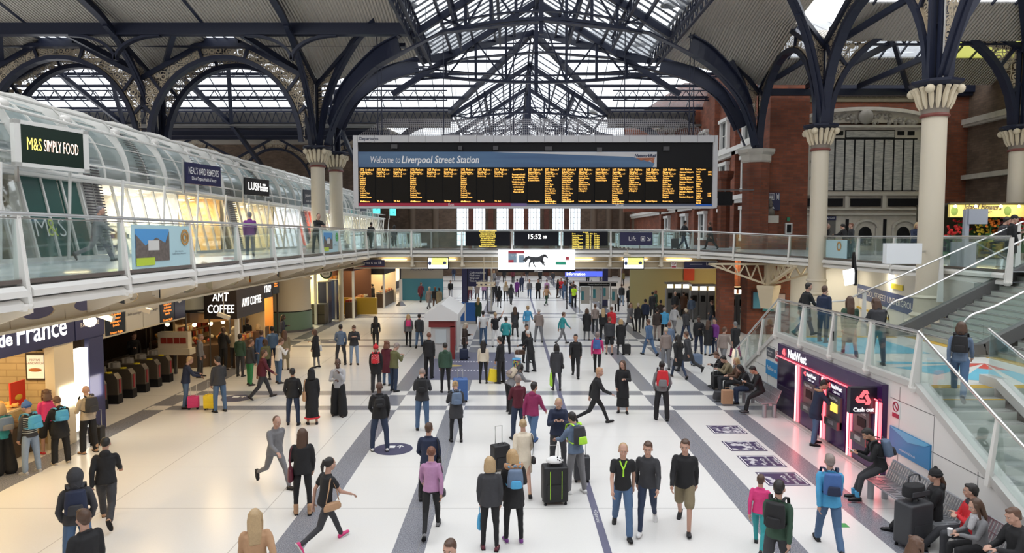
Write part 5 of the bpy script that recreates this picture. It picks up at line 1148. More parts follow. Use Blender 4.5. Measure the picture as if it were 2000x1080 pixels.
def xbal(y,lab,glassy=True):
 r=thing('stair_balustrade',lab,'balustrade',(XR2,y,LZ));a=Vector((XR2-.3,y,LZ+.2));b_=Vector((XR2+3.9,y,4.40+.25));g=MB();g.beam(a,b_,.24,.34);g.beam(a,a+Vector((-.8,0,-.05)),.24,.3);g.build('stringer',BAND,r)
 g=MB();U=Vector((0,0,.15));V=Vector((0,0,.95));g.slab([a+U,b_+U,b_+V,a+V],(0,.012,0));g.slab([a+U,a+V,a+V+Vector((-.8,0,-.15)),a+U+Vector((-.8,0,0))],(0,.012,0));g.build('glass_pane',BGLASS,r)
 dd=(b_-a).normalized();t0=a+Vector((0,0,1.0));pts=[t0+Vector((-.62*math.sin(u),0,-.62*(1-math.cos(u))))for u in[1.57*k/8 for k in range(8,0,-1)]]+[t0+dd*.3,b_+Vector((0,0,1.0))];pts=[pts[0]-Vector((0,0,.5))]+pts;g=MB();g.tube(pts,.03,8);g.build('handrail',STEEL,r,smooth=True)
xbal(21.2,'glass and steel balustrade on the far side of the pale steps');xbal(17.6,'glass and steel balustrade dividing the far and middle lanes of pale steps');xbal(14.45,'glass and steel balustrade dividing the middle and near lanes of pale steps')
r=thing('stair_balustrade','sloping handrail on white posts behind the steps in front of the staircase column','balustrade',(12.4,21.9,2.3));g=MB();P0,P1=Vector((11.1,22.2,3.35)),Vector((17.0,22.2,6.0));g.tube([Vector((9.6,22.2,3.28)),P0,P1],.03,8);g.build('handrail',STEEL,r)
for t in(.12,.55,.98):p=P0.lerp(P1,t);g=MB();g.slab([p+Vector((-.05,0,0)),p+Vector((.05,0,0)),p+Vector((.1,0,-1.5)),p+Vector((-.1,0,-1.5))],(0,.05,0));g.build('post',WHITE,r)
wall_pts=[(WX+.05,YF-7.35*k/4,LZ+.1)for k in range(5)]
balustrade('glass_balustrade','glass balustrade with white posts on the landing above the cash machines',wall_pts,(-1,0),drop=.12)
def slope_bal(lab,pts,side):
 r=thing('stair_balustrade',lab,'balustrade',pts[0]);g=MB()
 for i in range(len(pts)-1):
  a,b_=Vector(pts[i]),Vector(pts[i+1]);g.slab([a+Vector((0,0,.05)),b_+Vector((0,0,.05)),b_+Vector((0,0,1.02)),a+Vector((0,0,1.02))],(.012,0,0))
 g.build('glass_pane',BGLASS,r);g=MB();g.tube([Vector(p)+Vector((side*.03,0,1.1))for p in pts],.032,8);g.build('handrail',STEEL,r,smooth=True)
 for p in pts[1:]:
  g=MB();p=Vector(p);g.slab([p+Vector((side*.16,-.05,-.15)),p+Vector((side*.16,.05,-.15)),p+Vector((side*.02,.03,1.08)),p+Vector((side*.02,-.03,1.08))],(-side*.07,0,0));g.build('post',WHITE,r)
 return r
slope_bal('sloping glass balustrade from the landing down toward the viewer over the white wall',[(WX+.05,YN,LZ+.1),(WX+.05,YN-2.3,LZ+.1-1.17),(WX+.05,YT,.1)],-1)
slope_bal('sloping glass balustrade from the landing down to the benches',[(WX+.05,YF,LZ+.1),(WX+.05,YF+1.35,LZ+.1-.78),(WX+.05,YF+2.7,LZ+.1-1.56),(WX+.05,YB0,.1)],-1)
r=slope_bal('sloping steel balustrade dividing the two near flights',[(10.3,YN+.4,LZ+.1),(10.3,YN-2.3,LZ+.1-1.17),(10.3,YT,.1)],-1)
g=MB();g.slab([(10.18,YN+.5,LZ),(10.18,YN,LZ),(10.18,YT,0),(10.18,YT,.2),(10.18,YN,LZ+.2),(10.18,YN+.5,LZ+.2)],(.24,0,0));g.build('stringer',mat('grey_stone_coping'),r)
g=MB();
VB=mat('pale_blue_floor_vinyl',(.12,.42,.55),.35);VR=mat('red_floor_vinyl',(.5,.06,.04),.4)
vg=thing('landing_floor_print','blue and red converging stripes printed on the landing floor','floor print',(11,16,LZ))
tip=Vector((11.9,16.6,LZ+.004))
for i,(a0,a1,m_)in enumerate(((-2.95,-2.55,VB),(-2.35,-2.0,VB),(-1.9,-1.62,VB),(-3.25,-3.1,VB))):
 g=MB();g.add([tip+Vector((math.cos(a0),math.sin(a0),0))*.9,tip+Vector((math.cos(a1),math.sin(a1),0))*.9,tip+Vector((math.cos(a1),math.sin(a1),0))*2.5,tip+Vector((math.cos(a0),math.sin(a0),0))*2.6],[(0,1,2,3)]);g.build('blue_stripe',m_,vg)
 g=MB();g.add([tip,tip+Vector((math.cos(a0),math.sin(a0),0))*.9,tip+Vector((math.cos(a1),math.sin(a1),0))*.9],[(0,1,2)]);g.build('red_tip',VR,vg)
g=MB();g.bb(9.0,11.4,18.0,20.9,LZ+.003,LZ+.006);tag(g.build('landing_floor_print',VB),'pale blue rectangle printed on the far part of the landing floor','floor print')
P=Vector((WX+.02,17.2,2.9));g=MB();g.bb(WX-.02,WX,17.45,17.6,2.75,3.0);tag(g.build('notice',BLACK),'small black notice stuck on the landing glass','notice')
# ---- bank frontage ----
PP=mat('deep_purple_panel',(.035,.012,.075),.22);PPD=mat('dark_purple_glass',(.018,.008,.035),.15);NEON=mat('red_neon_tube',(.9,.1,.1),emis=(1,.08,.10),es=2.2)
NEW=mat('pinkish_neon_core',(.9,.5,.5),emis=(1,.42,.42),es=2)
bk=thing('bank_frontage','deep purple bank frontage with red neon strips built into the white stair wall','bank frontage',(WX,17.7,0))
def yp(px):return atX(px,700,WX-.1).y
ya,yb=14.85,20.75
g=MB();g.bb(WX-.14,WX,ya,yb,.08,2.16);g.build('purple_panel',PP,bk);g=MB();g.bb(WX-.16,WX-.02,ya,yb,0,.09);g.build('steel_plinth',STEEL,bk)
g=MB();g.bb(WX-.17,WX-.13,19.35,20.6,.1,1.75);g.build('glass_door_panel',PPD,bk)
g=MB();g.tube([(WX-.19,20.65,1.78),(WX-.19,ya+.1,1.78)],.018,6);g.build('neon_line',NEON,bk)
for y in(19.25,17.62,16.22,14.95):
 g=MB();g.tube([(WX-.20,y,.1),(WX-.20,y,1.74)],.022,6);g.build('neon_tube',NEW,bk);g=MB();g.bb(WX-.17,WX-.14,y-.12,y-.04,.1,1.74);g.bb(WX-.17,WX-.14,y+.05,y+.09,.1,1.74);g.build('red_lit_strip',NEON,bk)
 lamp('neon_glow','POINT',(WX-.45,y,.9),1.6,(1,.12,.12),.3)
def wtext(body,y,z,size,m,par,**k):return text(body,(WX-.15-k.pop('off',0),y,z),size,m,par,nrm=(-1,0,0),dirx=(0,-1,0),**k)
NW=mat('white_bank_letters',(.8,.8,.8),emis=(1,1,1),es=.6);LR=mat('red_bank_logo',(.7,.05,.06),emis=(1,.12,.14),es=.9)
def chevrons(c,r_,par,off=.01,axis='x'):
 """three folded arrow blades forming a triangle"""
 g=MB()
 for k in range(3):
  M_=Matrix.Rotation(2*math.pi*k/3,3,'X');pts=[(-.62,.12),(-.08,.95),(.38,.95),(.62,.52),(.10,.52),(-.22,-.02)]
  g.slab([Vector(c)+M_@Vector((0,-u*r_,v*r_))for u,v in pts],(-.02,0,0))
 return g.build('chevron_logo',LR,par)
wtext('NatWest',19.35,1.97,.34,NW,bk,bold=.012,width=1.25);chevrons((WX-.15,20.25,1.96),.12,bk)
atm_y=(18.35,16.9,15.55)
for i,y in enumerate(atm_y):
 o=thing('cash_machine',('cash machine in the purple wall used by the man in the fur hooded coat','middle cash machine with a yellow lit screen in the purple wall','cash machine beside the projecting bank sign')[i],'cash machine',(WX-.14,y,.5))
 g=MB();g.bb(WX-.17,WX-.135,y-.5,y+.5,.12,1.74);g.build('surround',PP,o)
 g=MB();g.bb(WX-.22,WX-.17,y-.34,y+.34,.62,1.42);g.bb(WX-.30,WX-.17,y-.34,y+.34,.60,.80);s_=g.build('steel_fascia',mat('atm_grey',(.11,.11,.12),.35,.5),o)
 g=MB();g.bb(WX-.235,WX-.22,y-.2,y+.16,1.0,1.22);g.build('display',mat('yellow_atm_screen',(.5,.35,.05),emis=(.9,.6,.1),es=.7)if i==1 else BLACK,o)
 g=MB();g.bb(WX-.31,WX-.295,y-.15,y+.12,.68,.78);g.build('keypad',STEEL,o)
 text('NatWest',(WX-.24,y,1.34),.12,LWHITE,o,nrm=(-1,0,0),dirx=(0,-1,0));text('NatWest',(WX-.18,y-.02,1.62),.15,NW,o,nrm=(-1,0,0),dirx=(0,-1,0),bold=.005);text('Cash out',(WX-.18,y-.02,1.50),.10,NW,o,nrm=(-1,0,0),dirx=(0,-1,0))
 g=MB()
 for k in range(3):g.sph((WX-.18,y+.36+.045*math.cos(k*2.1),1.62+.045*math.sin(k*2.1)),.035,6,sc=(.2,1,1))
 g.build('small_logo',LR,o)
sg=thing('projecting_bank_sign','black box sign with red chevron logo sticking out over the nearest cash machine','sign',(WX-.3,15.0,1.75))
g=MB();g.bb(WX-.75,WX-.14,15.05,15.2,1.45,2.05);g.build('sign_box',mat('near_black_purple',(.012,.008,.022),.3),sg)
g=MB()
for k in range(3):
 M_=Matrix.Rotation(-2*math.pi*k/3,3,'Y');pts=[(-.62,.12),(-.08,.95),(.38,.95),(.62,.52),(.10,.52),(-.22,-.02)]
 g.slab([Vector((WX-.45,15.04,1.81))+M_@Vector((u*.19,0,v*.19))for u,v in pts],(0,-.02,0))
g.build('chevron_logo',LR,sg);text('Cash out',(WX-.45,15.03,1.54),.13,NW,sg,bold=.004)
BLUE=mat('bright_blue_poster',(.02,.22,.48),.4)
def wposter(y0,y1,z0,z1,m,lab,txt=None,ts=.12,cat='poster'):
 g=MB();g.bb(WX-.03,WX,y0,y1,z0,z1);o=tag(g.build('wall_poster',m),lab,cat)
 if txt:text(txt,(WX-.04,(y0+y1)/2,(z0+z1)/2),ts,LWHITE,o,nrm=(-1,0,0),dirx=(0,-1,0))
 return o
o=wposter(13.25,14.7,.75,1.28,BLUE,'wide blue poster on the white wall above the bench, beside the no smoking sign','Follow us',.0001)
g=MB();g.slab([(WX-.04,13.25,1.28),(WX-.04,14.7,1.28),(WX-.04,14.0,1.1),(WX-.04,13.4,1.2)],(-.003,0,0));g.build('light_blue_wave',mat('light_blue',(.1,.42,.68),.4),o);text('networkrail.co.uk',(WX-.045,14.0,.87),.08,LWHITE,o,nrm=(-1,0,0),dirx=(0,-1,0));
wposter(20.95,22.0,.95,1.42,BLUE,'blue Follow us poster on the white wall beside the dark bank door','Follow us',.2)
wposter(21.35,21.95,1.55,1.85,mat('slate_notice',(.06,.07,.09),.5),'dark grey notice above the blue Follow us poster','Please use\nthe lift',.1,'notice')
for(y,lab)in((14.5,'round no smoking sign on the white wall beside the projecting bank sign'),(21.1,'round no smoking sign on the white wall left of the bank lettering')):
 g=MB();g.bb(WX-.02,WX,y-.13,y+.13,1.5,1.88);o=tag(g.build('no_smoking_sign',LWHITE),lab,'sign');g=MB();g.ribbon([(WX-.03,y+.1*math.cos(t),1.75+.1*math.sin(t))for t in[math.pi*k/8 for k in range(17)]],(1,0,0),.01,.018);g.beam((WX-.03,y-.07,1.68),(WX-.03,y+.07,1.82),.01,.018,up=(1,0,0));g.bb(WX-.03,WX-.02,y-.12,y+.12,1.51,1.6);g.build('red_ring',mat('crimson_strip'),o)
BM=mat('silver_bench_metal',(.42,.43,.46),.35,.6)
def bench(x,y,L,lab,seats=3):
 r=thing('metal_bench',lab,'bench',(x,y,0));w=L/seats
 for k in range(seats):
  y0=y-L/2+k*w+.02;y1=y0+w-.04;g=MB();N_=9
  for q in range(N_):yy=y0+(y1-y0)*q/(N_-1);g.beam((x-.25,yy,.43),(x+.18,yy,.45),.035,.02);g.beam((x+.18,yy,.45),(x+.32,yy,.80),.035,.02)
  for a in((-.26,.425),(-.03,.435),(.18,.44),(.25,.62),(.32,.81)):g.bb(x+a[0]-.02,x+a[0]+.02,y0-.01,y1+.01,a[1]-.012,a[1]+.012)
  g.build('seat',BM,r)
 for s_ in(-.5,.5):
  yy=y+s_*(L-.1);g=MB();g.lathe([(.065,0),(.065,.40)],(x-.16,yy,0),12);g.lathe([(.065,0),(.065,.40)],(x+.14,yy,0),12);g.build('leg',BM,r,smooth=True)
 g=MB();g.bb(x-.05,x+.05,y-L/2,y+L/2,.36,.42);g.build('rail',BM,r)
bench(7.85,20.9,1.9,'silver slatted metal bench with the man in black leaning over his phone')
bench(7.85,23.3,1.9,'silver slatted metal bench beneath the sloping balustrade beyond the first')
bench(7.7,13.1,1.3,'silver slatted metal bench under the blue poster where the bearded man sits',2)
bench(7.7,10.6,3.0,'silver slatted metal bench near the big black suitcase with four people',5)
# ---- underground station wall beneath the memorial gallery ----
UA,UB=Vector((18.4,35.2,0)),Vector((14.98,21.52,0));d_=(UB-UA).normalized();N_=Vector((-d_.y,d_.x,0));N_=N_ if N_.x<0 else-N_
g=MB();g.slab([UA,UB,UB+Vector((0,0,4.0)),UA+Vector((0,0,4.0))],-N_*.2);struct(g.build('wall_underground',mat('white_wall_cladding',(.60,.60,.58),.4)))
g=MB();g.slab([(15.6,37.3,0),(18.5,35.3,0),(18.5,35.3,4.05),(15.6,37.3,4.05)],(.1,.15,0));struct(g.build('wall_underground_return',mat('white_wall_cladding')))
for x_,y_ in((16.6,34.6),(16.9,30.0)):
 g=MB();g.bb(x_-.5,x_+.5,y_-.06,y_+.06,3.98,4.02);tag(g.build('strip_light',mat('warm_tube')),'warm strip light under the memorial gallery, '+('by the brick corner' if y_>32 else 'above the underground sign'),'light');lamp('strip_glow','AREA',(x_,y_,3.94),45,(1,.86,.62),1.0,.2)
def onU(px,py,off=.03):
 d=ray(px,py);o_=Vector((0,0,CAM_H));nn_=Vector((N_.x,N_.y,0));t=(UA+N_*off-o_).dot(nn_)/d.dot(nn_);return o_+d*t
a,b_=onU(1672,570),onU(1858,618);us=thing('underground_sign','blue Liverpool Street Underground Station sign on the white wall behind the column','sign',a);L_=(b_-a);L_.z=0;zc=(a.z+b_.z)/2
g=MB();q=Vector((a.x,a.y,zc));
g.slab([q+Vector((0,0,-.36)),q+L_+Vector((0,0,-.36)),q+L_+Vector((0,0,.36)),q+Vector((0,0,.36))],-N_*.03);so_=g.build('sign_board',mat('underground_blue',(.02,.05,.18),.4),us);text('LIVERPOOL STREET UNDERGROUND STATION',q+L_/2+N_*.01,.4,LWHITE,so_,nrm=N_,dirx=L_,width=L_.length*.93)
for(p0,p1,lab,m_,nm)in(((1741,553),(1762,568),'small yellow notice on the white wall above the underground sign',mat('yellow_notice',(.6,.5,.02),.5),'notice'),((1617,559),(1631,571),'small black wall screen beside the memorial column',BLACK,'wall_screen'),((1655,590),(1735,625),'yellow information banner below the underground sign',mat('yellow_info',(.5,.34,.04),.5),'banner'),((1605,590),(1650,612),'pale notice low on the underground wall',mat('olive_notice',(.35,.3,.15),.5),'notice')):
 a,b_=onU(*p0,.05),onU(*p1,.05);g=MB();g.slab([(a.x,a.y,a.z),(b_.x,b_.y,a.z),(b_.x,b_.y,b_.z),(a.x,a.y,b_.z)],-N_*.04);tag(g.build(nm,m_),lab,nm.replace('_',' '))
P=atY(1659,541,27);r=thing('tilted_screen','small tilted white screen on a black arm under the memorial gallery','screen',P);g=MB();g.box(P,(.5,.06,.62),rot=Matrix.Rotation(.25,3,'Z')@Matrix.Rotation(-.2,3,'Y'));g.build('screen',mat('white_lit_face'),r);g=MB();g.beam(P+Vector((.3,.1,.2)),P+Vector((.3,.3,1.0)),.08,.08);g.bb(P.x+.25,P.x+.33,P.y+.26,P.y+.34,P.z+.9,4.08);g.bb(P.x+.22,P.x+.32,P.y,P.y+.1,P.z-.35,P.z+.3);g.build('arm',BLACK,r)
r=thing('lattice_bracket','cream lattice bracket carrying the gallery bay on a tapered corbel','bracket',(14.1,35.0,2.6));C_=Vector((14.0,36.2,0));g=MB()
for(ex,ey)in((-3.2,.3),(2.4,-2.4),(.3,-2.6)):
 e=C_+Vector((ex,ey,4.0));f0=C_+Vector((0,0,2.85));t0=C_+Vector((0,0,4.0));g.beam(t0,e,.2,.1);g.beam(f0,e,.2,.1)
 for k in range(1,5):g.beam(t0.lerp(e,k/5),f0.lerp(e,(k-.5)/5),.12,.06);g.beam(f0.lerp(e,(k-.5)/5),t0.lerp(e,(k-1)/5),.12,.06)
g.bb(C_.x-.2,C_.x+.2,C_.y-.2,C_.y+.2,2.75,4.0);g.build('lattice',CREAM2,r);g=MB();g.lathe([(.42,0),(.62,1.0),(.66,1.1),(.66,1.25)],(C_.x,C_.y,1.6),4);g.build('corbel',CREAM2,r)
g=MB();g.bb(13.2,15.6,37.2,38.2,0,4.1);struct(g.build('wall_corner',RED))
P=atY(1497,593,35.8)
for(px0,px1,py0,py1,m_,lab)in((1471,1485,571,602,mat('cyan_poster',(.1,.3,.4),.5),'narrow colourful poster on the brick corner'),(1490,1532,575,607,mat('teal_pink_poster',(.45,.36,.34),.5),'wide poster with teal and pink halves on the brick corner')):
 a,b_=atY(px0,py0,37.1),atY(px1,py1,37.1);g=MB();g.bb(a.x-.06,b_.x+.06,37.08,37.18,b_.z-.06,a.z+.06);o=tag(g.build('framed_poster',mat('dark_red_frame',(.06,.02,.015),.5)),lab,'poster');g=MB();g.bb(a.x,b_.x,37.05,37.08,b_.z,a.z);g.build('print',m_,o)
 if px0==1490:g=MB();g.bb(a.x,(a.x+b_.x)/2,37.03,37.05,b_.z,a.z);g.build('teal_half',mat('teal_print',(.04,.22,.25),.5),o);g=MB();g.beam((a.x+.15,37.02,a.z-.5),(a.x+.6,37.02,a.z-.3),.02,.08);g.build('white_arrow',LWHITE,o)
a,b_=atZ(1473,641,0),atZ(1492,641,0);r=thing('blue_newspaper_stand','blue newspaper stand against the brick corner','newspaper stand',(a.x+.3,a.y,0));g=MB();g.bb(a.x,b_.x,a.y,a.y+.5,0,.9);g.bb(a.x,b_.x,a.y+.35,a.y+.5,.9,1.15);g.build('body',mat('stand_blue',(.02,.13,.4),.4),r);g=MB();g.bb(a.x+.06,b_.x-.06,a.y-.02,a.y,.35,.8);g.build('opening',mat('dark_blue_slot',(.01,.04,.12),.5),r)
a=atZ(1459,641,0);r=thing('brochure_rack','pale sloping brochure rack beside the blue newspaper stand','rack',(a.x,a.y,0));g=MB();g.slab([(a.x-.3,a.y,.8),(a.x+.3,a.y,.8),(a.x+.3,a.y+.4,1.15),(a.x-.3,a.y+.4,1.15)],(0,0,.05));g.bb(a.x-.28,a.x-.22,a.y,a.y+.4,0,.85);g.bb(a.x+.22,a.x+.28,a.y,a.y+.4,0,.85);g.build('rack_body',CREAM,r)
P=atY(1762,495,20.4);r=thing('blank_sign_box','blank white box fixed to the tall column by the gallery edge','sign box',P);g=MB();g.box(P,(1.0,.3,.62),rot=Matrix.Rotation(-.15,3,'Z'));g.build('box',mat('plain_white_box',(.75,.77,.8),.4),r);g=MB();q=P+Vector((.45,.2,0));g.beam(q,(14.45,23.3,P.z),.05,.08);g.build('strap',STEEL,r)
fs_=thing('flower_stall','flower stall with a long yellow Island Flowers sign at the right edge','flower stall',(24,33,4.4));Yf_=31.0
a,b_=atY(1856,400,Yf_),atY(2040,424,Yf_);YS_=mat('yellow_stall_sign',(.75,.62,.18),emis=(.9,.7,.2),es=.12)
g=MB();g.bb(a.x,b_.x,Yf_,Yf_+.15,b_.z,a.z+.05);so_=g.build('sign_board',YS_,fs_);text('Island Flowers',(atY(1918,404,Yf_).x,Yf_-.04,atY(1916,405,Yf_).z),.40,mat('brown_script',(.05,.02,.01),.5),so_,shear=.25,width=1.75,bold=.006);text('0207 375 1071',(atY(1918,414,Yf_).x,Yf_-.01,atY(1916,415,Yf_).z),.18,mat('brown_script'),so_)
g=MB()
for px in(1864,1968):P=atY(px,412,Yf_);g.sph(P+Vector((0,-.0,0)),.22,8,sc=(.8,.05,1));
g.build('leaf_print',mat('olive_leaf',(.2,.3,.06),.6),so_)
for i,px in enumerate((1866,1906,1955,1990)):P=atY(px,403,Yf_-.3);g=MB();g.sph(P,.07,8);g.build('spot_lamp',mat('stall_lamp',(.9,.9,.8),emis=(1,.93,.7),es=8),fs_);lamp('stall_light','POINT',P+Vector((0,-.15,-.1)),5,(1,.88,.6),.1)
g=MB();g.bb(a.x,29.6,33.5,33.6,4.4,7.0);g.bb(a.x,b_.x+3,Yf_,33.6,a.z,a.z+.1);g.build('stall_back',mat('dark_stall_back',(.06,.05,.03),.7),fs_)
rnd=random.Random(9);fm=[mat('flower_%s'%n_,c_,.6)for n_,c_ in(('red',(.6,.02,.02)),('orange',(.75,.2,.02)),('yellow',(.75,.55,.05)),('pink',(.6,.2,.25)),('white',(.75,.73,.68)),('leaf',(.04,.12,.03)))]
buckets=[(1863,452,0),(1917,448,2),(1880,440,0),(1935,433,1),(1948,455,1),(1965,428,3),(1985,437,0),(1998,455,4),(1905,460,5),(1975,462,2),(1850,470,5),(2012,440,1)]
for i,(px,py,c_)in enumerate(buckets):
 P=atY(px,py,31.6+(i%3)*.5);g=MB();base=max(4.4,P.z-.95)
 g.lathe([(.16,0),(.22,.4)],(P.x,P.y,base),12,mi=5);
 for k in range(34):
  t=rnd.uniform(0,6.28);q_=rnd.random()**.5*.42;g.sph((P.x+q_*math.cos(t),P.y+q_*math.sin(t)*.6,P.z+rnd.uniform(-.25,.25)),rnd.uniform(.04,.08),6,mi=c_ if rnd.random()<.75 else 5)
 g.bb(P.x-.02,P.x+.02,P.y-.02,P.y+.02,base,P.z,mi=5)
 tag(g.build('flower_bunch',fm,smooth=True),('red','yellow','deep red','orange','orange and green','pink','tall red','white','green leafy','pale yellow','dark leafy','orange topmost')[i]+' bunch of flowers on the flower stall, '+('at its left end','below the sign lettering','high on the left','high under the sign end','beside the two men','behind the men','by the shelf end','low at the edge','low at the front','low and near','outermost by the brick','at the outer edge')[i],'flowers','flower bunches on the stall')
P=atY(1908,423,24.5);r=thing('kiosk_screen','grey ticket kiosk with a large tilted screen beside the flower stall','kiosk',(P.x,P.y,4.4));g=MB();g.box(P,(.75,.15,.55),rz=.1);g.build('screen',mat('grey_kiosk',(.36,.39,.45),.3),r);g=MB();g.bb(P.x-.45,P.x-.3,P.y-.05,P.y+.1,4.4,P.z+.25);g.bb(P.x-.6,P.x+.1,P.y+.1,P.y+.5,4.4,5.3);g.build('stand',mat('grey_kiosk'),r)
# ================= LOWER LEVEL SHOPS AND KIOSKS =================
TILEW=mat('warm_shop_tile',(.62,.48,.28),.5);WARMI=(1,.74,.38)
NAVYB=mat('navy_shop_fascia',(.035,.04,.11),.4)
def bbx(name,m,par,*b,**k):g=MB();g.bb(*b);return g.build(name,m,par,**k)
bk2=thing('bakery_shop','bakery shop with navy front reading Delice de France and a glowing food counter','shop',(-12,14,0));FX=-11.7
o=bbx('sign_fascia',NAVYB,bk2,FX-.1,FX+.05,7,17.6,2.72,3.75);bbx('sign_fascia',NAVYB,bk2,FX-.1,FX+.05,17.65,18.9,2.72,3.75)
text('Délice',(FX+.06,13.95,3.17),.75,WLIT,o,nrm=(1,0,0),dirx=(0,1,0),bold=.006,width=1.95);text('de',(FX+.06,15.17,3.12),.45,WLIT,o,nrm=(1,0,0),dirx=(0,1,0),bold=.012);text('France',(FX+.06,16.4,3.17),.75,WLIT,o,nrm=(1,0,0),dirx=(0,1,0),bold=.006,width=1.75)
text('PATISSERIE',(FX+.06,18.25,3.1),.17,LWHITE,o,nrm=(1,0,0),dirx=(0,1,0))
bbx('back_wall',TILEW,bk2,-16.2,-16.1,7,17.5,0,3.6);bbx('ceiling_panel',mat('cream_soffit'),bk2,-16,FX,7,17.6,3.5,3.6)
g=MB();g.bb(-16.1,FX-.2,17.42,17.5,0,3.5);g.build('tiled_partition',brick_mat('cream_tile',(.62,.48,.28),(.58,.45,.25),(.45,.33,.18),1.2),bk2)
bbx('front_pilaster',mat('warm_white_frame',(.66,.58,.44),.5),bk2,FX-.25,FX,16.85,17.6,0,2.75);bbx('front_pilaster',NAVYB,bk2,FX-.12,FX,18.25,18.9,0,2.75)
g=MB();g.bb(FX-.22,FX-.02,17.62,18.22,.25,2.45);g.build('lit_drinks_cabinet',mat('glowing_cabinet',(.9,.88,.8),emis=(1,.95,.82),es=1.6),bk2)
lamp('cabinet_glow','AREA',(FX+.05,17.9,1.3),8,(1,.9,.7),.6,1.8,rot=(0,R(90),0))
P=atY(71,716,17.38);o=bbx('poster_frame',mat('brown_frame',(.06,.04,.025),.5),bk2,P.x-.27,P.x+.27,17.36,17.42,P.z-.36,P.z+.36);bbx('poster',mat('cream_poster',(.75,.68,.55),emis=(1,.9,.7),es=.25),o,P.x-.22,P.x+.22,17.34,17.36,P.z-.31,P.z+.31)
text('FESTIVE\nSANDWICH',(P.x,17.33,P.z+.14),.085,mat('brown_letters',(.3,.12,.04),.5),o);g=MB();g.sph((P.x,17.33,P.z-.08),.18,10,sc=(1,.1,.28));g.build('sandwich_picture',mat('sandwich_brown',(.5,.16,.04),.6),o)
g=MB();g.beam((P.x-.25,17.2,P.z+.47),(P.x+.3,17.2,P.z+.47),.04,.04);g.bb(P.x-.02,P.x+.02,17.2,17.4,P.z+.45,P.z+.49);g.build('picture_light',BLACK,bk2)
ct=thing('food_counter','glass fronted bakery counter heaped with golden pastries','counter',(-12.6,13.5,0));bbx('counter_base',mat('dark_counter',(.07,.05,.035),.4),ct,-13.4,-12.3,9,16.8,0,.75);bbx('counter_top',mat('counter_shelf',(.6,.5,.3),.3),ct,-13.4,-12.3,9,16.8,1.18,1.22)
rnd=random.Random(4);g=MB()
for k in range(420):g.sph((rnd.uniform(-13.2,-12.4),rnd.uniform(9.2,16.7),rnd.choice((.82,.98,1.27))+rnd.uniform(0,.05)),rnd.uniform(.05,.09),6,sc=(1.4,.8,.6))
o=g.build('pastries',mat('golden_pastry',(.62,.33,.08),.5),ct,smooth=True);o['kind']='stuff'
g=MB();g.slab([(-12.3,9,.78),(-12.3,16.8,.78),(-12.38,16.8,1.16),(-12.38,9,1.16)],(.01,0,0));g.build('counter_glass',SHOPGL,ct)
lamp('counter_light','AREA',(-12.8,13,2.6),60,WARMI,1.2,7)
lamp('shop_ceiling_light','AREA',(-14.2,13,3.4),90,WARMI,2,7)
P=atX(34,768,-12.5);o=bbx('red_price_card',mat('red_card',(.6,.03,.02),.5),None,P.x-.02,P.x+.02,P.y-.25,P.y+.25,1.23,1.85);tag(o,'red card with yellow decoration standing on the bakery counter','card');g=MB();g.sph((P.x+.03,P.y,1.45),.13,8,sc=(.1,1,.6));g.build('gold_print',mat('gold_card_print',(.6,.4,.05),.5),o)
g=MB();g.bb(-15.9,-15.4,10,12.6,0,2.2);g.bb(-15.9,-15.4,13.4,16.5,0,1.6);tag(g.build('back_cabinets',mat('near_black_cabinet',(.03,.022,.018),.5)),'dark cabinets against the back wall of the bakery','cabinet')
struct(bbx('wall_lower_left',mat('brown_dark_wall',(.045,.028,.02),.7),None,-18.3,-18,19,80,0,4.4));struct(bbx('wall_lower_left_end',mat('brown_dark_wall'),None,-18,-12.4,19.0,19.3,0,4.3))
gf=thing('platform_fascia','long hanging fascia with amber train screens and platform number 5 above the ticket gates','sign',(-12.8,23,2.4));bbx('backing',CREAM,gf,-12.95,-12.83,19.3,26.0,2.3,3.75)
for(y0,y1,k)in((19.3,20.7,'n'),(20.85,21.9,'a'),(21.95,22.95,'w'),(23.0,24.05,'w'),(24.1,25.1,'a'),(25.15,25.95,'5')):
 o=bbx('panel',{'n':NAVYB,'a':mat('teal_black_screen',(.012,.022,.035),.3),'w':mat('white_sign_face',(.62,.62,.60),.5),'5':NAVYSIGN}[k],gf,-12.83,-12.8,y0,y1,2.36,3.7);c_=(y0+y1)/2;kw=dict(nrm=(1,0,0),dirx=(0,1,0))
 if k=='a':text('16:00  5\nNorwich\n\nCalling at:\nStratford\nShenfield\nChelmsford\nColchester\nManningtree\nIpswich\n\nGreater Anglia',(-12.79,c_,3.05),.115,mat('orange_led',(.4,.1,.01),emis=(1,.28,.04),es=1.5),o,res=1,**kw)
 elif k=='w':text('hello passenger',(-12.79,c_,2.9),.13,LDARK,o,**kw);text('tickets please',(-12.79,c_,3.4),.09,LDARK,o,**kw)
 elif k=='5':text('5',(-12.79,c_,3.2),.8,LWHITE,o,**kw)
GM=mat('brown_grey_gate_metal',(.10,.085,.07),.35,.4)
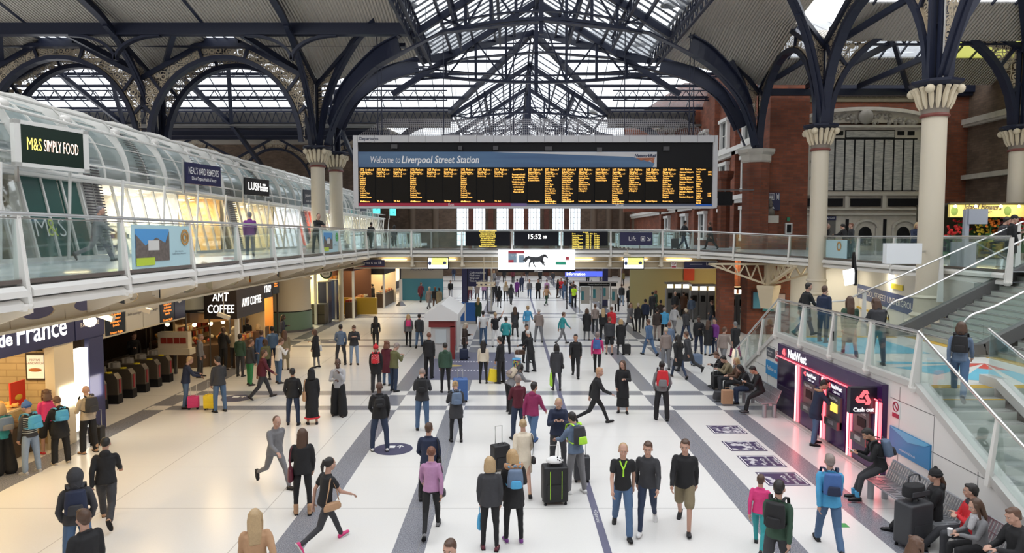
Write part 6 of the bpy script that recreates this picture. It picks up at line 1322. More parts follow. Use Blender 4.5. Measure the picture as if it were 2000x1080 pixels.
def gate(x,y,lab):
 r=thing('ticket_gate',lab,'ticket gate',(x,y,0),'ticket gates in a row');g=MB();g.slab([(x,y-.13,.12),(x,y-.13,.82),(x-.12,y-.13,1.0),(x-1.7,y-.13,1.0),(x-1.8,y-.13,.85),(x-1.8,y-.13,.12)],(0,.26,0));g.build('cabinet',GM,r)
 bbx('base',BLACK,r,x-1.75,x+.02,y-.14,y+.14,0,.3);g=MB();g.lathe([(.1,0),(.1,.03)],(x-.35,y,1.0),12);g.build('card_reader',mat('yellow_reader',(.6,.5,.02),.4),r)
 g=MB();g.bb(x,x+.015,y-.04,y+.04,.35,.8);g.build('red_label',mat('dark_red_label',(.25,.02,.03),.5),r);g=MB();g.lathe([(.0,0),(.18,.02),(.2,.2),(.18,.38),(0,.4)],(x-.9,y+.42,.75),10);g.slab([(x-.95,y+.13,.35),(x-.95,y+.6,.35),(x-.95,y+.6,1.15),(x-.95,y+.13,1.15)],(.02,0,0));g.build('flap',mat('grey_flap',(.18,.17,.16),.4),r)
for i in range(6):gate(-12.95,20.9+i*.82,'brown grey ticket gate, '+('nearest the bakery','second from the bakery','third from the bakery','fourth from the bakery','fifth from the bakery','farthest from the bakery of six')[i])
for i in range(4):gate(-13.4,33.6+i*.85,'ticket gate near the food mural, '+('nearest the pasty shop','second from the pasty shop','third from the pasty shop','nearest the green base')[i])
P=atZ(315,735,0);r=thing('gate_sign_box','cream box with four red pictogram squares beyond the ticket gates','sign box',(-13.6,26.4,0));bbx('box',CREAM,r,-14.1,-12.9,26.3,26.6,1.05,1.7);bbx('ledge',CREAM,r,-14.2,-12.8,26.2,26.7,.8,1.05);bbx('post',DSTEEL,r,-13.55,-13.45,26.4,26.5,0,.8)
g=MB()
for k in range(4):g.bb(-13.98+k*.26,-13.76+k*.26,26.27,26.3,1.25,1.48)
g.build('red_pictogram',mat('dark_red_print',(.3,.03,.02),.5),r)
r=thing('cafe_drum','pale curved canopy drum over a dark glazed cafe behind the gates','cafe',(-14.2,28,0));g=MB();g.lathe([(2.2,0),(2.2,1.45),(2.0,1.45)],(-14.0,29.4,2.45),40);g.build('drum_canopy',mat('pale_green_grey_drum',(.50,.52,.46),.35),r,smooth=True);g=MB();g.lathe([(2.22,0),(2.22,.12)],(-14.0,29.4,2.35),40);g.build('black_rim',BLACK,r)
g=MB();g.lathe([(2.0,0),(2.0,.5)],(-14,29.4,1.9),40);g.build('bronze_band',mat('bronze_glass',(.16,.09,.04),.3),r);g=MB()
for k in range(14):t=k*.45;g.tube([(-14+2*math.cos(t),29.4+2*math.sin(t),0),(-14+2*math.cos(t),29.4+2*math.sin(t),2.4)],.03,6)
g.build('mullion',DSTEEL,r);g=MB();g.lathe([(1.9,0),(1.9,.9),(1.8,.95)],(-14,29.4,0),30);g.build('counter',mat('dark_wood',(.10,.06,.035),.5),r);g=MB();rnd=random.Random(8)
for k in range(60):t=rnd.uniform(-2.6,.2);g.sph((-14+1.6*math.cos(t),29.4+1.6*math.sin(t),rnd.uniform(1.0,1.3)),.08,6,mi=rnd.randrange(3))
o=g.build('counter_stock',[mat('amber_stock',(.6,.3,.08),.5),mat('red_stock',(.4,.05,.03),.5),mat('cream_stock',(.6,.55,.4),.5)],r,smooth=True);o['kind']='stuff'
lamp('cafe_light','POINT',(-14,29.4,2.1),60,WARMI,.4)
for k in range(5):t=-2.2+k*.5;g=MB();g.sph((-14+1.3*math.cos(t),29.4+1.3*math.sin(t),1.75),.09,8);g.build('lamp_globe',mat('cafe_globe',(1,.8,.5),emis=(1,.7,.35),es=7),r)
def lower_shop(name,lab,x,y0,y1,sign,sm,inner,z1=3.75,zs=2.6,side_sign=None,warm=90,tm=None):
 """unit with open front to the concourse and its near end wall facing the viewer"""
 r=thing(name,lab,'shop',(x,y0,0));bbx('fascia',sm,r,x-.1,x,y0,y1,zs,z1);o=bbx('end_fascia',sm,r,x-(1.35 if side_sign else 2.6),x,y0-.08,y0,zs,z1);bbx('back_wall',inner,r,x-2.7,x-2.6,y0,y1,0,z1);bbx('far_wall',inner,r,x-2.6,x,y1-.05,y1,0,z1);bbx('counter',mat('dark_wood'),r,x-.7,x-.15,y0+.3,y1-.2,0,1.05);bbx('pilaster',WHITE,r,x-.12,x+.02,y0-.05,y0+.1,0,zs)
 if sign:
  text(sign,(x+.02,(y0+y1)/2,(zs+z1)/2),.5,tm or WLIT,o,nrm=(1,0,0),dirx=(0,1,0),width=(y1-y0)*.7)
  if side_sign:text(side_sign,(x-.66,y0-.1,(zs+z1)/2+.05),.5,tm or WLIT,o,width=1.1,shear=.1)
 g=MB();rnd=random.Random(int(y0*7))
 for k in range(70):g.bb(*(lambda a,b_,c_:(a,a+.12,b_,b_+.12,c_,c_+.16))(x-rnd.uniform(.3,.7),rnd.uniform(y0+.3,y1-.5),1.06),mi=rnd.randrange(3))
 for k in range(90):a=rnd.uniform(y0+.2,y1-.3);c_=1.2+.3*rnd.randrange(5);g.bb(x-2.6,x-2.45,a,a+.15,c_,c_+.2,mi=rnd.randrange(3))
 s_=g.build('goods',[mat('amber_stock'),mat('red_stock'),mat('cream_stock')],r);s_['kind']='stuff'
 lamp('shop_glow','AREA',(x-1.2,(y0+y1)/2,zs+.3),warm,WARMI,1.5,y1-y0);return r
lower_shop('coffee_kiosk','coffee kiosk with a black sign reading AMT COFFEE',-11.35,27.4,30.4,'AMT COFFEE',mat('black_brown_sign',(.03,.022,.02),.4),TILEW,side_sign='AMT\nCOFFEE',zs=2.1,z1=3.3)
lower_shop('pasty_shop','pasty shop with a dark navy sign and orange glowing interior',-12.0,31.2,33.3,'PASTY SHOP',mat('dark_navy_fascia',(.02,.022,.04),.4),mat('orange_shop_wall',(.6,.26,.06),.6),zs=2.5,z1=3.35)
P=atX(497,571,-11.98);g=MB();g.bb(-11.98,-11.96,P.y-.3,P.y+.3,P.z-.05,P.z+.03);tag(g.build('yellow_sign_strip',mat('yellow_notice')),'thin yellow strip under the pasty shop name','sign')
r=thing('food_mural_wall','white curved wall with a food picture and a green base by the gates','mural wall',(-14,38.5,0));Wm=mat('warm_white_wall',(.66,.61,.50),.45)
bbx('flat_wall',Wm,r,-17.8,-13.6,38.0,38.2,0,3.9);g=MB();g.lathe([(1.35,0),(1.35,2.9)],(-13.3,39.2,1.15),32);g.build('drum',Wm,r,smooth=True);g=MB();g.lathe([(1.42,0),(1.42,1.1)],(-13.3,39.2,.05),32);g.build('green_base',mat('sage_green_base',(.16,.26,.20),.4),r,smooth=True);g=MB();g.lathe([(1.4,0),(1.4,.05)],(-13.3,39.2,1.15),32);g.build('black_line',BLACK,r);g=MB();g.lathe([(1.5,0),(1.5,.12)],(-13.3,39.2,0),32);g.build('plinth',DSTEEL,r)
g=MB();fc=[(-14.9,2.55,.42,0),(-15.6,2.2,.36,1),(-14.6,2.15,.34,2),(-15.2,1.75,.4,3),(-16.2,2.0,.3,4),(-14.35,2.8,.3,0),(-15.9,2.75,.3,1),(-16.6,2.4,.3,3)]
for x_,z_2,q_,m_ in fc:g.sph((x_,37.98,z_2),q_,12,m_,sc=(1,.04,.85))
g.beam((-14.3,37.97,2.9),(-13.75,37.97,3.4),.03,.07,mi=4);g.build('food_picture',[mat('soup_orange',(.6,.25,.06),.5),mat('salmon_red',(.6,.12,.07),.5),mat('cream_stock'),mat('salad_green',(.15,.32,.04),.5),mat('aubergine_brown',(.2,.08,.05),.5)],r)
rr=thing('poster_frame','tall board with white notice and amber screen beside the pasty shop','board',(-13.2,33.4,2.4));bbx('white_panel',mat('white_sign_face'),rr,-12.9,-12.85,33.5,35.4,2.4,3.7);bbx('post',DSTEEL,rr,-12.98,-12.9,33.5,33.58,0,3.7);bbx('post',DSTEEL,rr,-12.98,-12.9,36.5,36.58,0,3.7);o=bbx('amber_screen',mat('teal_black_screen'),rr,-12.9,-12.84,35.5,36.6,2.4,3.7);text('16:05 6\nClacton\n\nCalling at\nStratford',(-12.83,36.05,3.1),.14,mat('orange_led'),o,nrm=(1,0,0),dirx=(0,1,0),res=1)
r=thing('lit_entrance','bright cream lit shop entrance beside the brown litter bins','shop',(-12.7,42,0));bbx('glowing_wall',mat('glow_cream_wall',(.75,.65,.4),.5),r,-15.5,-12.2,44,44.1,0,3.6);bbx('frame',WHITE,r,-12.3,-12.15,41.2,41.35,0,3.6);lamp('entrance_light','AREA',(-13.4,42.6,3.3),130,(1,.85,.5),1.5,2)
def box_at(name,lab,cat,px0,px1,pyb,h,d,m,extra=None):
 a,b_=atZ(px0,pyb),atZ(px1,pyb);r=thing(name,lab,cat,((a.x+b_.x)/2,a.y,0));g=MB();g.bb(a.x,b_.x,a.y,a.y+d,0.05,h);g.build('body',m,r);bbx('plinth',BLACK,r,a.x+.03,b_.x-.03,a.y+.03,a.y+d-.03,0,.06);bbx('cap',DSTEEL,r,a.x-.02,b_.x+.02,a.y-.02,a.y+d+.02,h,h+.04)
 if extra:extra(r,a,b_)
 return r
box_at('litter_bin_cabinet','brown square litter bin cabinet beside the dark blue booths','bin',608,634,634,1.25,.8,mat('brown_bin',(.085,.07,.05),.5),lambda r,a,b_:bbx('seam',BLACK,r,a.x,b_.x,a.y-.01,a.y,.6,.64))
for(px0,px1,pyb,lab)in((622,641,631,'dark blue tall booth, the nearer of two by the shops'),(643,657,624,'dark blue tall booth, the farther of two by the shops')):
 box_at('tall_booth',lab,'booth',px0,px1,pyb,2.6,.9,mat('dark_blue_booth',(.02,.03,.08),.3),lambda r,a,b_:bbx('steel_edge',STEEL,r,b_.x-.08,b_.x+.03,a.y-.03,a.y+.03,0,2.6))
a=atZ(667,627);g=MB();g.lathe([(.16,0),(.16,3.7)],(a.x,a.y,0),16);tag(g.build('shiny_post',mat('shiny_cream_post',(.6,.55,.42),.15),smooth=True),'shiny cream round post beside the burger kiosk','post')
P=atY(637,533,41);r=thing('round_sign','round white hanging sign with a dark green ring by the shops','sign',P);g=MB();g.ribbon([(P.x+.33*math.cos(t),P.y,P.z+.33*math.sin(t))for t in[math.pi*k/14 for k in range(29)]],(0,1,0),.14,.08);g.build('green_ring',mat('dark_green_ring',(.02,.06,.03),.4),r)
g=MB();M9=Matrix.Rotation(math.pi/2,3,'X');g.slab([(P.x+.3*math.cos(t),P.y-.04,P.z+.3*math.sin(t))for t in[math.pi*k/10 for k in range(20)]],(0,.08,0));o=g.build('white_face',LWHITE,r);text('UPPER\nCRUST',(P.x,P.y-.05,P.z),.12,mat('dark_green_ring'),o,bold=.004);g=MB();g.bb(P.x-.02,P.x+.02,P.y-.02,P.y+.02,P.z+.33,4.44);g.build('hanger',BLACK,r)
r=lower_shop('burger_kiosk','dark kiosk with red lit BURRITO and CASA signs under the corner of the gallery',-10.6,44.5,50,'MI CASA',mat('dark_maroon',(.05,.012,.01),.4),mat('dark_shop_wall',(.12,.05,.03),.6),zs=3.2,z1=4.0,tm=mat('red_neon_letters',(.7,.1,.05),emis=(1,.15,.08),es=1.6),side_sign='CASA');bbx('yellow_counter',mat('mustard_counter',(.42,.27,.02),.4),r,-12.9,-9.4,46.0,46.3,.1,1.25)
r=lower_shop('far_shop','far shop with pale lit window beyond the burger kiosk',-9.8,51,56,'',mat('black_sign'),mat('pale_lit_wall',(.7,.6,.45),.5));bbx('glazed_teal_panel',mat('teal_hoarding',(.03,.16,.22),.5),r,-9.5,-5.9,57.0,57.1,0.02,1.9);o=bbx('patterned_hoarding',mat('beige_hoarding',(.25,.22,.17),.6),r,-9.5,-5.9,57.0,57.1,1.9,4.2);text('WELCOME\nABOARD',(-7.7,56.98,3.0),.5,LDARK,o,width=2.4)
a=atZ(862,708)
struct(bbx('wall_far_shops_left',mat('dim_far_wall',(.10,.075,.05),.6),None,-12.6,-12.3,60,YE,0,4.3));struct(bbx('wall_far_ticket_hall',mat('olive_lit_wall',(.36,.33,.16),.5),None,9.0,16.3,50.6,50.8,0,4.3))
for i in range(5):bbx('shop_window',mat('far_shop_window',(.5,.4,.25),emis=(1,.7,.35),es=1.2),tag(bbx('far_shopfront',mat('dark_far_front',(.05,.05,.06),.4),None,-12.3,-12.2,61+i*6,66.4+i*6,0,3.6),'far lit shopfront, the %s past the patterned hoarding'%('first','second','third','fourth','fifth')[i],'shopfront'),-12.19,-12.17,61.5+i*6,65.8+i*6,.8,2.7)
for i,(px,y)in enumerate(((1303,46),(1351,44),(1408,41.5))):
 x=(px-1000)/1300*y;r=thing('ticket_machines',('bank of grey ticket machines, the farthest of three','bank of grey ticket machines in the middle','bank of grey ticket machines beside the brick pier')[i],'ticket machine',(x,y,0))
 for k in range(3):xx=x+k*.52;g=MB();g.bb(xx,xx+.48,y-k*.12,y+.5,0,1.9);o=g.build('machine',mat('grey_ticket_machine',(.20,.20,.20),.4),r);bbx('lit_header',mat('lit_header',(.9,.9,.8),emis=(1,.95,.8),es=1.8),o,xx+.04,xx+.44,y-k*.12-.02,y-k*.12,1.95,2.2);bbx('display',BLACK,o,xx+.1,xx+.38,y-k*.12-.02,y-k*.12,1.2,1.6)
 bbx('canopy',DSTEEL,r,x-.05,x+1.6,y-.3,y+.5,2.22,2.35)
P=atY(1397,541,44);o=tag(bbx('red_poster',mat('red_orange_poster',(.5,.06,.03),.5),None,P.x-.4,P.x+.4,50.5,50.6,P.z-.65,P.z+.65),'red poster with a white ring on the lit ticket hall wall','poster')
for(px,hh,lab)in((1440,4.2,'red brick pillar at the end of the ticket machines'),):a=atZ(px,640);g=MB();g.bb(11.7,12.5,37.3,38.1,0,4.2);tag(g.build('brick_pillar',RED),lab,'pillar')
def pillar(px,pyb,lab,h=4.3,w=.42):a=atZ(px,pyb);r=thing('navy_pillar',lab,'pillar',(a.x,a.y,0));g=MB();g.bb(a.x-w/2,a.x+w/2,a.y-w/2,a.y+w/2,0,h);g.build('shaft',NAVYSIGN,r);bbx('foot',DSTEEL,r,a.x-w/2-.02,a.x+w/2+.02,a.y-w/2-.02,a.y+w/2+.02,0,.12);return r,a
pillar(908,600,'navy square pillar behind the blue display boards');pillar(1181,600,'navy square pillar beside the notice board enclosure');pillar(1289,580,'navy square pillar by the second yellow screen')
a=atZ(930,590);r=thing('direction_board','navy direction board with white lines listing platforms and exits','board',(a.x,a.y,1.9));y_=48.0;x0,x1=atY(914,540,y_).x,atY(951,540,y_).x;o=bbx('panel',NAVYSIGN,r,x0,x1,y_,y_+.1,1.9,3.9);text('Left luggage\nStation reception\n\nCash machines\nPlatforms\nWay out\nTickets and information',(x0+.1,y_-.01,2.9),.2,LWHITE,o,align='LEFT',res=1);bbx('post',BLACK,r,x0-.06,x0,y_,y_+.08,0,3.9);bbx('post',BLACK,r,x1,x1+.06,y_,y_+.08,0,3.9)
r=thing('blue_display_boards','pair of bright blue display boards with white stripes by the navy pillar','display board',(-3.5,44,0));a,b_=atZ(887,632),atZ(931,632)
for q in range(2):x0=a.x+(b_.x-a.x)*q/2;o=bbx('board',mat('bright_blue_board',(.02,.13,.45),.4),r,x0,x0+(b_.x-a.x)/2-.04,a.y,a.y+.08,.15,1.35)
bbx('white_edge',LWHITE,r,(a.x+b_.x)/2-.05,(a.x+b_.x)/2+.03,a.y-.02,a.y,.2,1.3);bbx('foot',STEEL,r,a.x,b_.x,a.y,a.y+.3,0,.15)
r=thing('hanging_camera_rail','cream lattice gantry with cameras hanging below the bridge near the direction board','gantry',(-2.3,36,2.8));g=MB()
for px in(945,961):P=atY(px,495,37.3);g.tube([(P.x,37.3,4.35),(P.x,37.3,3.0)],.02,6)
g.bb(-2.0,-.95,37.2,37.4,2.85,2.95);g.bb(-2.0,-.95,37.15,37.45,2.7,2.75)
for k in range(4):g.sph((-1.85+k*.25,37.25,2.78),.09,8)
g.build('gantry',CREAM2,r)
for(px,py,Y,lab)in((500,560,26,''),):pass
for(px,py,Y,lab)in((437,617,22.5,'beside the coffee sign'),(281,604,18.2,'over the ticket gates'),(205,617,15.2,'near the bakery lamp'),(1225,497,37.2,'at the bridge beam'),(600,541,31,'near the mural')):
 P=atY(px,py,Y);r=thing('security_camera','cream security camera hanging under the gallery '+lab,'security camera',P);g=MB();g.box(P,(.42,.12,.13),rot=Matrix.Rotation(.35,3,'Y'));g.build('housing',CREAM,r);g=MB();g.tube([P+Vector((0,0,.02)),P+Vector((0,0,max(.3,4.3-P.z)))],.02,6);g.build('arm',CREAM,r)
P=atY(176,627,15.0);r=thing('globe_lamp','glowing round lamp on an arm above the bakery corner','lamp',P);g=MB();g.sph(P,.13,12);g.build('globe',mat('glowing_globe',(1,.9,.7),emis=(1,.75,.45),es=7),r,smooth=True);g=MB();g.tube([P,P+Vector((-.4,0,.15)),P+Vector((-.5,0,.9))],.03,6);g.build('arm',CREAM2,r);lamp('globe_light','POINT',P+Vector((0,-.2,-.1)),25,WARMI,.13)
KX0,KX1,KY0,KY1=-3.75,-2.55,29.6,33.6
r=thing('cash_pod','small kiosk with a pitched white roof and dark red sides holding a cash machine','kiosk',(-3.15,30,0));g=MB();g.bb(KX0+.1,KX1-.1,KY0+.1,KY1,0,1.75);g.build('body',mat('pale_grey_panel',(.5,.5,.5),.4),r);xm=(KX0+KX1)/2
g=MB();g.slab([(KX0-.15,KY0-.15,1.75),(KX1+.15,KY0-.15,1.75),(KX1+.15,KY0-.15,2.05),(xm,KY0-.15,2.5),(KX0-.15,KY0-.15,2.05)],(0,KY1-KY0+.2,0));g.build('roof',mat('white_roof_panel',(.68,.68,.68),.4),r)
bbx('red_frame',mat('dark_red_frame2',(.22,.03,.03),.4),r,KX0+.02,KX1-.02,KY0+.0,KY0+.1,1.45,1.75);bbx('red_frame',mat('dark_red_frame2'),r,KX1-.22,KX1-.02,KY0,KY0+.1,0,1.5);bbx('screen',mat('pale_screen',(.5,.55,.58),.2),r,KX0+.3,KX1-.4,KY0+.06,KY0+.1,.7,1.35)
o=bbx('side_sign',mat('pink_red_sign',(.4,.03,.06),.4),r,KX1-.1,KX1-.05,KY0+.6,KY0+1.0,.5,1.6);text('Bureau',(KX1-.04,KY0+.8,1.05),.2,LWHITE,o,nrm=(1,0,0),dirx=(0,0,1));bbx('side_glass',STEEL,r,KX1-.1,KX1-.04,KY0+1.3,KY1-.3,.2,1.7)
a=atZ(783,597);r=thing('totem_sign','slim grey totem on a dark pyramid foot standing on the open floor','totem',(a.x,a.y,0));bbx('blade',mat('pale_totem',(.5,.5,.5),.4),r,a.x-.12,a.x+.12,a.y-.05,a.y+.05,.2,2.1);g=MB();g.lathe([(.42,0),(.12,.35)],(a.x,a.y,0),4);g.build('foot',DSTEEL,r)
r=thing('notice_enclosure','group of steel framed notice boards and rails in front of the crowd','notice boards',(5.5,42,0));
for(px0,px1,pyb,h)in((1132,1152,612,1.9),(1155,1172,607,1.9),(1175,1190,603,1.9),(1192,1206,613,1.8)):
 a,b_=atZ(px0,pyb),atZ(px1,pyb);bbx('steel_post',STEEL,r,a.x-.05,a.x+.03,a.y,a.y+.08,0,2.3);bbx('notice',mat('pale_notice',(.45,.42,.38),.5),r,a.x+.08,b_.x-.02,a.y,a.y+.04,.7,h);bbx('teal_print',mat('teal_print'),r,a.x+.12,a.x+.3,a.y-.01,a.y,.95,1.6)
g=MB();a,b_=atZ(1130,612),atZ(1206,612);g.bb(a.x,b_.x,a.y-.05,a.y+.05,2.2,2.3);g.build('top_rail',STEEL,r);o=bbx('dark_banner',BLACK,r,a.x+.05,b_.x-.1,a.y-.02,a.y+.04,1.95,2.2);text('Onward travel information',((a.x+b_.x)/2,a.y-.03,2.08),.14,LWHITE,o,res=1)
P=atY(1130,535,50);r=thing('information_sign','blue lit Information sign over the far desk','sign',P);o=bbx('sign_board',mat('violet_blue_lit',(.03,.05,.35),emis=(.1,.15,.8),es=.6),r,P.x-1.0,P.x+1.8,50,50.1,P.z-.2,P.z+.2);text('Information',(P.x-.2,49.98,P.z),.3,WLIT,o);bbx('post',BLACK,r,P.x-.9,P.x-.82,50.1,50.18,0,P.z+.2);bbx('post',BLACK,r,P.x+1.6,P.x+1.68,50.1,50.18,0,P.z+.2)
for(px,pyb,lab)in((960,612,'grey steel sign post among the crowd under the direction board'),(1213,590,'steel post near the ticket hall crowd')):a=atZ(px,pyb);r=thing('steel_sign_post',lab,'post',(a.x,a.y,0));g=MB();g.tube([(a.x,a.y,0),(a.x,a.y,3.6)],.06,8);g.build('pole',STEEL,r);g=MB();g.lathe([(.3,0),(.3,.15),(.1,.2)],(a.x,a.y,0),12);g.build('foot',DSTEEL,r)
def rail_poster(ya,yb,lab,kind):
 r=thing('railing_poster',lab,'poster',(LX+.12,ya,GZ));o=bbx('pale_blue_sheet',mat('pale_blue_sheet',(.42,.62,.68),.5),r,LX+.09,LX+.10,ya,yb,GZ+.08,GZ+.98);w=yb-ya
 bbx('sky_picture',mat('sky_print',(.08,.30,.62),.5),o,LX+.105,LX+.11,ya+.05*w,ya+.6*w,GZ+.5,GZ+.9);g=MB();g.slab([(LX+.112,ya+.05*w,GZ+.22),(LX+.112,ya+.6*w,GZ+.22),(LX+.112,ya+.6*w,GZ+.85),(LX+.112,ya+.53*w,GZ+.6),(LX+.112,ya+.38*w,GZ+.72),(LX+.112,ya+.2*w,GZ+.55),(LX+.112,ya+.05*w,GZ+.78)],(.004,0,0));g.build('street_picture',mat('street_print',(.13,.11,.10),.6,noise_amt=.6,noise_scale=12),o)
 bbx('white_facade',mat('white_print',(.6,.6,.58),.6),o,LX+.117,LX+.12,ya+.24*w,ya+.42*w,GZ+.45,GZ+.66)
 bbx('lime_panel',mat('lime_print',(.45,.6,.05),.5),o,LX+.118,LX+.122,ya+.05*w,ya+.34*w,GZ+.14,GZ+.30)
 g=MB();cy2,cz2=ya+.9*w,GZ+.72
 for R_ in(.16,.08):g.ribbon([(LX+.112,cy2+R_*math.cos(t),cz2+R_*math.sin(t))for t in[math.pi*k/12 for k in range(25)]],(1,0,0),.01,.05)
 g.build('round_emblem',mat('ochre_print' if kind==0 else 'green_print',(.45,.25,.08)if kind==0 else(.1,.45,.12),.5),o);text('John Postlewaite\nSummer lives at liverpool st',(LX+.115,ya+.78*w,GZ+.38),.055,LDARK,o,nrm=(1,0,0),dirx=(0,1,0),res=1)
rail_poster(13.35,15.75,'pale blue poster with a street photograph on the near gallery railing',0);rail_poster(26.85,29.2,'pale blue poster with a green emblem on the railing beside the cream column',1)
P=bridge_posts;a=Vector((15.25,30.6,4.45));g=MB();g.bb(15.18,15.2,30.2,32.2,4.5,5.35);o=tag(g.build('railing_poster',mat('pale_blue_sheet')),'pale blue poster with an ochre ring on the memorial gallery railing','poster');g=MB();g.ribbon([(15.16,30.9+.18*math.cos(t),5.05+.18*math.sin(t))for t in[math.pi*k/10 for k in range(21)]],(1,0,0),.01,.07);g.build('round_emblem',mat('ochre_print',(.45,.25,.08),.5),o)
# ================= PEOPLE =================
TS=bpy.data.scenes.new('tmp')
def remesh(mb,vox,folds=0,smooth=2,seed=0,extra=None):
 me=bpy.data.meshes.new('t');me.from_pydata(mb.v,[],mb.f);bm=bmesh.new();bm.from_mesh(me);bmesh.ops.recalc_face_normals(bm,faces=bm.faces);bm.to_mesh(me);bm.free()
 o=bpy.data.objects.new('t',me);TS.collection.objects.link(o);m=o.modifiers.new('r','REMESH');m.mode='VOXEL';m.voxel_size=vox
 s=o.modifiers.new('s','SMOOTH');s.iterations=smooth;s.factor=.5
 vl=TS.view_layers[0];vl.update();dg=vl.depsgraph;r=bpy.data.meshes.new_from_object(o.evaluated_get(dg),depsgraph=dg);bpy.data.objects.remove(o);bpy.data.meshes.remove(me)
 if folds:
  NN=[v.normal.copy()for v in r.vertices]
  for v,nv in zip(r.vertices,NN):
   c=v.co;n1=noise.noise(Vector((c.x*9+seed,c.y*9,c.z*5)))+.5*noise.noise(Vector((c.x*22,c.y*22+seed,c.z*16)));v.co=c+nv*n1*folds
 r.materials.clear();r.materials.append(None);r.polygons.foreach_set('use_smooth',[True]*len(r.polygons));r.polygons.foreach_set('material_index',[0]*len(r.polygons))
 if extra:
  bm=bmesh.new();bm.from_mesh(r)
  for mi,e in extra:
   vs=[bm.verts.new(v)for v in e.v]
   for f_ in e.f:
    try:q=bm.faces.new([vs[i]for i in f_]);q.material_index=mi;q.smooth=True
    except ValueError:pass
  bm.to_mesh(r);bm.free()
 return r
def D(*a):return[R(x)for x in a]
POSES=dict(stand=((2,3,-3,3,4),1,(4,0),((4,8,14,6),(-2,8,12,6))),wide=((3,2,-3,3,10),2,(6,12),((12,14,38,20),(2,12,20,8))),look=((2,2,-2,4,5),-2,(-14,0),((2,9,12,6),(4,8,18,10))),phone=((3,4,-3,3,5),4,(32,0),((26,10,100,34),(26,10,100,34))),pocket=((3,3,-4,4,7),2,(6,-10),((-6,16,42,16),(-6,16,42,16))),hold=((3,4,-3,3,5),2,(12,20),((14,12,96,42),(2,10,16,6))),holdr=((3,4,-3,3,5),2,(12,-20),((2,10,16,6),(14,12,96,42))),cross=((3,4,-3,3,5),1,(6,18),((18,10,92,58),(18,10,88,58))),chin=((4,3,-4,5,5),3,(4,-8),((24,8,140,30),(20,10,84,54))),walk=((26,8,-18,24,2),5,(6,0),((-24,8,16,4),(24,8,24,4))),walkb=((-18,26,26,8,2),5,(8,0),((24,8,24,4),(-24,8,16,4))),stride=((34,12,-24,40,2),8,(8,0),((-30,10,22,4),(30,8,34,6))),pull=((20,8,-14,18,2),4,(4,0),((16,8,20,4),(-26,18,8,0))),bend=((10,10,0,10,6),48,(20,0),((40,8,40,10),(40,8,40,10))),point=((4,3,-3,3,6),-4,(-16,10),((4,8,14,6),(125,22,20,-10))),grip=((3,3,-4,6,8),8,(22,0),((34,12,44,12),(30,8,40,12))),atm=((4,6,-4,4,6),10,(30,0),((44,10,60,14),(40,10,64,14))),lookup=((2,2,-3,5,6),-4,(-22,15),((6,10,70,40),(0,9,14,6))),sit=((84,84,80,78,7),4,(18,0),((26,8,62,34),(26,8,62,34))),sitphone=((84,86,78,82,6),22,(38,0),((30,8,84,34),(30,8,84,34))),sitlean=((60,50,52,36,5),16,(36,0),((22,10,88,30),(22,10,88,30))),sitcross=((86,84,76,40,10),-4,(8,20),((26,10,96,62),(26,10,92,60))),rest=((6,4,-4,3,5),14,(18,10),((46,10,50,30),(46,10,50,30))))
def skel(name):
 legs,lean,hd,arms=POSES[name];fl,kl,fr,kr,spd=D(*legs);lean=R(lean);K={}
 P=Vector((0,0,0));T=Vector((0,math.sin(lean),math.cos(lean)));F_=Vector((0,math.cos(lean),-math.sin(lean)))
 for s,a,k in((-1,fl,kl),(1,fr,kr)):
  h=P+Vector((s*.088,0,-.02));kn=h+Vector((s*math.sin(spd),math.sin(a)*math.cos(spd),-math.cos(a)*math.cos(spd)))*.42;an=kn+Vector((s*math.sin(spd)*.3,math.sin(a-k),-math.cos(a-k)))*.40
  K['h%d'%s],K['k%d'%s],K['a%d'%s]=h,kn,an;K['fa%d'%s]=(a-k)if abs(a-k)>R(14)and a<R(40)else 0
 K['p']=P;K['w']=P+T*.14;K['c']=P+T*.34;K['n']=P+T*.50;K['T']=T;K['F']=F_
 hp,hy=D(*hd);K['hp']=hp;K['hy']=hy;nk=K['n']+T*.02;K['nk']=nk
 HM=Matrix.Rotation(-hp,3,'X');HM=Matrix.Rotation(-hy,3,'Z')@HM*1.09;K['HM']=HM;K['hc']=nk+T*.035+HM@Vector((0,.025,.122))
 for s,ar in((-1,arms[0]),(1,arms[1])):
  a,ab,e,i=D(*ar);sh=K['n']+Vector((s*.162,0,0))-T*.058
  d1=Vector((s*math.sin(ab),math.sin(a)*math.cos(ab),-math.cos(a)*math.cos(ab)));el=sh+d1*.285
  d2=Vector((s*(math.sin(ab)*.4-math.sin(i)),math.sin(a+e)*math.cos(i),-math.cos(a+e)*math.cos(i))).normalized();wr=el+d2*.245
  K['s%d'%s],K['e%d'%s],K['r%d'%s],K['d%d'%s]=sh,el,wr,d2;K['pn%d'%s]=d1.cross(d2)if d1.cross(d2).length>.2 else Vector((s,0,0))
 low=min(K['a-1'].z,K['a1'].z)-.085;off=Vector((0,0,-low))
 for k,v in K.items():
  if isinstance(v,Vector)and k not in('T','F')and k[0]!='d' and k[:2]!='pn':K[k]=v+off
 return K
SK={k:skel(k)for k in POSES}
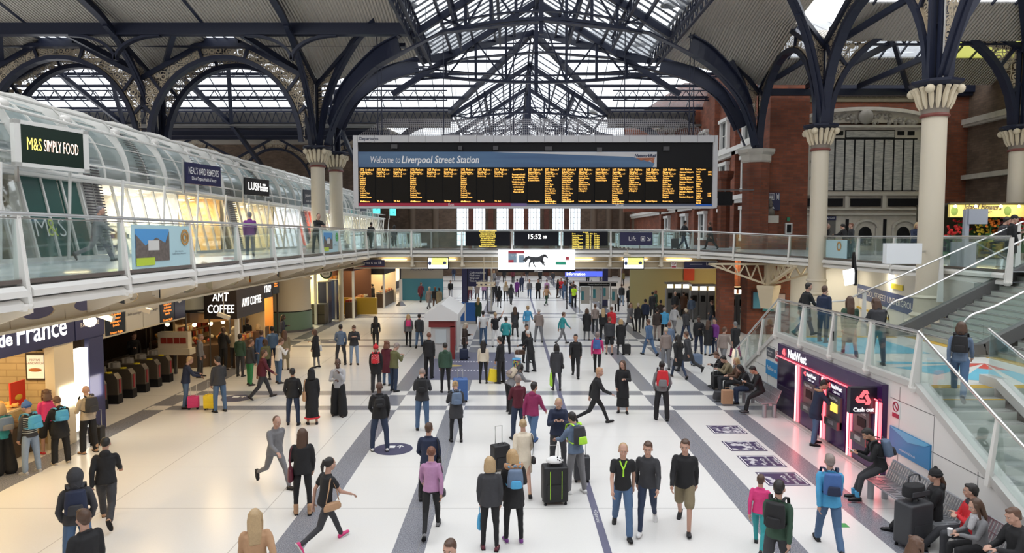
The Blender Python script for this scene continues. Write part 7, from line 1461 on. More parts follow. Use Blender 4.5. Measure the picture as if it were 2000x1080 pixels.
def ell(g,pts,rx,ry,F_,n=18):
 """closed elliptical sweep with rounded ends"""
 pts=[Vector(p)for p in pts];X=Vector((1,0,0));Yv=Vector(F_);n=30;A_,B_,C_=[pts[0]],[rx[0]],[ry[0]]
 for i in range(len(pts)-1):
  m_=max(1,int((pts[i+1]-pts[i]).length/.025))
  for k in range(1,m_+1):t=k/m_;A_.append(pts[i].lerp(pts[i+1],t));B_.append(rx[i]+(rx[i+1]-rx[i])*t);C_.append(ry[i]+(ry[i+1]-ry[i])*t)
 pts,rx,ry=A_,B_,C_
 d0=(pts[0]-pts[1]).normalized();d1=(pts[-1]-pts[-2]).normalized();P=[];
 for q,k in((.0,.5),(.6,.9)):P.append((pts[0]+d0*(1-q)*min(rx[0],ry[0])*.1,rx[0]*k,ry[0]*k))
 P+=[(p,a,b)for p,a,b in zip(pts,rx,ry)]
 for q,k in((.6,.9),(.0,.5)):P.append((pts[-1]+d1*(1-q)*min(rx[-1],ry[-1])*.1,rx[-1]*k,ry[-1]*k))
 vs=[c+X*a*math.cos(2*math.pi*k/n)+Yv*b*math.sin(2*math.pi*k/n)for c,a,b in P for k in range(n)];m=len(P)
 g.add(vs,[tuple(reversed(range(n))),tuple((m-1)*n+k for k in range(n))]+[(i*n+k,i*n+(k+1)%n,(i+1)*n+(k+1)%n,(i+1)*n+k)for i in range(m-1)for k in range(n)])
def lim(g,pts,radii,n=14):
 A_,B_=[Vector(pts[0])],[radii[0]]
 for i in range(len(pts)-1):
  a,b=Vector(pts[i]),Vector(pts[i+1]);m_=max(1,int((b-a).length/.025))
  for k in range(1,m_+1):A_.append(a.lerp(b,k/m_));B_.append(radii[i]+(radii[i+1]-radii[i])*k/m_)
 g.tube(A_,0,n,radii=B_)
 for p,r in zip(pts,radii):g.sph(p,r*.995,n)
def body_mesh(pose):
 K=SK[pose];g=MB();HM,hc=K['HM'],K['hc'];H=lambda x,y,z:hc+HM@Vector((x,y,z))
 g.sph(H(0,-.012,.02),1,18,sc=(.074,.092,.095),M=HM);g.sph(H(0,.028,-.052),1,14,sc=(.052,.052,.058),M=HM);g.sph(H(0,.018,-.02),1,14,sc=(.062,.066,.07),M=HM)
 g.sph(H(0,.060,-.088),1,10,sc=(.026,.020,.02),M=HM);g.sph(H(0,.092,-.028),1,8,sc=(.014,.020,.015),M=HM);g.sph(H(0,.085,-.006),1,8,sc=(.011,.014,.028),M=HM)
 g.sph(H(0,.078,-.058),1,8,sc=(.026,.014,.012),M=HM);g.sph(H(0,.072,.028),1,10,sc=(.05,.018,.013),M=HM)
 for s in(-1,1):g.sph(H(s*.075,-.005,-.015),1,8,sc=(.010,.018,.030),M=HM);g.sph(H(s*.042,.055,-.035),1,8,sc=(.02,.02,.02),M=HM)
 g.tube([K['n']-K['T']*.04,K['nk']+K['T']*.03,H(0,-.02,-.06)],0,12,radii=[.068,.054,.056])
 T,P=K['T'],K['p'];ell(g,[P-T*.05,K['w'],K['c'],K['n']-T*.05],[.13,.118,.14,.12],[.095,.08,.09,.07],K['F'])
 for s in(-1,1):
  lim(g,[K['h%d'%s],K['k%d'%s],K['a%d'%s]],[.072,.05,.036])
  sh,el,wr,d=K['s%d'%s],K['e%d'%s],K['r%d'%s],K['d%d'%s];lim(g,[sh,el,wr],[.038,.036,.025])
  pn=K['pn%d'%s].normalized();side=d.cross(pn).normalized();pc=wr+d*.045
  M3=Matrix((pn,side,d)).transposed();g.sph(pc,1,12,sc=(.036,.016,.048),M=M3);crl=Vector((-s,0,0))if abs(d.z)>.6 else Vector((0,0,-1));crl=(crl-d*crl.dot(d)).normalized();wv=d.cross(crl).normalized()
  if abs(wv.y)>.5 and wv.y<0 or abs(wv.y)<=.5 and wv.x*s>0:wv=-wv
  M3=Matrix((wv,crl,d)).transposed();g.sph(pc,1,12,sc=(.040,.017,.050),M=M3)
  cu=.55 if pose in('phone','sitphone','hold','holdr','grip','atm','sitlean','chin')else.3
  for q,ln in((-.030,.066),(-.010,.074),(.010,.080),(.030,.072)):
   b0=pc+d*.038+wv*q;b1=b0+(d*math.cos(cu)+crl*math.sin(cu))*ln*.45;b2=b1+(d*math.cos(cu*2.2)+crl*math.sin(cu*2.2))*ln*.33;b3=b2+(d*math.cos(cu*3.2)+crl*math.sin(cu*3.2))*ln*.25;g.tube([b0,b1,b2,b3],0,8,radii=[.0098,.0095,.009,.0085]);g.sph(b3,.0085,6)
  t0=wr+d*.02+wv*.022;t1=t0+(d*.6+wv*.7+crl*.35).normalized()*.04;t2=t1+(d*.85+wv*.1+crl*.5).normalized()*.035;g.tube([t0,t1,t2],0,8,radii=[.013,.011,.0095]);g.sph(t2,.0095,6)
 eye=MB();iris=MB();lip=MB();brow=MB()
 for s in(-1,1):eye.sph(H(s*.030,.076,.006),1,10,sc=(.0105,.007,.006),M=HM);iris.sph(H(s*.030,.0815,.006),1,8,sc=(.0065,.005,.0065),M=HM);brow.sph(H(s*.031,.082,.026),1,8,sc=(.017,.005,.003),M=HM)
 lip.sph(H(0,.088,-.060),1,10,sc=(.022,.007,.0065),M=HM)
 return remesh(g,.0088,0,1,extra=[(1,eye),(2,iris),(3,lip),(4,brow)])
def top_mesh(pose,kind):
 K=SK[pose];g=MB();T,F_,P=K['T'],K['F'],K['p'];fat=1.0
 long={'jacket':-.10,'coat':-.16,'hoodie':-.07,'tee':-.06,'shirt':-.07,'suit':-.12,'puffer':-.13,'parka':-.14,'fem':-.05}.get(kind,-.08);b={'puffer':1.13,'parka':1.1,'coat':1.04,'tee':.93,'fem':.92,'jacket':1.05,'suit':1.0,'shirt':.95}.get(kind,1.02)
 ell(g,[P+T*(long+.02),P+T*.04,K['w']+T*.05,K['c'],K['c']+T*.10,K['n']-T*.015],[v*b for v in(.190,.172,.150,.165,.172,.100)],[v*b for v in(.136,.128,.114,.122,.115,.075)],F_)
 if kind in('coat','parka'):
  m=(K['k-1']+K['k1'])/2;hem=Vector((0,m.y*.6,m.z+(.02 if kind=='coat' else.2)));ell(g,[hem,P-T*.1,P+T*.04],[.205,.19,.165],[.17,.15,.125],F_)
 g.sph(K['n']-T*.02,1,14,sc=(.115,.08,.05))
 sl=1 if kind!='tee' else 0
 for s in(-1,1):
  sh,el,wr=K['s%d'%s],K['e%d'%s],K['r%d'%s]
  if sl:lim(g,[sh+Vector((-s*.01,0,0)),sh.lerp(el,.15),sh.lerp(el,.5),el,el.lerp(wr,.95)],[max(v*b,.056)if v>.06 else v*b for v in(.062,.064,.058,.050,.039)])
  else:lim(g,[sh+Vector((-s*.01,0,0)),sh.lerp(el,.5)],[.067,.060])
 if kind in('hoodie','puffer','parka'):g.sph(K['nk']-F_*.075-T*.01,1,12,sc=(.10,.06,.075))
 if kind in('jacket','coat','suit','shirt','fem'):
  g.tube([K['nk']+Vector((.078*math.cos(t),.066*math.sin(t),-.005-.02*math.sin(t)))for t in[2*math.pi*k/12 for k in range(13)]],.018,6)
 return remesh(g,.013,{'puffer':.012,'tee':.005}.get(kind,.008),3,hash(pose)%7 if 0 else len(pose))
def bottom_mesh(pose,kind):
 K=SK[pose];g=MB();T,P=K['T'],K['p'];sitting=pose.startswith('sit');r={'slim':(.078,.058,.044),'jeans':(.088,.068,.058),'suit':(.092,.076,.072),'shorts':(.098,.095,0),'wide':(.11,.12,.14)}.get(kind,(.088,.068,.058))
 if kind in('skirt','longskirt'):
  m=(K['k-1']+K['k1'])/2;a=(K['a-1']+K['a1'])/2;hem=m if kind=='skirt' else a+Vector((0,0,.12));ell(g,[hem,P.lerp(hem,.5),P+T*.08],[.19 if kind=='skirt' else.21,.18,.14],[.16,.15,.11],Vector((0,1,0)));return remesh(g,.014,.009,3)
 ell(g,[P-T*.06,P+T*.04,P+T*.12],[.155,.150,.135],[.115,.112,.10],K['F'])
 for s in(-1,1):
  h,k_,a=K['h%d'%s],K['k%d'%s],K['a%d'%s]
  if kind=='shorts':lim(g,[h,h.lerp(k_,.9)],[.098,.095])
  else:lim(g,[h,h.lerp(k_,.5),k_,k_.lerp(a,.5),a+(a-k_).normalized()*-.01],[r[0]*1.03,r[0],r[1],(r[1]+r[2])/2,r[2]])
 return remesh(g,.013,.007,3)
def shoe_mesh(pose,s,kind):
 K=SK[pose];a=K['a%d'%s];fa=K['fa%d'%s];M=Matrix.Rotation(fa if fa<0 else fa*.6,3,'X')@Matrix.Rotation(-s*.14,3,'Z');g=MB();L=lambda x,y,z:a+M@Vector((x,y,z))
 g.sph(L(0,-.035,-.045),1,12,sc=(.040,.05,.045),M=M);g.sph(L(0,.05,-.050),1,12,sc=(.043,.09,.036),M=M);g.sph(L(0,.125,-.060),1,12,sc=(.044,.062,.028),M=M)
 if kind=='boot':lim(g,[L(0,-.02,-.04),L(0,-.015,.10)],[.048,.052])
 me=remesh(g,.009,0,2)
 for v in me.vertices:
  q=M.transposed()@(v.co-a)
  if q.z<-.078:q.z=-.078;v.co=a+M@q
 bm=bmesh.new();bm.from_mesh(me);so=MB();so.slab([L(x,y,-.086)for x,y in((-.036,-.08),(.036,-.08),(.042,0),(.044,.10),(.028,.175),(0,.19),(-.028,.175),(-.044,.10),(-.042,0))],M@Vector((0,0,.018)));vs=[bm.verts.new(v)for v in so.v]
 for f_ in so.f:q=bm.faces.new([vs[i]for i in f_]);q.material_index=1
 bm.to_mesh(me);bm.free();return me
def hair_mesh(pose,kind):
 K=SK[pose];HM,hc=K['HM'],K['hc'];g=MB();H=lambda x,y,z:hc+HM@Vector((x,y,z));T=K['T'];F_=K['F']
 if kind=='short':g.sph(H(0,-.026,.032),1,16,sc=(.081,.090,.094),M=HM);g.sph(H(0,.03,.085),1,12,sc=(.055,.045,.03),M=HM);g.sph(H(0,-.06,-.03),1,12,sc=(.06,.042,.05),M=HM)
 elif kind=='crop':g.sph(H(0,-.024,.026),1,16,sc=(.078,.088,.093),M=HM)
 elif kind in('bob','long','curly','hijab'):
  k=1.08 if kind in('curly','hijab')else 1;g.sph(H(0,-.026,.03),1,16,sc=(.088*k,.095*k,.10),M=HM);bl={'bob':.15,'long':.36,'curly':.16,'hijab':.2}[kind]
  back=H(0,-.065,0);end=back-T*bl-F_*(.055 if kind!='bob' else.0);ell(g,[end,(back+end)/2-F_*.02,back+T*.03],[.085 if kind=='long' else.10*k,.10*k,.085],[.032 if kind=='long' else.06,.05,.06],F_)
  for s in(-1,1):lim(g,[H(s*.073,.01,.04),H(s*.085,.005,-.06)-T*.0,H(s*.085,-.0,-.11)-T*(.03 if kind!='long' else.1)],[.026,.026,.02])
  if kind=='curly':
   for q in range(26):t=q*2.4;g.sph(H(.085*math.cos(t),-.03+.08*math.sin(t)*.9,-.10+.2*(q/26)),.03,6)
  if kind=='hijab':lim(g,[H(-.07,.04,-.06),H(0,.05,-.12),H(.07,.04,-.06)],[.04,.05,.04]);g.sph(K['nk'],1,12,sc=(.13,.11,.07))
 elif kind in('bun','tail'):
  g.sph(H(0,-.026,.03),1,16,sc=(.082,.092,.093),M=HM);g.sph(H(0,-.12,.05),.042,10)
  if kind=='tail':lim(g,[H(0,-.12,.05),H(0,-.15,-.03),H(0,-.13,-.13)],[.035,.035,.018])
 elif kind=='beanie':g.sph(H(0,-.02,.045),1,16,sc=(.089,.10,.095),M=HM);g.tube([H(.088*math.cos(t),-.02+.1*math.sin(t),.03)for t in[2*math.pi*k/14 for k in range(15)]],.014,6);g.sph(H(0,-.03,.145),.035,8)
 elif kind=='cap':g.sph(H(0,-.02,.04),1,16,sc=(.085,.098,.085),M=HM);g.sph(H(0,.11,.045),1,10,sc=(.06,.055,.012),M=HM)
 elif kind=='hood':g.sph(H(0,-.03,.0),1,16,sc=(.112,.118,.138),M=HM);lim(g,[H(0,-.05,-.1),K['nk']-F_*.03],[.10,.11])
 if kind=='hood' or kind=='hijab':
  pass
 return remesh(g,.010,0.006 if kind in('long','bob','curly','short')else.002,2)
CACHE={}
def cached(fn,*k):
 key=(fn.__name__,)+k
 if key not in CACHE:CACHE[key]=fn(*k)
 return CACHE[key]
def child(me,name,parent,mats):
 o=bpy.data.objects.new(name,me);COL.objects.link(o);o.parent=parent
 while len(me.materials)<len(mats):me.materials.append(None)
 for i,m in enumerate(mats):o.material_slots[i].link='OBJECT';o.material_slots[i].material=m
 return o
COLR=dict(black=(.010,.010,.012),charcoal=(.035,.036,.042),grey=(.17,.17,.18),pale_grey=(.42,.42,.44),white=(.72,.72,.72),navy=(.014,.022,.055),blue=(.05,.12,.32),denim=(.07,.13,.24),pale_denim=(.24,.32,.45),dark_denim=(.022,.036,.075),steel_blue=(.12,.17,.26),sky=(.07,.33,.58),teal=(.03,.28,.30),green=(.03,.2,.07),olive=(.12,.12,.05),dark_green=(.03,.07,.045),lime=(.4,.75,.05),hi_vis=(.55,.85,.03),yellow=(.8,.6,.02),mustard=(.5,.32,.03),orange=(.7,.2,.03),red=(.55,.02,.03),maroon=(.10,.012,.025),pink=(.6,.04,.18),magenta=(.24,.02,.09),lilac=(.42,.22,.38),purple=(.15,.03,.2),brown=(.10,.05,.03),dark_brown=(.035,.022,.018),tan=(.42,.25,.14),camel=(.45,.26,.15),cream=(.66,.58,.46),beige=(.45,.38,.29),khaki=(.22,.18,.11),taupe=(.25,.20,.18),blonde=(.40,.28,.15),fair=(.42,.28,.14),ginger=(.15,.055,.03),brunette=(.07,.035,.02),dark=(.012,.009,.008),silver=(.5,.5,.5))
def CM(c,rough=.8):return mat(c.replace('_',' ')+' cloth' if rough==.8 else c+' material %g'%rough,COLR[c],rough,noise_amt=.10,noise_scale=30)
SKIN=dict(l=mat('fair_skin',(.46,.27,.20),.55),m=mat('olive_skin',(.42,.23,.15),.55),d=mat('dark_skin',(.09,.045,.03),.5))
EYE=mat('eye_white',(.7,.7,.7),.3);IRIS=mat('dark_iris',(.02,.012,.01),.2);LIP=mat('lip',(.38,.12,.10),.5)
PEOPLE=[]
def rotv(v,rz):return Matrix.Rotation(rz,3,'Z')@v
def person(px,py,face,pose,top,topc,bot,botc,hair,hairc,label,h=1.72,skin='l',shoe='black',z=0,kind='shoe',Y=None,group=None,at=None,world=False):
 p=Vector(at)if at else(atY(px,py,Y)if Y else atZ(px,py,z));p.z=z if not at else p.z;root=thing('person',label,'person',p,group);root.rotation_euler.z=-R(face)-(0 if world else math.atan2(p.x,p.y));sc=h/1.75;root.scale=(sc,sc,sc)
 hm=mat(hairc+' hair',COLR[hairc],.5,noise_amt=.25,noise_scale=60)
 child(cached(body_mesh,pose),'body',root,[SKIN[skin],EYE,IRIS,LIP,hm if hair!='bald' else SKIN[skin]])
 child(cached(top_mesh,pose,top),'tshirt' if top=='tee' else{'hoodie':'hooded_jacket','fem':'jumper','parka':'hooded_coat','puffer':'padded_jacket','suit':'suit_jacket'}.get(top,top),root,[CM(topc)])
 child(cached(bottom_mesh,pose,bot),{'slim':'leggings','suit':'trousers','wide':'wide_trousers','longskirt':'long_skirt'}.get(bot,bot),root,[CM(botc)])
 for s in(-1,1):child(cached(shoe_mesh,pose,s,kind),'shoe',root,[mat(shoe+' shoe',COLR[shoe],.5),mat('white_sole',(.5,.5,.5),.6)if kind=='trainer' else BLACK])
 if hair!='bald':child(cached(hair_mesh,pose,hair),{'beanie':'beanie','cap':'cap','hood':'hood','hijab':'headscarf'}.get(hair,'hair'),root,[hm if hair not in('beanie','cap','hood','hijab')else CM(hairc)])
 root['_']=pose;PEOPLE.append(root);return root
def wpt(root,v):return root.location+rotv(Vector(v)*root.scale.x,root.rotation_euler.z)
# ---- bags ----
def rbox(w,d,h,vox=.016,taper=.85):
 g=MB();r=min(w,d,h)*.28;P=[]
 ell(g,[Vector((0,0,r)),Vector((0,0,h*.5)),Vector((0,0,h-r))],[w/2,w/2,w/2*taper],[d/2,d/2,d/2*taper],Vector((0,1,0)),16);return remesh(g,vox,.004,2)
def backpack(root,col,label,w=.31,h=.46,col2=None,dots=None):
 K=SK[root['_']];T,F_=K['T'],K['F'];r=thing('backpack',label,'backpack',wpt(root,K['c']-F_*.20-T*(h*.5+.0)));r.rotation_euler=(-math.atan2(T.y,T.z)*1,0,root.rotation_euler.z);r.scale=root.scale
 child(cached(rbox,w,.20,h),'bag_body',r,[CM(col)]);o=child(cached(rbox,w*.72,.10,h*.45),'front_pocket',r,[CM(col2 or col)]);o.location=(0,-.10,.03)
 g=MB()
 for s in(-1,1):g.path(spline([(s*.09,.06,h*.93),(s*.11,.13,h*1.02),(s*.125,.28,h*.95),(s*.13,.33,h*.55),(s*.14,.22,h*.25),(s*.12,.09,h*.12)],4),.045,.014)
 g.path(spline([(-.03,.02,h*.98),(0,.02,h*1.06),(.03,.02,h*.98)],4),.02,.012);me=g.build('strap',CM(col2 or col));me.parent=r
 if dots:
  g=MB()
  for k in range(60):t=k*2.4;g.sph((w*.45*math.sin(t)*.9,-.105-.0*k,.04+(h-.08)*k/60),.008,6)
  q=g.build('dots',LWHITE,None);q.parent=r
 return r
def handbag(root,side,col,label,w=.32,h=.26,drop=.36,name='handbag',d=.12,strap=True):
 K=SK[root['_']];p=K['s%d'%side]+Vector((side*.065,-.04,-drop-h));r=thing(name,label,name.replace('_',' '),wpt(root,p));r.rotation_euler.z=root.rotation_euler.z+math.pi/2;r.scale=root.scale
 child(cached(rbox,w,d,h,.014,.8),'bag_body',r,[CM(col,.45)])
 if strap:g=MB();g.path(spline([(-w*.36,0,h*.9),(-w*.2,.0,h+drop*.6),(0,side*.04,h+drop+.04),(w*.2,0,h+drop*.6),(w*.36,0,h*.9)],4),.022,.008);m=g.build('strap',CM(col,.45));m.parent=r
 return r
def carrier(root,side,col,label,w=.30,h=.36,name='carrier_bag',emblem=None):
 K=SK[root['_']];p=K['r%d'%side]+K['d%d'%side]*.12+Vector((0,0,-h-.10));r=thing(name,label,name.replace('_',' '),wpt(root,p));r.rotation_euler.z=root.rotation_euler.z+math.pi/2;r.scale=root.scale
 child(cached(rbox,w,.13,h,.014,.7),'bag_body',r,[CM(col)]);g=MB()
 for s in(-1,1):g.path(spline([(-w*.22,s*.02,h*.93),(0,s*.01,h+.11),(w*.22,s*.02,h*.93)],4),.014,.006)
 m=g.build('handle',CM(col));m.parent=r;return r
def suitcase_mesh(w,d,h):
 g=MB();g.bb(-w/2,w/2,-d/2,d/2,.06,h);me=bpy.data.meshes.new('case');me.from_pydata(g.v,[],g.f);bm=bmesh.new();bm.from_mesh(me);bmesh.ops.recalc_face_normals(bm,faces=bm.faces);bmesh.ops.bevel(bm,geom=list(bm.edges),offset=min(w,d)*.16,segments=4,affect='EDGES',profile=.6);bm.to_mesh(me);bm.free();me.polygons.foreach_set('use_smooth',[True]*len(me.polygons));return me
def suitcase(px,py,col,label,w=.42,d=.26,h=.62,rz=0,handle=.42,z=0,line=None,at=None):
 p=Vector(at)if at else atZ(px,py,z);r=thing('suitcase',label,'suitcase',p);r.rotation_euler.z=rz;m_=CM(col,.5)
 child(cached(suitcase_mesh,w,d,h),'shell',r,[m_]);g=MB()
 for a in(-1,1):
  for b_ in(-1,1):g.lathe([(.0,0),(.028,.005),(.03,.03),(.02,.06)],(a*(w/2-.05),b_*(d/2-.05),0),8)
 m=g.build('wheels',BLACK);m.parent=r;g=MB();g.path([(-.09,d*.3,h),(-.09,d*.3,h+handle),(.09,d*.3,h+handle),(.09,d*.3,h)],.018,.014);m=g.build('pull_handle',STEEL);m.parent=r
 g=MB();g.bb(-w*.36,w*.36,-d/2-.012,-d/2+.02,.14,h*.55);g.path([(-.08,-.02,h),(-.06,-.02,h+.035),(.06,-.02,h+.035),(.08,-.02,h)],.02,.012);m=g.build('front_pocket',m_);m.parent=r
 if line:
  g=MB();
  for a in(-.12,.12):g.bb(a-.006,a+.006,-d/2-.016,-d/2-.01,.14,h-.08)
  m=g.build('piping',mat(line+' piping',COLR[line],.5));m.parent=r
 return r
def phone(root,label,name='phone',both=False,col=None):
 K=SK[root['_']];c=(K['r-1']+K['r1'])/2+(K['d-1']+K['d1'])*.065 if both else K['r-1']+K['d-1']*.11;g=MB();g.bb(-.036,.036,-.07,.07,-.004,.004);o=g.build(name,BLACK);o.location=wpt(root,c);o.rotation_euler=(R(35),0,root.rotation_euler.z);tag(o,label,'phone');g=MB();g.bb(-.032,.032,-.064,.064,.004,.0055);s_=g.build('screen',mat('phone_screen',(.3,.35,.4),emis=(.6,.7,.8),es=.5));s_.parent=o;return o
def HD(px,py,h):p=atZ(px,py,h);return(p.x,p.y,0)
P_=person
a=P_(0,0,2,'pocket','hoodie','charcoal','jeans','denim','hood','charcoal','person in a black hooded top with the hood up, seen from behind',1.78,at=HD(146,912,1.80));backpack(a,'navy','navy black backpack on the person with the raised black hood',col2='charcoal')
P_(0,0,-28,'stand','jacket','black','slim','black','short','brunette','person with brown swept hair in a black leather jacket, cut off by the picture bottom',1.78,at=HD(165,992,1.79))
a=P_(0,0,4,'pull','coat','tan','slim','black','long','blonde','blonde long haired person in a tan coat pulling a case at the picture bottom',1.68,at=HD(497,990,1.69))
p=wpt(a,(.30,-.42,0));suitcase(0,0,'grey','suitcase with a raised handle held by the person in the tan coat',at=(p.x,p.y,0),handle=.5)
P_(0,0,200,'stand','jacket','black','jeans','black','short','brunette','dark brown haired person of whom only the head shows at the picture bottom',1.7,at=HD(880,1048,1.71))
P_(0,0,40,'stand','jacket','brown','jeans','black','curly','brown','brown haired person whose head shows below the big black suitcase',1.5,at=HD(1788,1046,1.51))
P_(210,1022,8,'stride','hoodie','black','jeans','charcoal','crop','dark','person in black striding away in tan desert boots beside the bakery queue',1.78,shoe='camel')
a=P_(592,1003,2,'hold','jacket','black','slim','black','long','brunette','long haired person in black jacket and leggings with tan ankle boots, back turned',1.72,shoe='tan',kind='boot');handbag(a,-1,'maroon','maroon shoulder bag of the person with tan ankle boots',.34,.32)
P_(538,950,150,'stride','jacket','grey','slim','grey','crop','brown','grey clad person rushing past left of the maroon shoulder bag',1.72)
a=P_(636,1066,60,'stride','tee','black','slim','charcoal','tail','dark','person in black top and pink trainers rushing across the grey floor stripe',1.7,shoe='pink',kind='trainer');handbag(a,1,'tan','tan shoulder bag carried by the person in pink trainers',.36,.2)
a=P_(843,1040,4,'walkb','fem','lilac','slim','black','bun','ginger','person in a lilac jumper and black leggings walking away',1.68,shoe='grey');handbag(a,1,'charcoal','small dark bag at the hip of the person in the lilac jumper',.24,.18,.42)
a=P_(838,978,5,'wide','jacket','navy','jeans','black','short','brunette','short haired person in a navy top standing just beyond the lilac jumper',1.66,kind='boot');handbag(a,1,'black','black shoulder bag of the short haired person in the navy top',.3,.22)
a=P_(957,1072,2,'stand','jacket','charcoal','slim','black','bob','blonde','blonde bobbed person in a dark grey jacket and black leggings from behind',1.66,shoe='maroon');carrier(a,-1,'sky','bright blue drawstring bag hanging from the dark grey jacket sleeve',.22,.34,'drawstring_bag')
a=P_(1003,1058,-10,'holdr','parka','black','slim','black','long','fair','person in a black padded coat with a fur trimmed hood, blue backpack on',1.70,shoe='purple',kind='trainer');backpack(a,'steel_blue','blue and white patterned backpack on the fur hooded black coat',.30,.42,'sky')
K=SK['holdr'];g=MB();rr_=random.Random(1)
for k in range(70):t=3.14+3.14*k/70*1.0;c=K['nk']+Vector((.15*math.cos(t)*1.0,.11*math.sin(t)-.01,-.0+rr_.uniform(-.02,.03)));g.sph(c,.035,6)
q=g.build('fur_trim',CM('camel'));q.parent=a
a=P_(1022,962,-6,'walk','coat','cream','skirt','black','bun','blonde','blonde person in a cream coat and skirt walking away beside a dark case',1.66,shoe='tan');handbag(a,1,'black','small black bag on a long strap over the cream coat',.26,.19,.46)
suitcase(977,918,'black','black suitcase with a white label rolling ahead of the cream coat',rz=.5)
a=P_(1090,918,178,'phone','jacket','navy','jeans','charcoal','crop','blonde','short blond person in a navy jumper looking down at a phone',1.80);phone(a,'phone held in both hands before the navy jumper',both=True)
a=P_(1124,962,-35,'grip','hoodie','steel_blue','jeans','grey','short','dark','dark haired person in a blue hooded top holding the big case handle',1.76,shoe='white',kind='trainer');backpack(a,'charcoal','dark grey backpack with lime edging on the blue hooded top',.30,.46,'lime')
suitcase(1083,982,'black','large black suitcase with two lime lines and a white bag on top',.52,.34,.80,.12,.38,line='lime');suitcase(1136,940,'charcoal','ribbed dark case standing behind the grey trousers',.36,.24,.58)
p=atZ(1083,982);r=thing('carrier_bag','white plastic carrier bag with black spots lying on the large black suitcase','carrier bag',(p.x,p.y,.80));child(cached(rbox,.36,.26,.24,.014,.5),'bag_body',r,[CM('white')]);g=MB()
for k in range(9):g.sph((.10+.05*math.cos(k*2),-.10,.05+.018*k),.017,6,sc=(1,.5,1))
q=g.build('spot_print',BLACK);q.parent=r
a=P_(1215,1040,176,'walk','tee','black','jeans','denim','crop','fair','person in a black T-shirt, lime lanyard and blue jeans walking toward the viewer',1.80);g=MB();K=SK['walk'];g.path([K['nk']+Vector((-.06,.07,-.02)),K['c']+Vector((0,.145,.02)),K['w']+Vector((.0,.14,.08))],.03,.008);g.path([K['nk']+Vector((.06,.07,-.02)),K['c']+Vector((0,.145,.02))],.03,.008);q=g.build('lanyard',CM('lime'));q.parent=a
P_(1264,1033,184,'walkb','shirt','charcoal','slim','dark_denim','short','brunette','person in a charcoal jumper and white shoes walking beside the lime lanyard',1.78,shoe='white',kind='trainer')
P_(1336,1030,184,'walk','jacket','black','shorts','khaki','short','brunette','person in an open black jacket and khaki shorts walking toward the viewer',1.80)
P_(1482,1072,8,'walk','fem','pink','slim','teal','short','brunette','child in a pink top and teal leggings at the hand of the green jumper',1.38)
a=P_(0,0,12,'walkb','shirt','dark_green','jeans','charcoal','short','dark','person in a dark green jumper walking away over the purple floor prints',1.78,at=HD(1520,930,1.79));backpack(a,'black','black backpack on the dark green jumper');carrier(a,1,'pale_grey','pale carrier bag swinging beside the dark green jumper',.3,.3)
a=P_(1618,1072,-14,'walk','jacket','sky','jeans','denim','short','taupe','person in a bright blue jacket walking away near the black suitcase',1.76);backpack(a,'blue','blue backpack worn over the bright blue jacket',col2='navy')
a=P_(8,926,-25,'stand','tee','teal','wide','black','bob','fair','person in a teal top and wide black trousers starting the bakery queue',1.68);backpack(a,'steel_blue','pale teal drawstring bag on the teal top',.34,.40,'grey')
a=P_(62,924,-35,'holdr','fem','charcoal','jeans','pale_denim','beanie','blue','person in a striped top, pale jeans and blue hat at the bakery counter',1.70,shoe='pale_grey',kind='trainer');backpack(a,'sky','sky blue drawstring bag on the striped top',.32,.40)
K=SK['holdr'];g=MB()
for k in range(9):
 z=K['w'].z-.05+k*.045;g.tube([Vector((.176*math.cos(t),K['w'].y+.132*math.sin(t),z))for t in[2*math.pi*q/20 for q in range(21)]],.006,4)
q=g.build('white_stripes',LWHITE);q.parent=a
P_(96,886,-15,'stand','fem','pink','shorts','black','curly','brown','curly haired person in a bright pink jacket, black shorts and red trainers',1.66,shoe='red',kind='trainer')
a=P_(120,906,-18,'phone','parka','black','suit','black','short','brown','person in a black coat and black trousers before the glowing cabinet',1.68,shoe='beige',kind='trainer');backpack(a,'sky','sky blue drawstring bag on the black coat before the glowing cabinet',.30,.36)
a=P_(174,884,-30,'hold','hoodie','beige','suit','black','bald','blonde','bald person in a beige hooded top standing at the lit cabinet',1.74,shoe='tan',kind='boot');backpack(a,'charcoal','black zipped backpack on the beige hooded top',.32,.46)
suitcase(190,868,'black','black cabin case with an orange tag behind the beige hooded top',.34,.22,.5);p=atZ(190,868);g=MB();g.box((p.x+.05,p.y-.14,.2),(.05,.01,.09));tag(g.build('luggage_tag',CM('orange')),'orange luggage tag hanging on the black cabin case','tag')
a=P_(364,796,80,'grip','jacket','navy','jeans','denim','short','fair','person in a navy jacket and jeans leaning on a pink case',1.68);suitcase(378,799,'pink','small bright pink suitcase by the ticket gates',.34,.22,.42,.3)
P_(430,804,-25,'holdr','jacket','charcoal','jeans','denim','short','dark','person in a dark jacket and jeans with a yellow case',1.78);suitcase(411,800,'yellow','bright yellow suitcase beside the round floor sticker',.36,.24,.48)
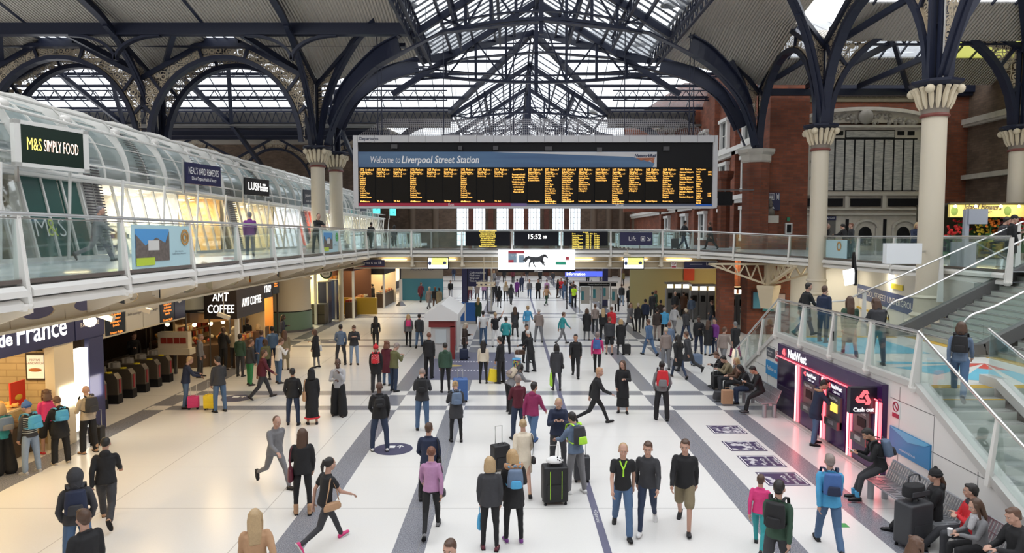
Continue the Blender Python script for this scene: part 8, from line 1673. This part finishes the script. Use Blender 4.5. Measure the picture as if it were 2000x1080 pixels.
L=[(573,829,8,'pocket','jacket','black','jeans','dark_denim','short','dark','short haired person in a black jacket beside the black headscarf',1.68,'m'),(662,812,195,'chin','shirt','pale_grey','wide','black','crop','dark','dark skinned person in a pale grey cardigan and wide black trousers, hand on chin',1.80,'d'),(666,712,5,'wide','shirt','steel_blue','jeans','charcoal','short','dark','person in a steel blue jumper standing beside the far round floor sticker',1.76,'l'),(692,712,178,'phone','jacket','charcoal','jeans','pale_denim','short','brown','person in an open dark jacket over a pink top, facing the viewer',1.76,'l'),(734,682,4,'walk','fem','black','slim','black','long','dark','person with long black hair and black clothes walking away alone',1.68,'l'),(742,880,-2,'wide','jacket','black','jeans','dark_denim','bald','dark','bald dark skinned person in a black jacket and white shoes by the Lift sticker',1.80,'d'),(825,840,4,'phone','jacket','charcoal','jeans','denim','crop','taupe','broad person in a charcoal jacket and blue jeans from behind',1.80,'l'),(838,738,18,'stand','suit','black','suit','black','crop','ginger','ginger haired person in black using the cash kiosk',1.80,'l'),(870,766,0,'stand','hoodie','dark_green','slim','black','crop','dark','person in a dark green hooded top and black trousers by a blue case',1.78,'l'),(891,862,-8,'phone','parka','charcoal','slim','black','bun','fair','fair haired person in a short charcoal coat with green soled shoes',1.66,'l'),(1012,858,-20,'cross','shirt','maroon','jeans','dark_denim','short','taupe','person with folded arms in a dark maroon jumper',1.78,'l'),(1040,870,30,'walk','hoodie','magenta','jeans','denim','short','dark','person in a magenta hooded top walking past the maroon jumper',1.76,'m'),(1162,828,80,'stride','jacket','black','slim','black','short','camel','person in black striding right between the crowd and the tape',1.80,'l'),(1216,806,180,'hold','coat','black','longskirt','black','long','brunette','long haired person in a long black dress walking toward the viewer',1.68,'l'),(1292,820,-5,'pocket','shirt','grey','suit','black','crop','dark','person in a grey shirt and black trousers carrying a red rucksack',1.80,'d'),(944,748,0,'stand','fem','cream','slim','black','long','dark','person with long black hair and a cream top standing on the blue floor print',1.62,'l'),(978,748,-60,'stand','suit','black','suit','black','short','dark','person in a black suit beside the yellow bag',1.78,'l'),(1036,726,-50,'grip','coat','black','suit','charcoal','crop','silver','silver haired person in a long black coat holding a case handle',1.72,'l'),(1028,708,150,'stand','jacket','black','jeans','black','short','dark','dark haired person in black behind the silver haired one',1.7,'m'),(988,690,4,'wide','shirt','teal','jeans','black','short','dark','person in a teal jumper and black trousers, legs apart',1.76,'l'),(944,674,8,'look','tee','white','jeans','denim','short','dark','person in a white T-shirt with a black backpack looking up',1.78,'l'),(968,678,6,'point','tee','black','jeans','white','crop','blonde','person in a black T-shirt and white trousers pointing up at the board',1.78,'l'),(1006,656,-6,'walk','coat','charcoal','slim','black','long','brunette','long haired person in a charcoal coat beyond the teal jumper',1.70,'l'),(1052,668,4,'wide','jacket','taupe','jeans','grey','crop','silver','stout person in a brown grey jacket beside the floor tape',1.78,'l'),(908,700,100,'hold','parka','dark_brown','slim','black','curly','beige','person wrapped in a thick cream scarf beside a navy case',1.64,'l'),(1087,762,-6,'stand','parka','charcoal','slim','charcoal','bob','dark','black haired person in a dark grey coat with a lime green bag',1.68,'m'),(1124,736,182,'walk','jacket','black','jeans','black','short','dark','person in a black printed top walking toward the lime green bag',1.78,'m'),(1166,730,6,'walk','shirt','pink','slim','black','short','taupe','person in a pink top with a bright blue backpack walking away',1.76,'l'),(618,718,-62,'holdr','coat','black','slim','grey','bob','brown','person in a black coat facing the shops with a white tote',1.64,'l'),(798,676,2,'walk','jacket','grey','slim','black','long','fair','fair haired person in a grey jacket wearing a hot pink backpack',1.68,'l'),(819,678,6,'walkb','jacket','charcoal','jeans','denim','short','dark','person in a dark jacket with a slung bag near the kiosk roof',1.74,'l'),(770,764,50,'phone','jacket','olive','jeans','dark_denim','short','taupe','person in an olive jacket and jeans studying a phone',1.76,'l'),(756,752,20,'stand','coat','maroon','jeans','denim','curly','ginger','curly ginger haired person hidden beyond the olive jacket',1.66,'l')]
O={}
for t in L:O[t[0]]=P_(t[0],t[1],t[2],t[3],t[4],t[5],t[6],t[7],t[8],t[9],t[10],t[11],t[12],shoe='white' if t[0]in(742,)else 'dark_brown' if t[0]in(662,)else 'blue' if t[0]==1040 else 'black')
a=P_(610,828,-5,'stand','coat','black','longskirt','black','hijab','black','person in a black headscarf and long black coat with a red hem',1.66);handbag(a,-1,'tan','tan orange shoulder bag against the long black coat',.30,.34,.3);g=MB();K=SK['stand'];c=(K['a-1']+K['a1'])/2
g.tube([Vector((.215*math.cos(t),c.y+.165*math.sin(t),c.z+.13))for t in[2*math.pi*k/20 for k in range(21)]],.028,6);q=g.build('red_hem',CM('red'));q.parent=a
a=P_(735,766,6,'stand','parka','black','suit','charcoal','beanie','red','person in a red hat and black coat wearing a red spotted backpack',1.70);backpack(a,'red','red backpack with white spots on the black coat',.30,.42,dots=1)
a=P_(995,806,50,'bend','hoodie','grey','jeans','black','bob','dark','person in a grey hooded top bending forward over the floor',1.70);backpack(a,'beige','pale patterned backpack on the bending person',.32,.42,'taupe');handbag(a,-1,'tan','small tan bag of the bending person',.2,.22,.2)
backpack(O[742],'black','black sling bag low on the bald person by the Lift sticker',.26,.3);backpack(O[825],'black','black backpack on the broad person in charcoal',.30,.44);backpack(O[891],'steel_blue','dusky blue backpack on the short charcoal coat',.30,.42);backpack(O[944],'black','black backpack worn on the white T-shirt',.3,.44)if 0 else None
backpack(O[1292],'red','large red and grey rucksack on the grey shirt',.34,.54,'grey');backpack(O[1166],'blue','bright blue backpack on the pink top',.3,.46);backpack(O[798],'pink','hot pink backpack by the kiosk roof',.26,.42);backpack(O[944],'pale_denim','pale blue flowered backpack on the blue floor print',.28,.40)if 0 else None
handbag(O[618],1,'white','white tote bag with black print by the shops',.30,.34,.35,'tote_bag');carrier(O[1087],-1,'lime','lime green shopping bag hanging at the dark grey coat',.42,.52);carrier(O[988],-1,'tan','tall brown paper bag held by the teal jumper',.26,.42,'paper_bag')
handbag(O[1087],1,'black','black handbag over the dark grey coat shoulder',.3,.2)
a=atZ(962,748);r=thing('shopping_bag','large bright yellow shopping bag standing tilted by the black suit','shopping bag',(a.x,a.y,0));child(cached(suitcase_mesh,.42,.2,.52),'bag_body',r,[CM('yellow',.4)]);r.rotation_euler=(0,R(12),.3);g=MB();g.path([(-.1,0,.5),(-.08,0,.62),(.08,0,.62),(.1,0,.5)],.02,.01);q=g.build('handle',CM('yellow',.4));q.parent=r
suitcase(899,784,'blue','large royal blue suitcase beside the dark green hooded top',.5,.34,.78,.1,.3);suitcase(906,703,'navy','navy cabin case beside the cream scarf',.38,.26,.5,0,.5);suitcase(1009,726,'sky','blue suitcase covered in small colourful squares',.36,.26,.55,0,.4)
p=atZ(1009,726);rr_=random.Random(2);g=MB();ms=[CM(c)for c in('yellow','purple','lime','navy','orange')]
for i in range(7):
 for j in range(9):g.bb(p.x-.16+i*.047,p.x-.16+i*.047+.036,p.y-.148,p.y-.14,.10+j*.047,.10+j*.047+.036,mi=rr_.randrange(5))
tag(g.build('luggage_cover',ms),'coloured squares cover on the front of the blue suitcase','luggage cover')
p=atZ(1016,722);r=thing('leather_bag','brown leather bag resting on the case by the long black coat','bag',(p.x,p.y+.1,.57));child(cached(rbox,.44,.22,.30,.014,.8),'bag_body',r,[CM('brown',.45)])
suitcase(1224,693,'black','small black cabin case beside the black coat in the crowd',.34,.24,.5,0,.35);suitcase(1360,714,'steel_blue','blue soft suitcase beside the person with the white logo',.44,.3,.5,.2,.45);suitcase(1399,760,'black','black cabin case with a tall handle at the end of the far bench',.34,.24,.52,.2,.4)
def crowd(rows,where,group=None):
 for(px,py,face,pose,top,tc_,bot,bc,hair,hc,place,h)in rows:
  nm={'tee':'T-shirt','hoodie':'hooded top','fem':'jumper','parka':'hooded coat','puffer':'padded jacket','suit':'suit jacket'}.get(top,top)
  P_(px,py,face,pose,top,tc_,bot,bc,hair,hc,('person in %s %s and %s %s, %s'%(tc_.replace('_',' '),nm,bc.replace('_',' '),{'slim':'leggings','suit':'trousers','wide':'trousers','longskirt':'skirt'}.get(bot,bot),place)),h,skin='lmlld'[(px+py)%5],shoe=('black','dark_brown','black','grey')[px%4])
crowd([(437,722,40,'holdr','hoodie','black','jeans','black','short','brunette','at the coffee kiosk',1.8),(459,718,20,'stand','hoodie','beige','jeans','charcoal','hood','beige','hood up at the coffee kiosk',1.74),(484,696,5,'stand','jacket','black','jeans','black','short','brown','before the pasty shop',1.78),(489,752,60,'hold','jacket','charcoal','jeans','green','short','brown','in front of the shop queue',1.72),(513,778,80,'walk','jacket','maroon','jeans','charcoal','short','brunette','walking out of the shop queue',1.74),(512,728,10,'stand','jacket','blue','jeans','denim','short','brunette','queueing by the pasty shop',1.76),(533,718,-10,'stand','jacket','denim','jeans','dark_denim','short','dark','queueing next to the gates',1.76),(545,748,60,'phone','shirt','white','jeans','denim','short','brown','with arms raised in the shop queue',1.72),(557,722,0,'stand','coat','khaki','jeans','khaki','long','brown','last in the shop queue',1.66),(552,682,80,'hold','jacket','navy','slim','black','long','dark','against the green based drum',1.72),(505,705,20,'stand','jacket','brown','jeans','dark_denim','bob','fair','tucked into the queue middle',1.66),(520,742,-30,'stand','fem','olive','slim','black','bob','brunette','low in the shop queue',1.6),(470,735,30,'stand','jacket','dark_green','jeans','charcoal','short','dark','nearest the coffee counter',1.7)],0)
P_(0,0,170,'holdr','suit','black','suit','black','short','brunette','station worker in black uniform standing behind the ticket gates',1.76,at=(-14.9,26.0,0));P_(0,0,100,'stand','hoodie','grey','jeans','charcoal','short','taupe','grey haired person standing inside beyond the gate sign box',1.72,at=(-12.2,25.8,0))
crowd([(721,598,90,'stand','suit','black','suit','black','crop','dark','first by the mustard counter',1.8),(729,597,-60,'hold','suit','charcoal','suit','black','short','dark','second by the mustard counter',1.76),(738,585,0,'stand','jacket','black','jeans','black','short','brown','third by the mustard counter',1.8),(747,597,10,'walk','fem','beige','slim','black','bob','brunette','carrying shopping near the mustard counter',1.66),(761,582,0,'stand','coat','black','slim','black','short','ginger','before the teal hoarding',1.72),(790,574,0,'walk','jacket','steel_blue','jeans','denim','short','taupe','passing the patterned hoarding',1.74),(813,576,180,'stand','jacket','hi_vis','suit','black','short','dark','left one of two in high visibility',1.78),(827,570,160,'stand','jacket','hi_vis','suit','black','cap','black','right one of two in high visibility',1.8),(822,590,20,'walk','coat','maroon','slim','black','short','brown','in front of the two in yellow',1.74),(838,603,30,'walk','coat','taupe','jeans','grey','short','beige','left of the cash pod roof',1.76),(850,604,-10,'stand','jacket','black','jeans','brown','short','ginger','just behind the cash pod roof',1.72),(858,606,5,'stand','coat','khaki','slim','dark_brown','short','dark','touching the cash pod roof',1.72),(880,582,180,'walk','jacket','black','jeans','pale_grey','short','dark','alone in the open beyond the pod',1.68),(886,548,180,'walk','jacket','navy','jeans','denim','short','brown','far away beyond the pod',1.8),(918,585,0,'stand','fem','beige','slim','maroon','bob','fair','left under the direction board',1.68),(932,584,0,'stand','coat','taupe','jeans','charcoal','crop','taupe','centre under the direction board',1.76),(946,586,0,'look','shirt','lilac','jeans','dark_denim','crop','silver','right under the direction board',1.74),(934,632,10,'stand','coat','dark_green','slim','black','long','fair','standing at the blue boards',1.68),(966,590,20,'hold','jacket','black','slim','black','short','brown','with a large bag near the steel post',1.72),(975,600,0,'walk','coat','black','slim','grey','bob','dark','hurrying by the steel post',1.72),(988,588,0,'stand','fem','beige','slim','black','long','blonde','with long fair hair past the steel post',1.7),(998,594,10,'walk','coat','charcoal','slim','black','long','dark','walking next to the long fair hair',1.72),(1010,580,0,'walk','coat','purple','slim','black','short','dark','walking below the advert screen',1.72),(1019,570,0,'walk','jacket','navy','jeans','dark_denim','short','brown','farther below the advert screen',1.78),(1034,582,180,'walk','jacket','grey','jeans','denim','short','brown','left of the one facing us in black',1.76),(1051,584,180,'stand','jacket','black','suit','black','short','dark','facing the viewer at the tape',1.78),(1068,582,0,'walk','shirt','lilac','jeans','charcoal','short','brown','right of the one facing us',1.74),(1067,597,30,'walk','fem','tan','slim','dark_green','bob','brown','nearer, walking by the tape',1.72),(1089,582,100,'hold','jacket','black','slim','dark_brown','long','brunette','first in the group at the information desk',1.7),(1096,580,200,'stand','jacket','red','jeans','dark_denim','short','ginger','second in the group at the information desk',1.74),(1103,585,0,'stand','jacket','denim','jeans','denim','long','brown','all in denim at the information desk',1.7),(1114,593,60,'stand','jacket','navy','jeans','denim','short','dark','beside the yellow vest at the notice boards',1.76),(1121,600,10,'stand','tee','hi_vis','suit','black','short','dark','at the notice boards',1.78),(1120,588,0,'stand','jacket','brown','jeans','black','short','ginger','behind the yellow vest',1.74),(985,552,0,'walk','jacket','black','jeans','black','short','dark','far down the hall under the gantry',1.8),(1002,553,0,'walk','jacket','maroon','jeans','black','short','dark','far down the hall under the screen',1.75),(1055,553,0,'walk','coat','black','jeans','black','short','brown','far down the hall beyond the tape',1.75),(1080,556,180,'walk','jacket','charcoal','jeans','dark_denim','bob','brown','far down the hall by the desk',1.7),(1148,556,0,'walk','jacket','dark_green','jeans','black','short','dark','far beyond the notice boards',1.75),(965,556,180,'walk','coat','grey','slim','black','bob','fair','far beyond the direction board',1.7),(1029,548,0,'walk','jacket','black','jeans','grey','short','dark','farthest in the middle of the hall',1.75),(1216,558,180,'walk','jacket','olive','jeans','black','short','brown','far off under the yellow screen',1.75),(1240,562,0,'walk','coat','camel','slim','black','long','blonde','far off right of the yellow screen',1.68),(856,548,0,'walk','jacket','charcoal','jeans','black','short','dark','far off by the left yellow screen',1.75),(842,556,0,'walk','coat','brown','jeans','black','bob','brown','far off left of the yellow screen',1.7)],0)
crowd([(1146,664,4,'stand','coat','black','slim','grey','bob','brunette','with a grey bag at the crowd edge',1.7),(1162,650,0,'walk','fem','taupe','jeans','charcoal','short','brown','blurred into the crowd edge',1.72),(1178,664,0,'stand','jacket','black','jeans','black','long','blonde','fair haired in the crowd',1.7),(1194,662,0,'stand','jacket','red','jeans','black','short','brown','red shouldered in the crowd',1.76),(1190,692,2,'stand','jacket','charcoal','shorts','black','short','ginger','bearing a pale rucksack',1.78),(1212,692,4,'stand','coat','black','slim','charcoal','bob','fair','next to the small black case',1.68),(1205,608,200,'bend','jacket','dark_brown','jeans','black','short','dark','stooping by the navy pillar',1.76),(1214,597,0,'stand','jacket','charcoal','jeans','pale_denim','short','brown','first behind the stooping one',1.76),(1229,602,0,'walk','coat','black','slim','black','short','dark','second behind the stooping one',1.78),(1246,600,0,'stand','coat','khaki','jeans','denim','bob','brown','third behind the stooping one',1.7),(1262,596,0,'stand','jacket','red','jeans','black','short','brown','fourth behind the stooping one',1.74),(1286,592,180,'stand','jacket','navy','jeans','black','short','dark','fifth behind the stooping one',1.76),(1274,618,0,'walk','coat','charcoal','jeans','charcoal','short','dark','between the two crowd halves',1.78),(1246,648,3,'walk','jacket','black','slim','black','short','beige','walking away into the crowd',1.74),(1260,642,0,'stand','jacket','navy','jeans','black','short','dark','with a large dark rucksack',1.8),(1268,694,-40,'walk','jacket','denim','jeans','denim','short','brown','hurrying out of the crowd',1.76),(1283,664,0,'walk','jacket','dark_brown','jeans','taupe','short','dark','behind the hurrying denim',1.78),(1297,660,0,'walk','puffer','sky','jeans','black','short','taupe','blue shouldered amid the crowd',1.74),(1300,722,-20,'stand','shirt','taupe','jeans','grey','crop','beige','large blurred at the crowd front',1.78),(1306,700,10,'walk','jacket','steel_blue','slim','charcoal','short','ginger','overlapping the crowd front',1.72),(1325,738,-30,'walk','coat','black','slim','dark_denim','long','dark','long coated at the crowd front',1.76),(1344,727,-60,'stride','coat','charcoal','jeans','charcoal','short','brown','striding before the blue soft case',1.78),(1364,690,178,'hold','jacket','black','jeans','navy','short','dark','facing us with a white logo',1.8),(1382,694,20,'stand','coat','black','slim','pale_denim','long','brunette','in pale jeans beside the white logo',1.66),(1396,694,220,'stand','shirt','purple','jeans','dark_denim','short','dark','turned toward the pale jeans',1.76),(1412,716,30,'walk','jacket','taupe','jeans','grey','short','brown','blurred before the red brick pillar',1.76),(1436,700,-20,'walk','coat','black','slim','magenta','short','grey','in bright pink trousers near the stairs',1.74),(1318,620,180,'stand','coat','charcoal','suit','black','crop','silver','grey haired before the ticket machines',1.78),(1335,618,0,'stand','coat','brown','jeans','black','short','dark','waiting at the middle ticket machines',1.74),(1350,628,0,'walk','jacket','steel_blue','jeans','grey','short','dark','walking to the ticket machines',1.76),(1372,622,0,'stand','coat','navy','jeans','black','bob','blonde','blonde before the ticket machines',1.7),(1302,596,0,'stand','jacket','black','jeans','denim','short','brunette','using the farthest ticket machines',1.76),(1334,596,0,'stand','jacket','charcoal','jeans','black','short','dark','using the middle ticket machines',1.78),(1392,640,-60,'walk','jacket','charcoal','jeans','dark_denim','short','brown','near the brick pillar foot',1.74),(1408,612,0,'stand','coat','taupe','jeans','charcoal','bob','grey','at the nearest ticket machines',1.7),(1290,640,0,'walk','coat','dark_brown','jeans','charcoal','short','dark','in the thick of the crowd',1.76),(1316,652,30,'walk','jacket','pale_grey','jeans','grey','short','brown','pale shouldered in the crowd',1.74),(1340,664,-30,'walk','jacket','charcoal','jeans','dark_denim','short','beige','leading away from the white logo',1.76),(1280,612,60,'stand','coat','dark_green','jeans','black','bob','ginger','behind the two crowd halves',1.68),(1098,672,60,'walk','fem','teal','slim','grey','short','brown','carrying a teal bundle past the tape',1.72),(1030,655,20,'walk','shirt','sky','jeans','pale_grey','short','fair','beside the brown grey jacket',1.74),(1230,645,150,'walk','coat','grey','slim','black','long','brown','coming through the crowd',1.7)],0)
a=P_(1592,868,78,'atm','parka','navy','jeans','denim','short','dark','person in a navy coat with a fur trimmed hood using the cash machine',1.80)
g=MB();K=SK['atm']
for k in range(60):t=math.pi+math.pi*k/60;g.sph(K['nk']+Vector((.14*math.cos(t),.11*math.sin(t),.0)),.034,6)
q=g.build('fur_trim',CM('camel'));q.parent=a
def sit(x,y,face,pose,top,tc_,bot,bc,hair,hc,label,h=1.74,**k):return P_(0,0,face,pose,top,tc_,bot,bc,hair,hc,label,h,at=(x,y,0),world=True,**k)
a=sit(7.72,20.4,-78,'sitlean','shirt','black','slim','black','short','dark','person in black leaning on the bench end over a phone',skin='m',shoe='charcoal');phone(a,'phone held by the person leaning on the bench end',both=True)
sit(7.75,21.5,-80,'sitphone','jacket','black','jeans','dark_denim','bob','dark','person in a black jacket and blue jeans sitting behind a paper bag');sit(7.75,22.5,-85,'sit','coat','brown','jeans','black','bob','fair','person in a brown coat sitting in the middle of the far bench');sit(7.75,23.2,-85,'sitphone','jacket','khaki','jeans','charcoal','short','dark','person in a khaki jacket bent forward on the far bench');sit(7.75,24.0,-85,'sitphone','jacket','black','jeans','black','short','brown','person in black bent forward at the far bench end')
p=atZ(1420,792);r=thing('paper_bag','tall brown paper bag standing at the feet by the benches','paper bag',p);child(cached(suitcase_mesh,.36,.18,.52),'bag_body',r,[CM('camel')]);g=MB();g.path([(-.08,0,.5),(-.07,0,.6),(.07,0,.6),(.08,0,.5)],.01,.008);q=g.build('handle',CM('camel'));q.parent=r
p=atZ(1404,784);r=thing('sports_bag','black bag with white marks on the floor beside the paper bag','bag',p);child(cached(rbox,.4,.3,.42),'bag_body',r,[CM('charcoal')])
a=sit(7.62,13.5,-75,'sitlean','shirt','black','slim','charcoal','short','dark','bearded person in black shirt and bright blue socks sitting over a phone',1.80,skin='m');backpack(a,'steel_blue','slate blue backpack on the bearded person',.30,.42,'charcoal');phone(a,'phone in the hands of the bearded person',both=True)
K=SK['sitlean'];g=MB();g.sph(K['hc']+K['HM']@Vector((0,.05,-.075)),1,12,sc=(.058,.048,.045));q=g.build('beard',mat('dark hair',(.012,.009,.008),.6));q.parent=a;g=MB()
for s in(-1,1):g.tube([K['a%d'%s]+Vector((0,.01,.11)),K['a%d'%s]+Vector((0,0,0))],.048,10)
q=g.build('sock',CM('sky'));q.parent=a
a=sit(7.62,11.75,-70,'sitcross','parka','black','jeans','black','beanie','black','person in a black bobble hat and black coat with one leg stretched out',1.72)
K=SK['sitcross'];g=MB();lim(g,[K['hc']+Vector((.0,-.09,-.02)),K['hc']+Vector((.02,-.15,-.14)),K['hc']+Vector((.02,-.15,-.26))],[.05,.045,.03]);q=g.build('ponytail',mat('brunette hair',COLR['brunette'],.5));q.parent=a
a=sit(7.75,11.0,-72,'sitcross','jacket','red','jeans','charcoal','short','dark','person in a red and grey jacket with folded arms on the near bench',1.74);g=MB();K=SK['sitcross'];g.sph(K['n']+Vector((0,0,-.02)),1,14,sc=(.165,.105,.085));q=g.build('grey_yoke',CM('charcoal'));q.parent=a
a=sit(7.55,10.45,-80,'sit','fem','grey','slim','black','long','brunette','long haired person in a speckled grey jacket and pale scarf holding a cup',1.64,kind='boot');K=SK['sit'];g=MB();g.sph(K['nk']+Vector((0,.04,-.02)),1,12,sc=(.11,.10,.06));lim(g,[K['nk']+Vector((-.04,.10,-.05)),K['c']+Vector((-.05,.16,-.02))],[.06,.05]);q=g.build('scarf',CM('pale_grey'));q.parent=a
c=(K['r-1']+K['r1'])/2+(K['d-1']+K['d1'])*.07;p=wpt(a,c);r=thing('paper_cup','pale green paper cup held by the person with the pale scarf','cup',p);g=MB();g.lathe([(.03,-.05),(.04,.06)],(0,0,0),16);q=g.build('cup',CM('pale_grey',.5));q.parent=r;g=MB();g.lathe([(.043,.06),(.043,.07),(.035,.075)],(0,0,0),16);q=g.build('lid',LWHITE);q.parent=r
sit(7.70,9.85,-88,'sit','jacket','black','jeans','black','short','brown','young person in a black jacket at the near bench end turned to the viewer',1.78)
p=atZ(1782,1066);suitcase(0,0,'charcoal','very large dark grey suitcase with a bag on top in front of the near bench',.56,.36,.82,.35,.12,at=(p.x,p.y,0));r=thing('holdall','black holdall with straps lying on the very large dark grey suitcase','holdall',(p.x,p.y+.02,.83));r.rotation_euler.z=.35;child(cached(rbox,.46,.30,.36,.016,.9),'bag_body',r,[CM('black')]);g=MB();g.path(spline([(-.14,0,.33),(-.1,0,.45),(.1,0,.45),(.14,0,.33)],4),.03,.012);g.bb(-.2,.2,-.155,-.14,.12,.2);q=g.build('strap',CM('charcoal'));q.parent=r
LZ_=LZ+.005
def lp(px,py):p=atZ(px,py,LZ_);return(p.x,p.y,LZ_)
P_(0,0,60,'walk','coat','black','jeans','dark_denim','short','dark','person in a black coat crossing the landing, the farthest',1.78,at=lp(1572,655));P_(0,0,30,'stand','jacket','navy','jeans','black','short','brunette','person in a navy jacket on the far part of the landing',1.72,at=lp(1607,668))
P_(0,0,-10,'walk','fem','dark_green','skirt','taupe','long','brunette','long haired person in a dark green top and skirt on the landing',1.70,at=lp(1658,700),kind='boot');a=P_(0,0,-25,'phone','jacket','charcoal','jeans','dark_denim','long','brunette','very long haired person in a dark grey jacket on the landing',1.70,at=lp(1712,712));handbag(a,1,'black','black handbag of the very long haired person on the landing',.3,.22)
a=P_(0,0,4,'walk','fem','steel_blue','jeans','denim','bob','brunette','dark haired person in blue walking up off the near steps',1.66,at=(9.25,13.62,2.15));backpack(a,'black','black backpack of the person walking up off the near steps')
G1=GZ+.005
P_(0,0,150,'rest','jacket','black','jeans','charcoal','crop','dark','person in black standing at the gallery railing beside the cream columns',1.78,at=(-8.55,29.2,G1));P_(0,0,20,'walk','jacket','black','jeans','black','short','dark','person in black on the gallery under the board corner',1.75,at=(-9.2,43.5,G1));P_(0,0,0,'walk','coat','charcoal','jeans','black','bob','dark','small distant person on the gallery beyond the turquoise signs',1.7,at=(-9.0,51,G1))
P_(0,0,0,'walk','jacket','purple','jeans','grey','short','grey','person in a purple grey jacket walking past the warm soap shop',1.74,at=(-9.9,25.2,G1));P_(0,0,90,'stride','jacket','grey','jeans','grey','short','grey','grey person hurrying past the green food shop glass',1.74,at=(-12.2,19.6,G1))
P_(0,0,60,'walk','jacket','charcoal','jeans','dark_denim','short','dark','person in charcoal crossing the bridge beside the Lift sign',1.76,at=(10.2,39.6,G1));P_(0,0,-60,'walk','coat','black','jeans','black','short','brown','person in a black coat crossing the bridge near the brick pier',1.74,at=(12.1,40.6,4.72))
suitcase(0,0,'charcoal','dark case rolling across the bridge right of the Lift sign',at=(9.6,39.3,GZ))
for(px,Y,f_,ps,tp_,c_,bt,bc,hr,hc,lab,h)in((1612,33.6,100,'walk','jacket','black','jeans','grey','crop','taupe','person in a black jacket and backpack behind the memorial railing',1.78),(1651,31.8,-60,'rest','jacket','black','slim','charcoal','tail','dark','person in black leaning on the railing before the memorial',1.70),(1662,32.4,-120,'stand','coat','charcoal','jeans','charcoal','short','ginger','person half hidden behind the one leaning before the memorial',1.72),(1786,27.2,150,'phone','fem','navy','slim','black','bob','blonde','blonde person in dark spots behind the blank white box',1.66),(1829,25.6,-40,'stand','tee','black','shorts','denim','short','dark','person in a black waistcoat and denim shorts on the gallery',1.74),(1952,22.8,60,'rest','jacket','charcoal','jeans','black','short','dark','person in a dark jacket resting a hand on the railing by the flowers',1.76),(1974,22.0,70,'hold','coat','black','jeans','black','cap','black','person in a black coat and black hat by the flower stall',1.78)):
 a=P_(0,0,f_,ps,tp_,c_,bt,bc,hr,hc,lab,h,at=((px-1000)/1300*Y*.9995,Y,4.45))
 if px==1612:backpack(a,'black','black backpack by the memorial railing')
bpy.data.scenes.remove(TS)
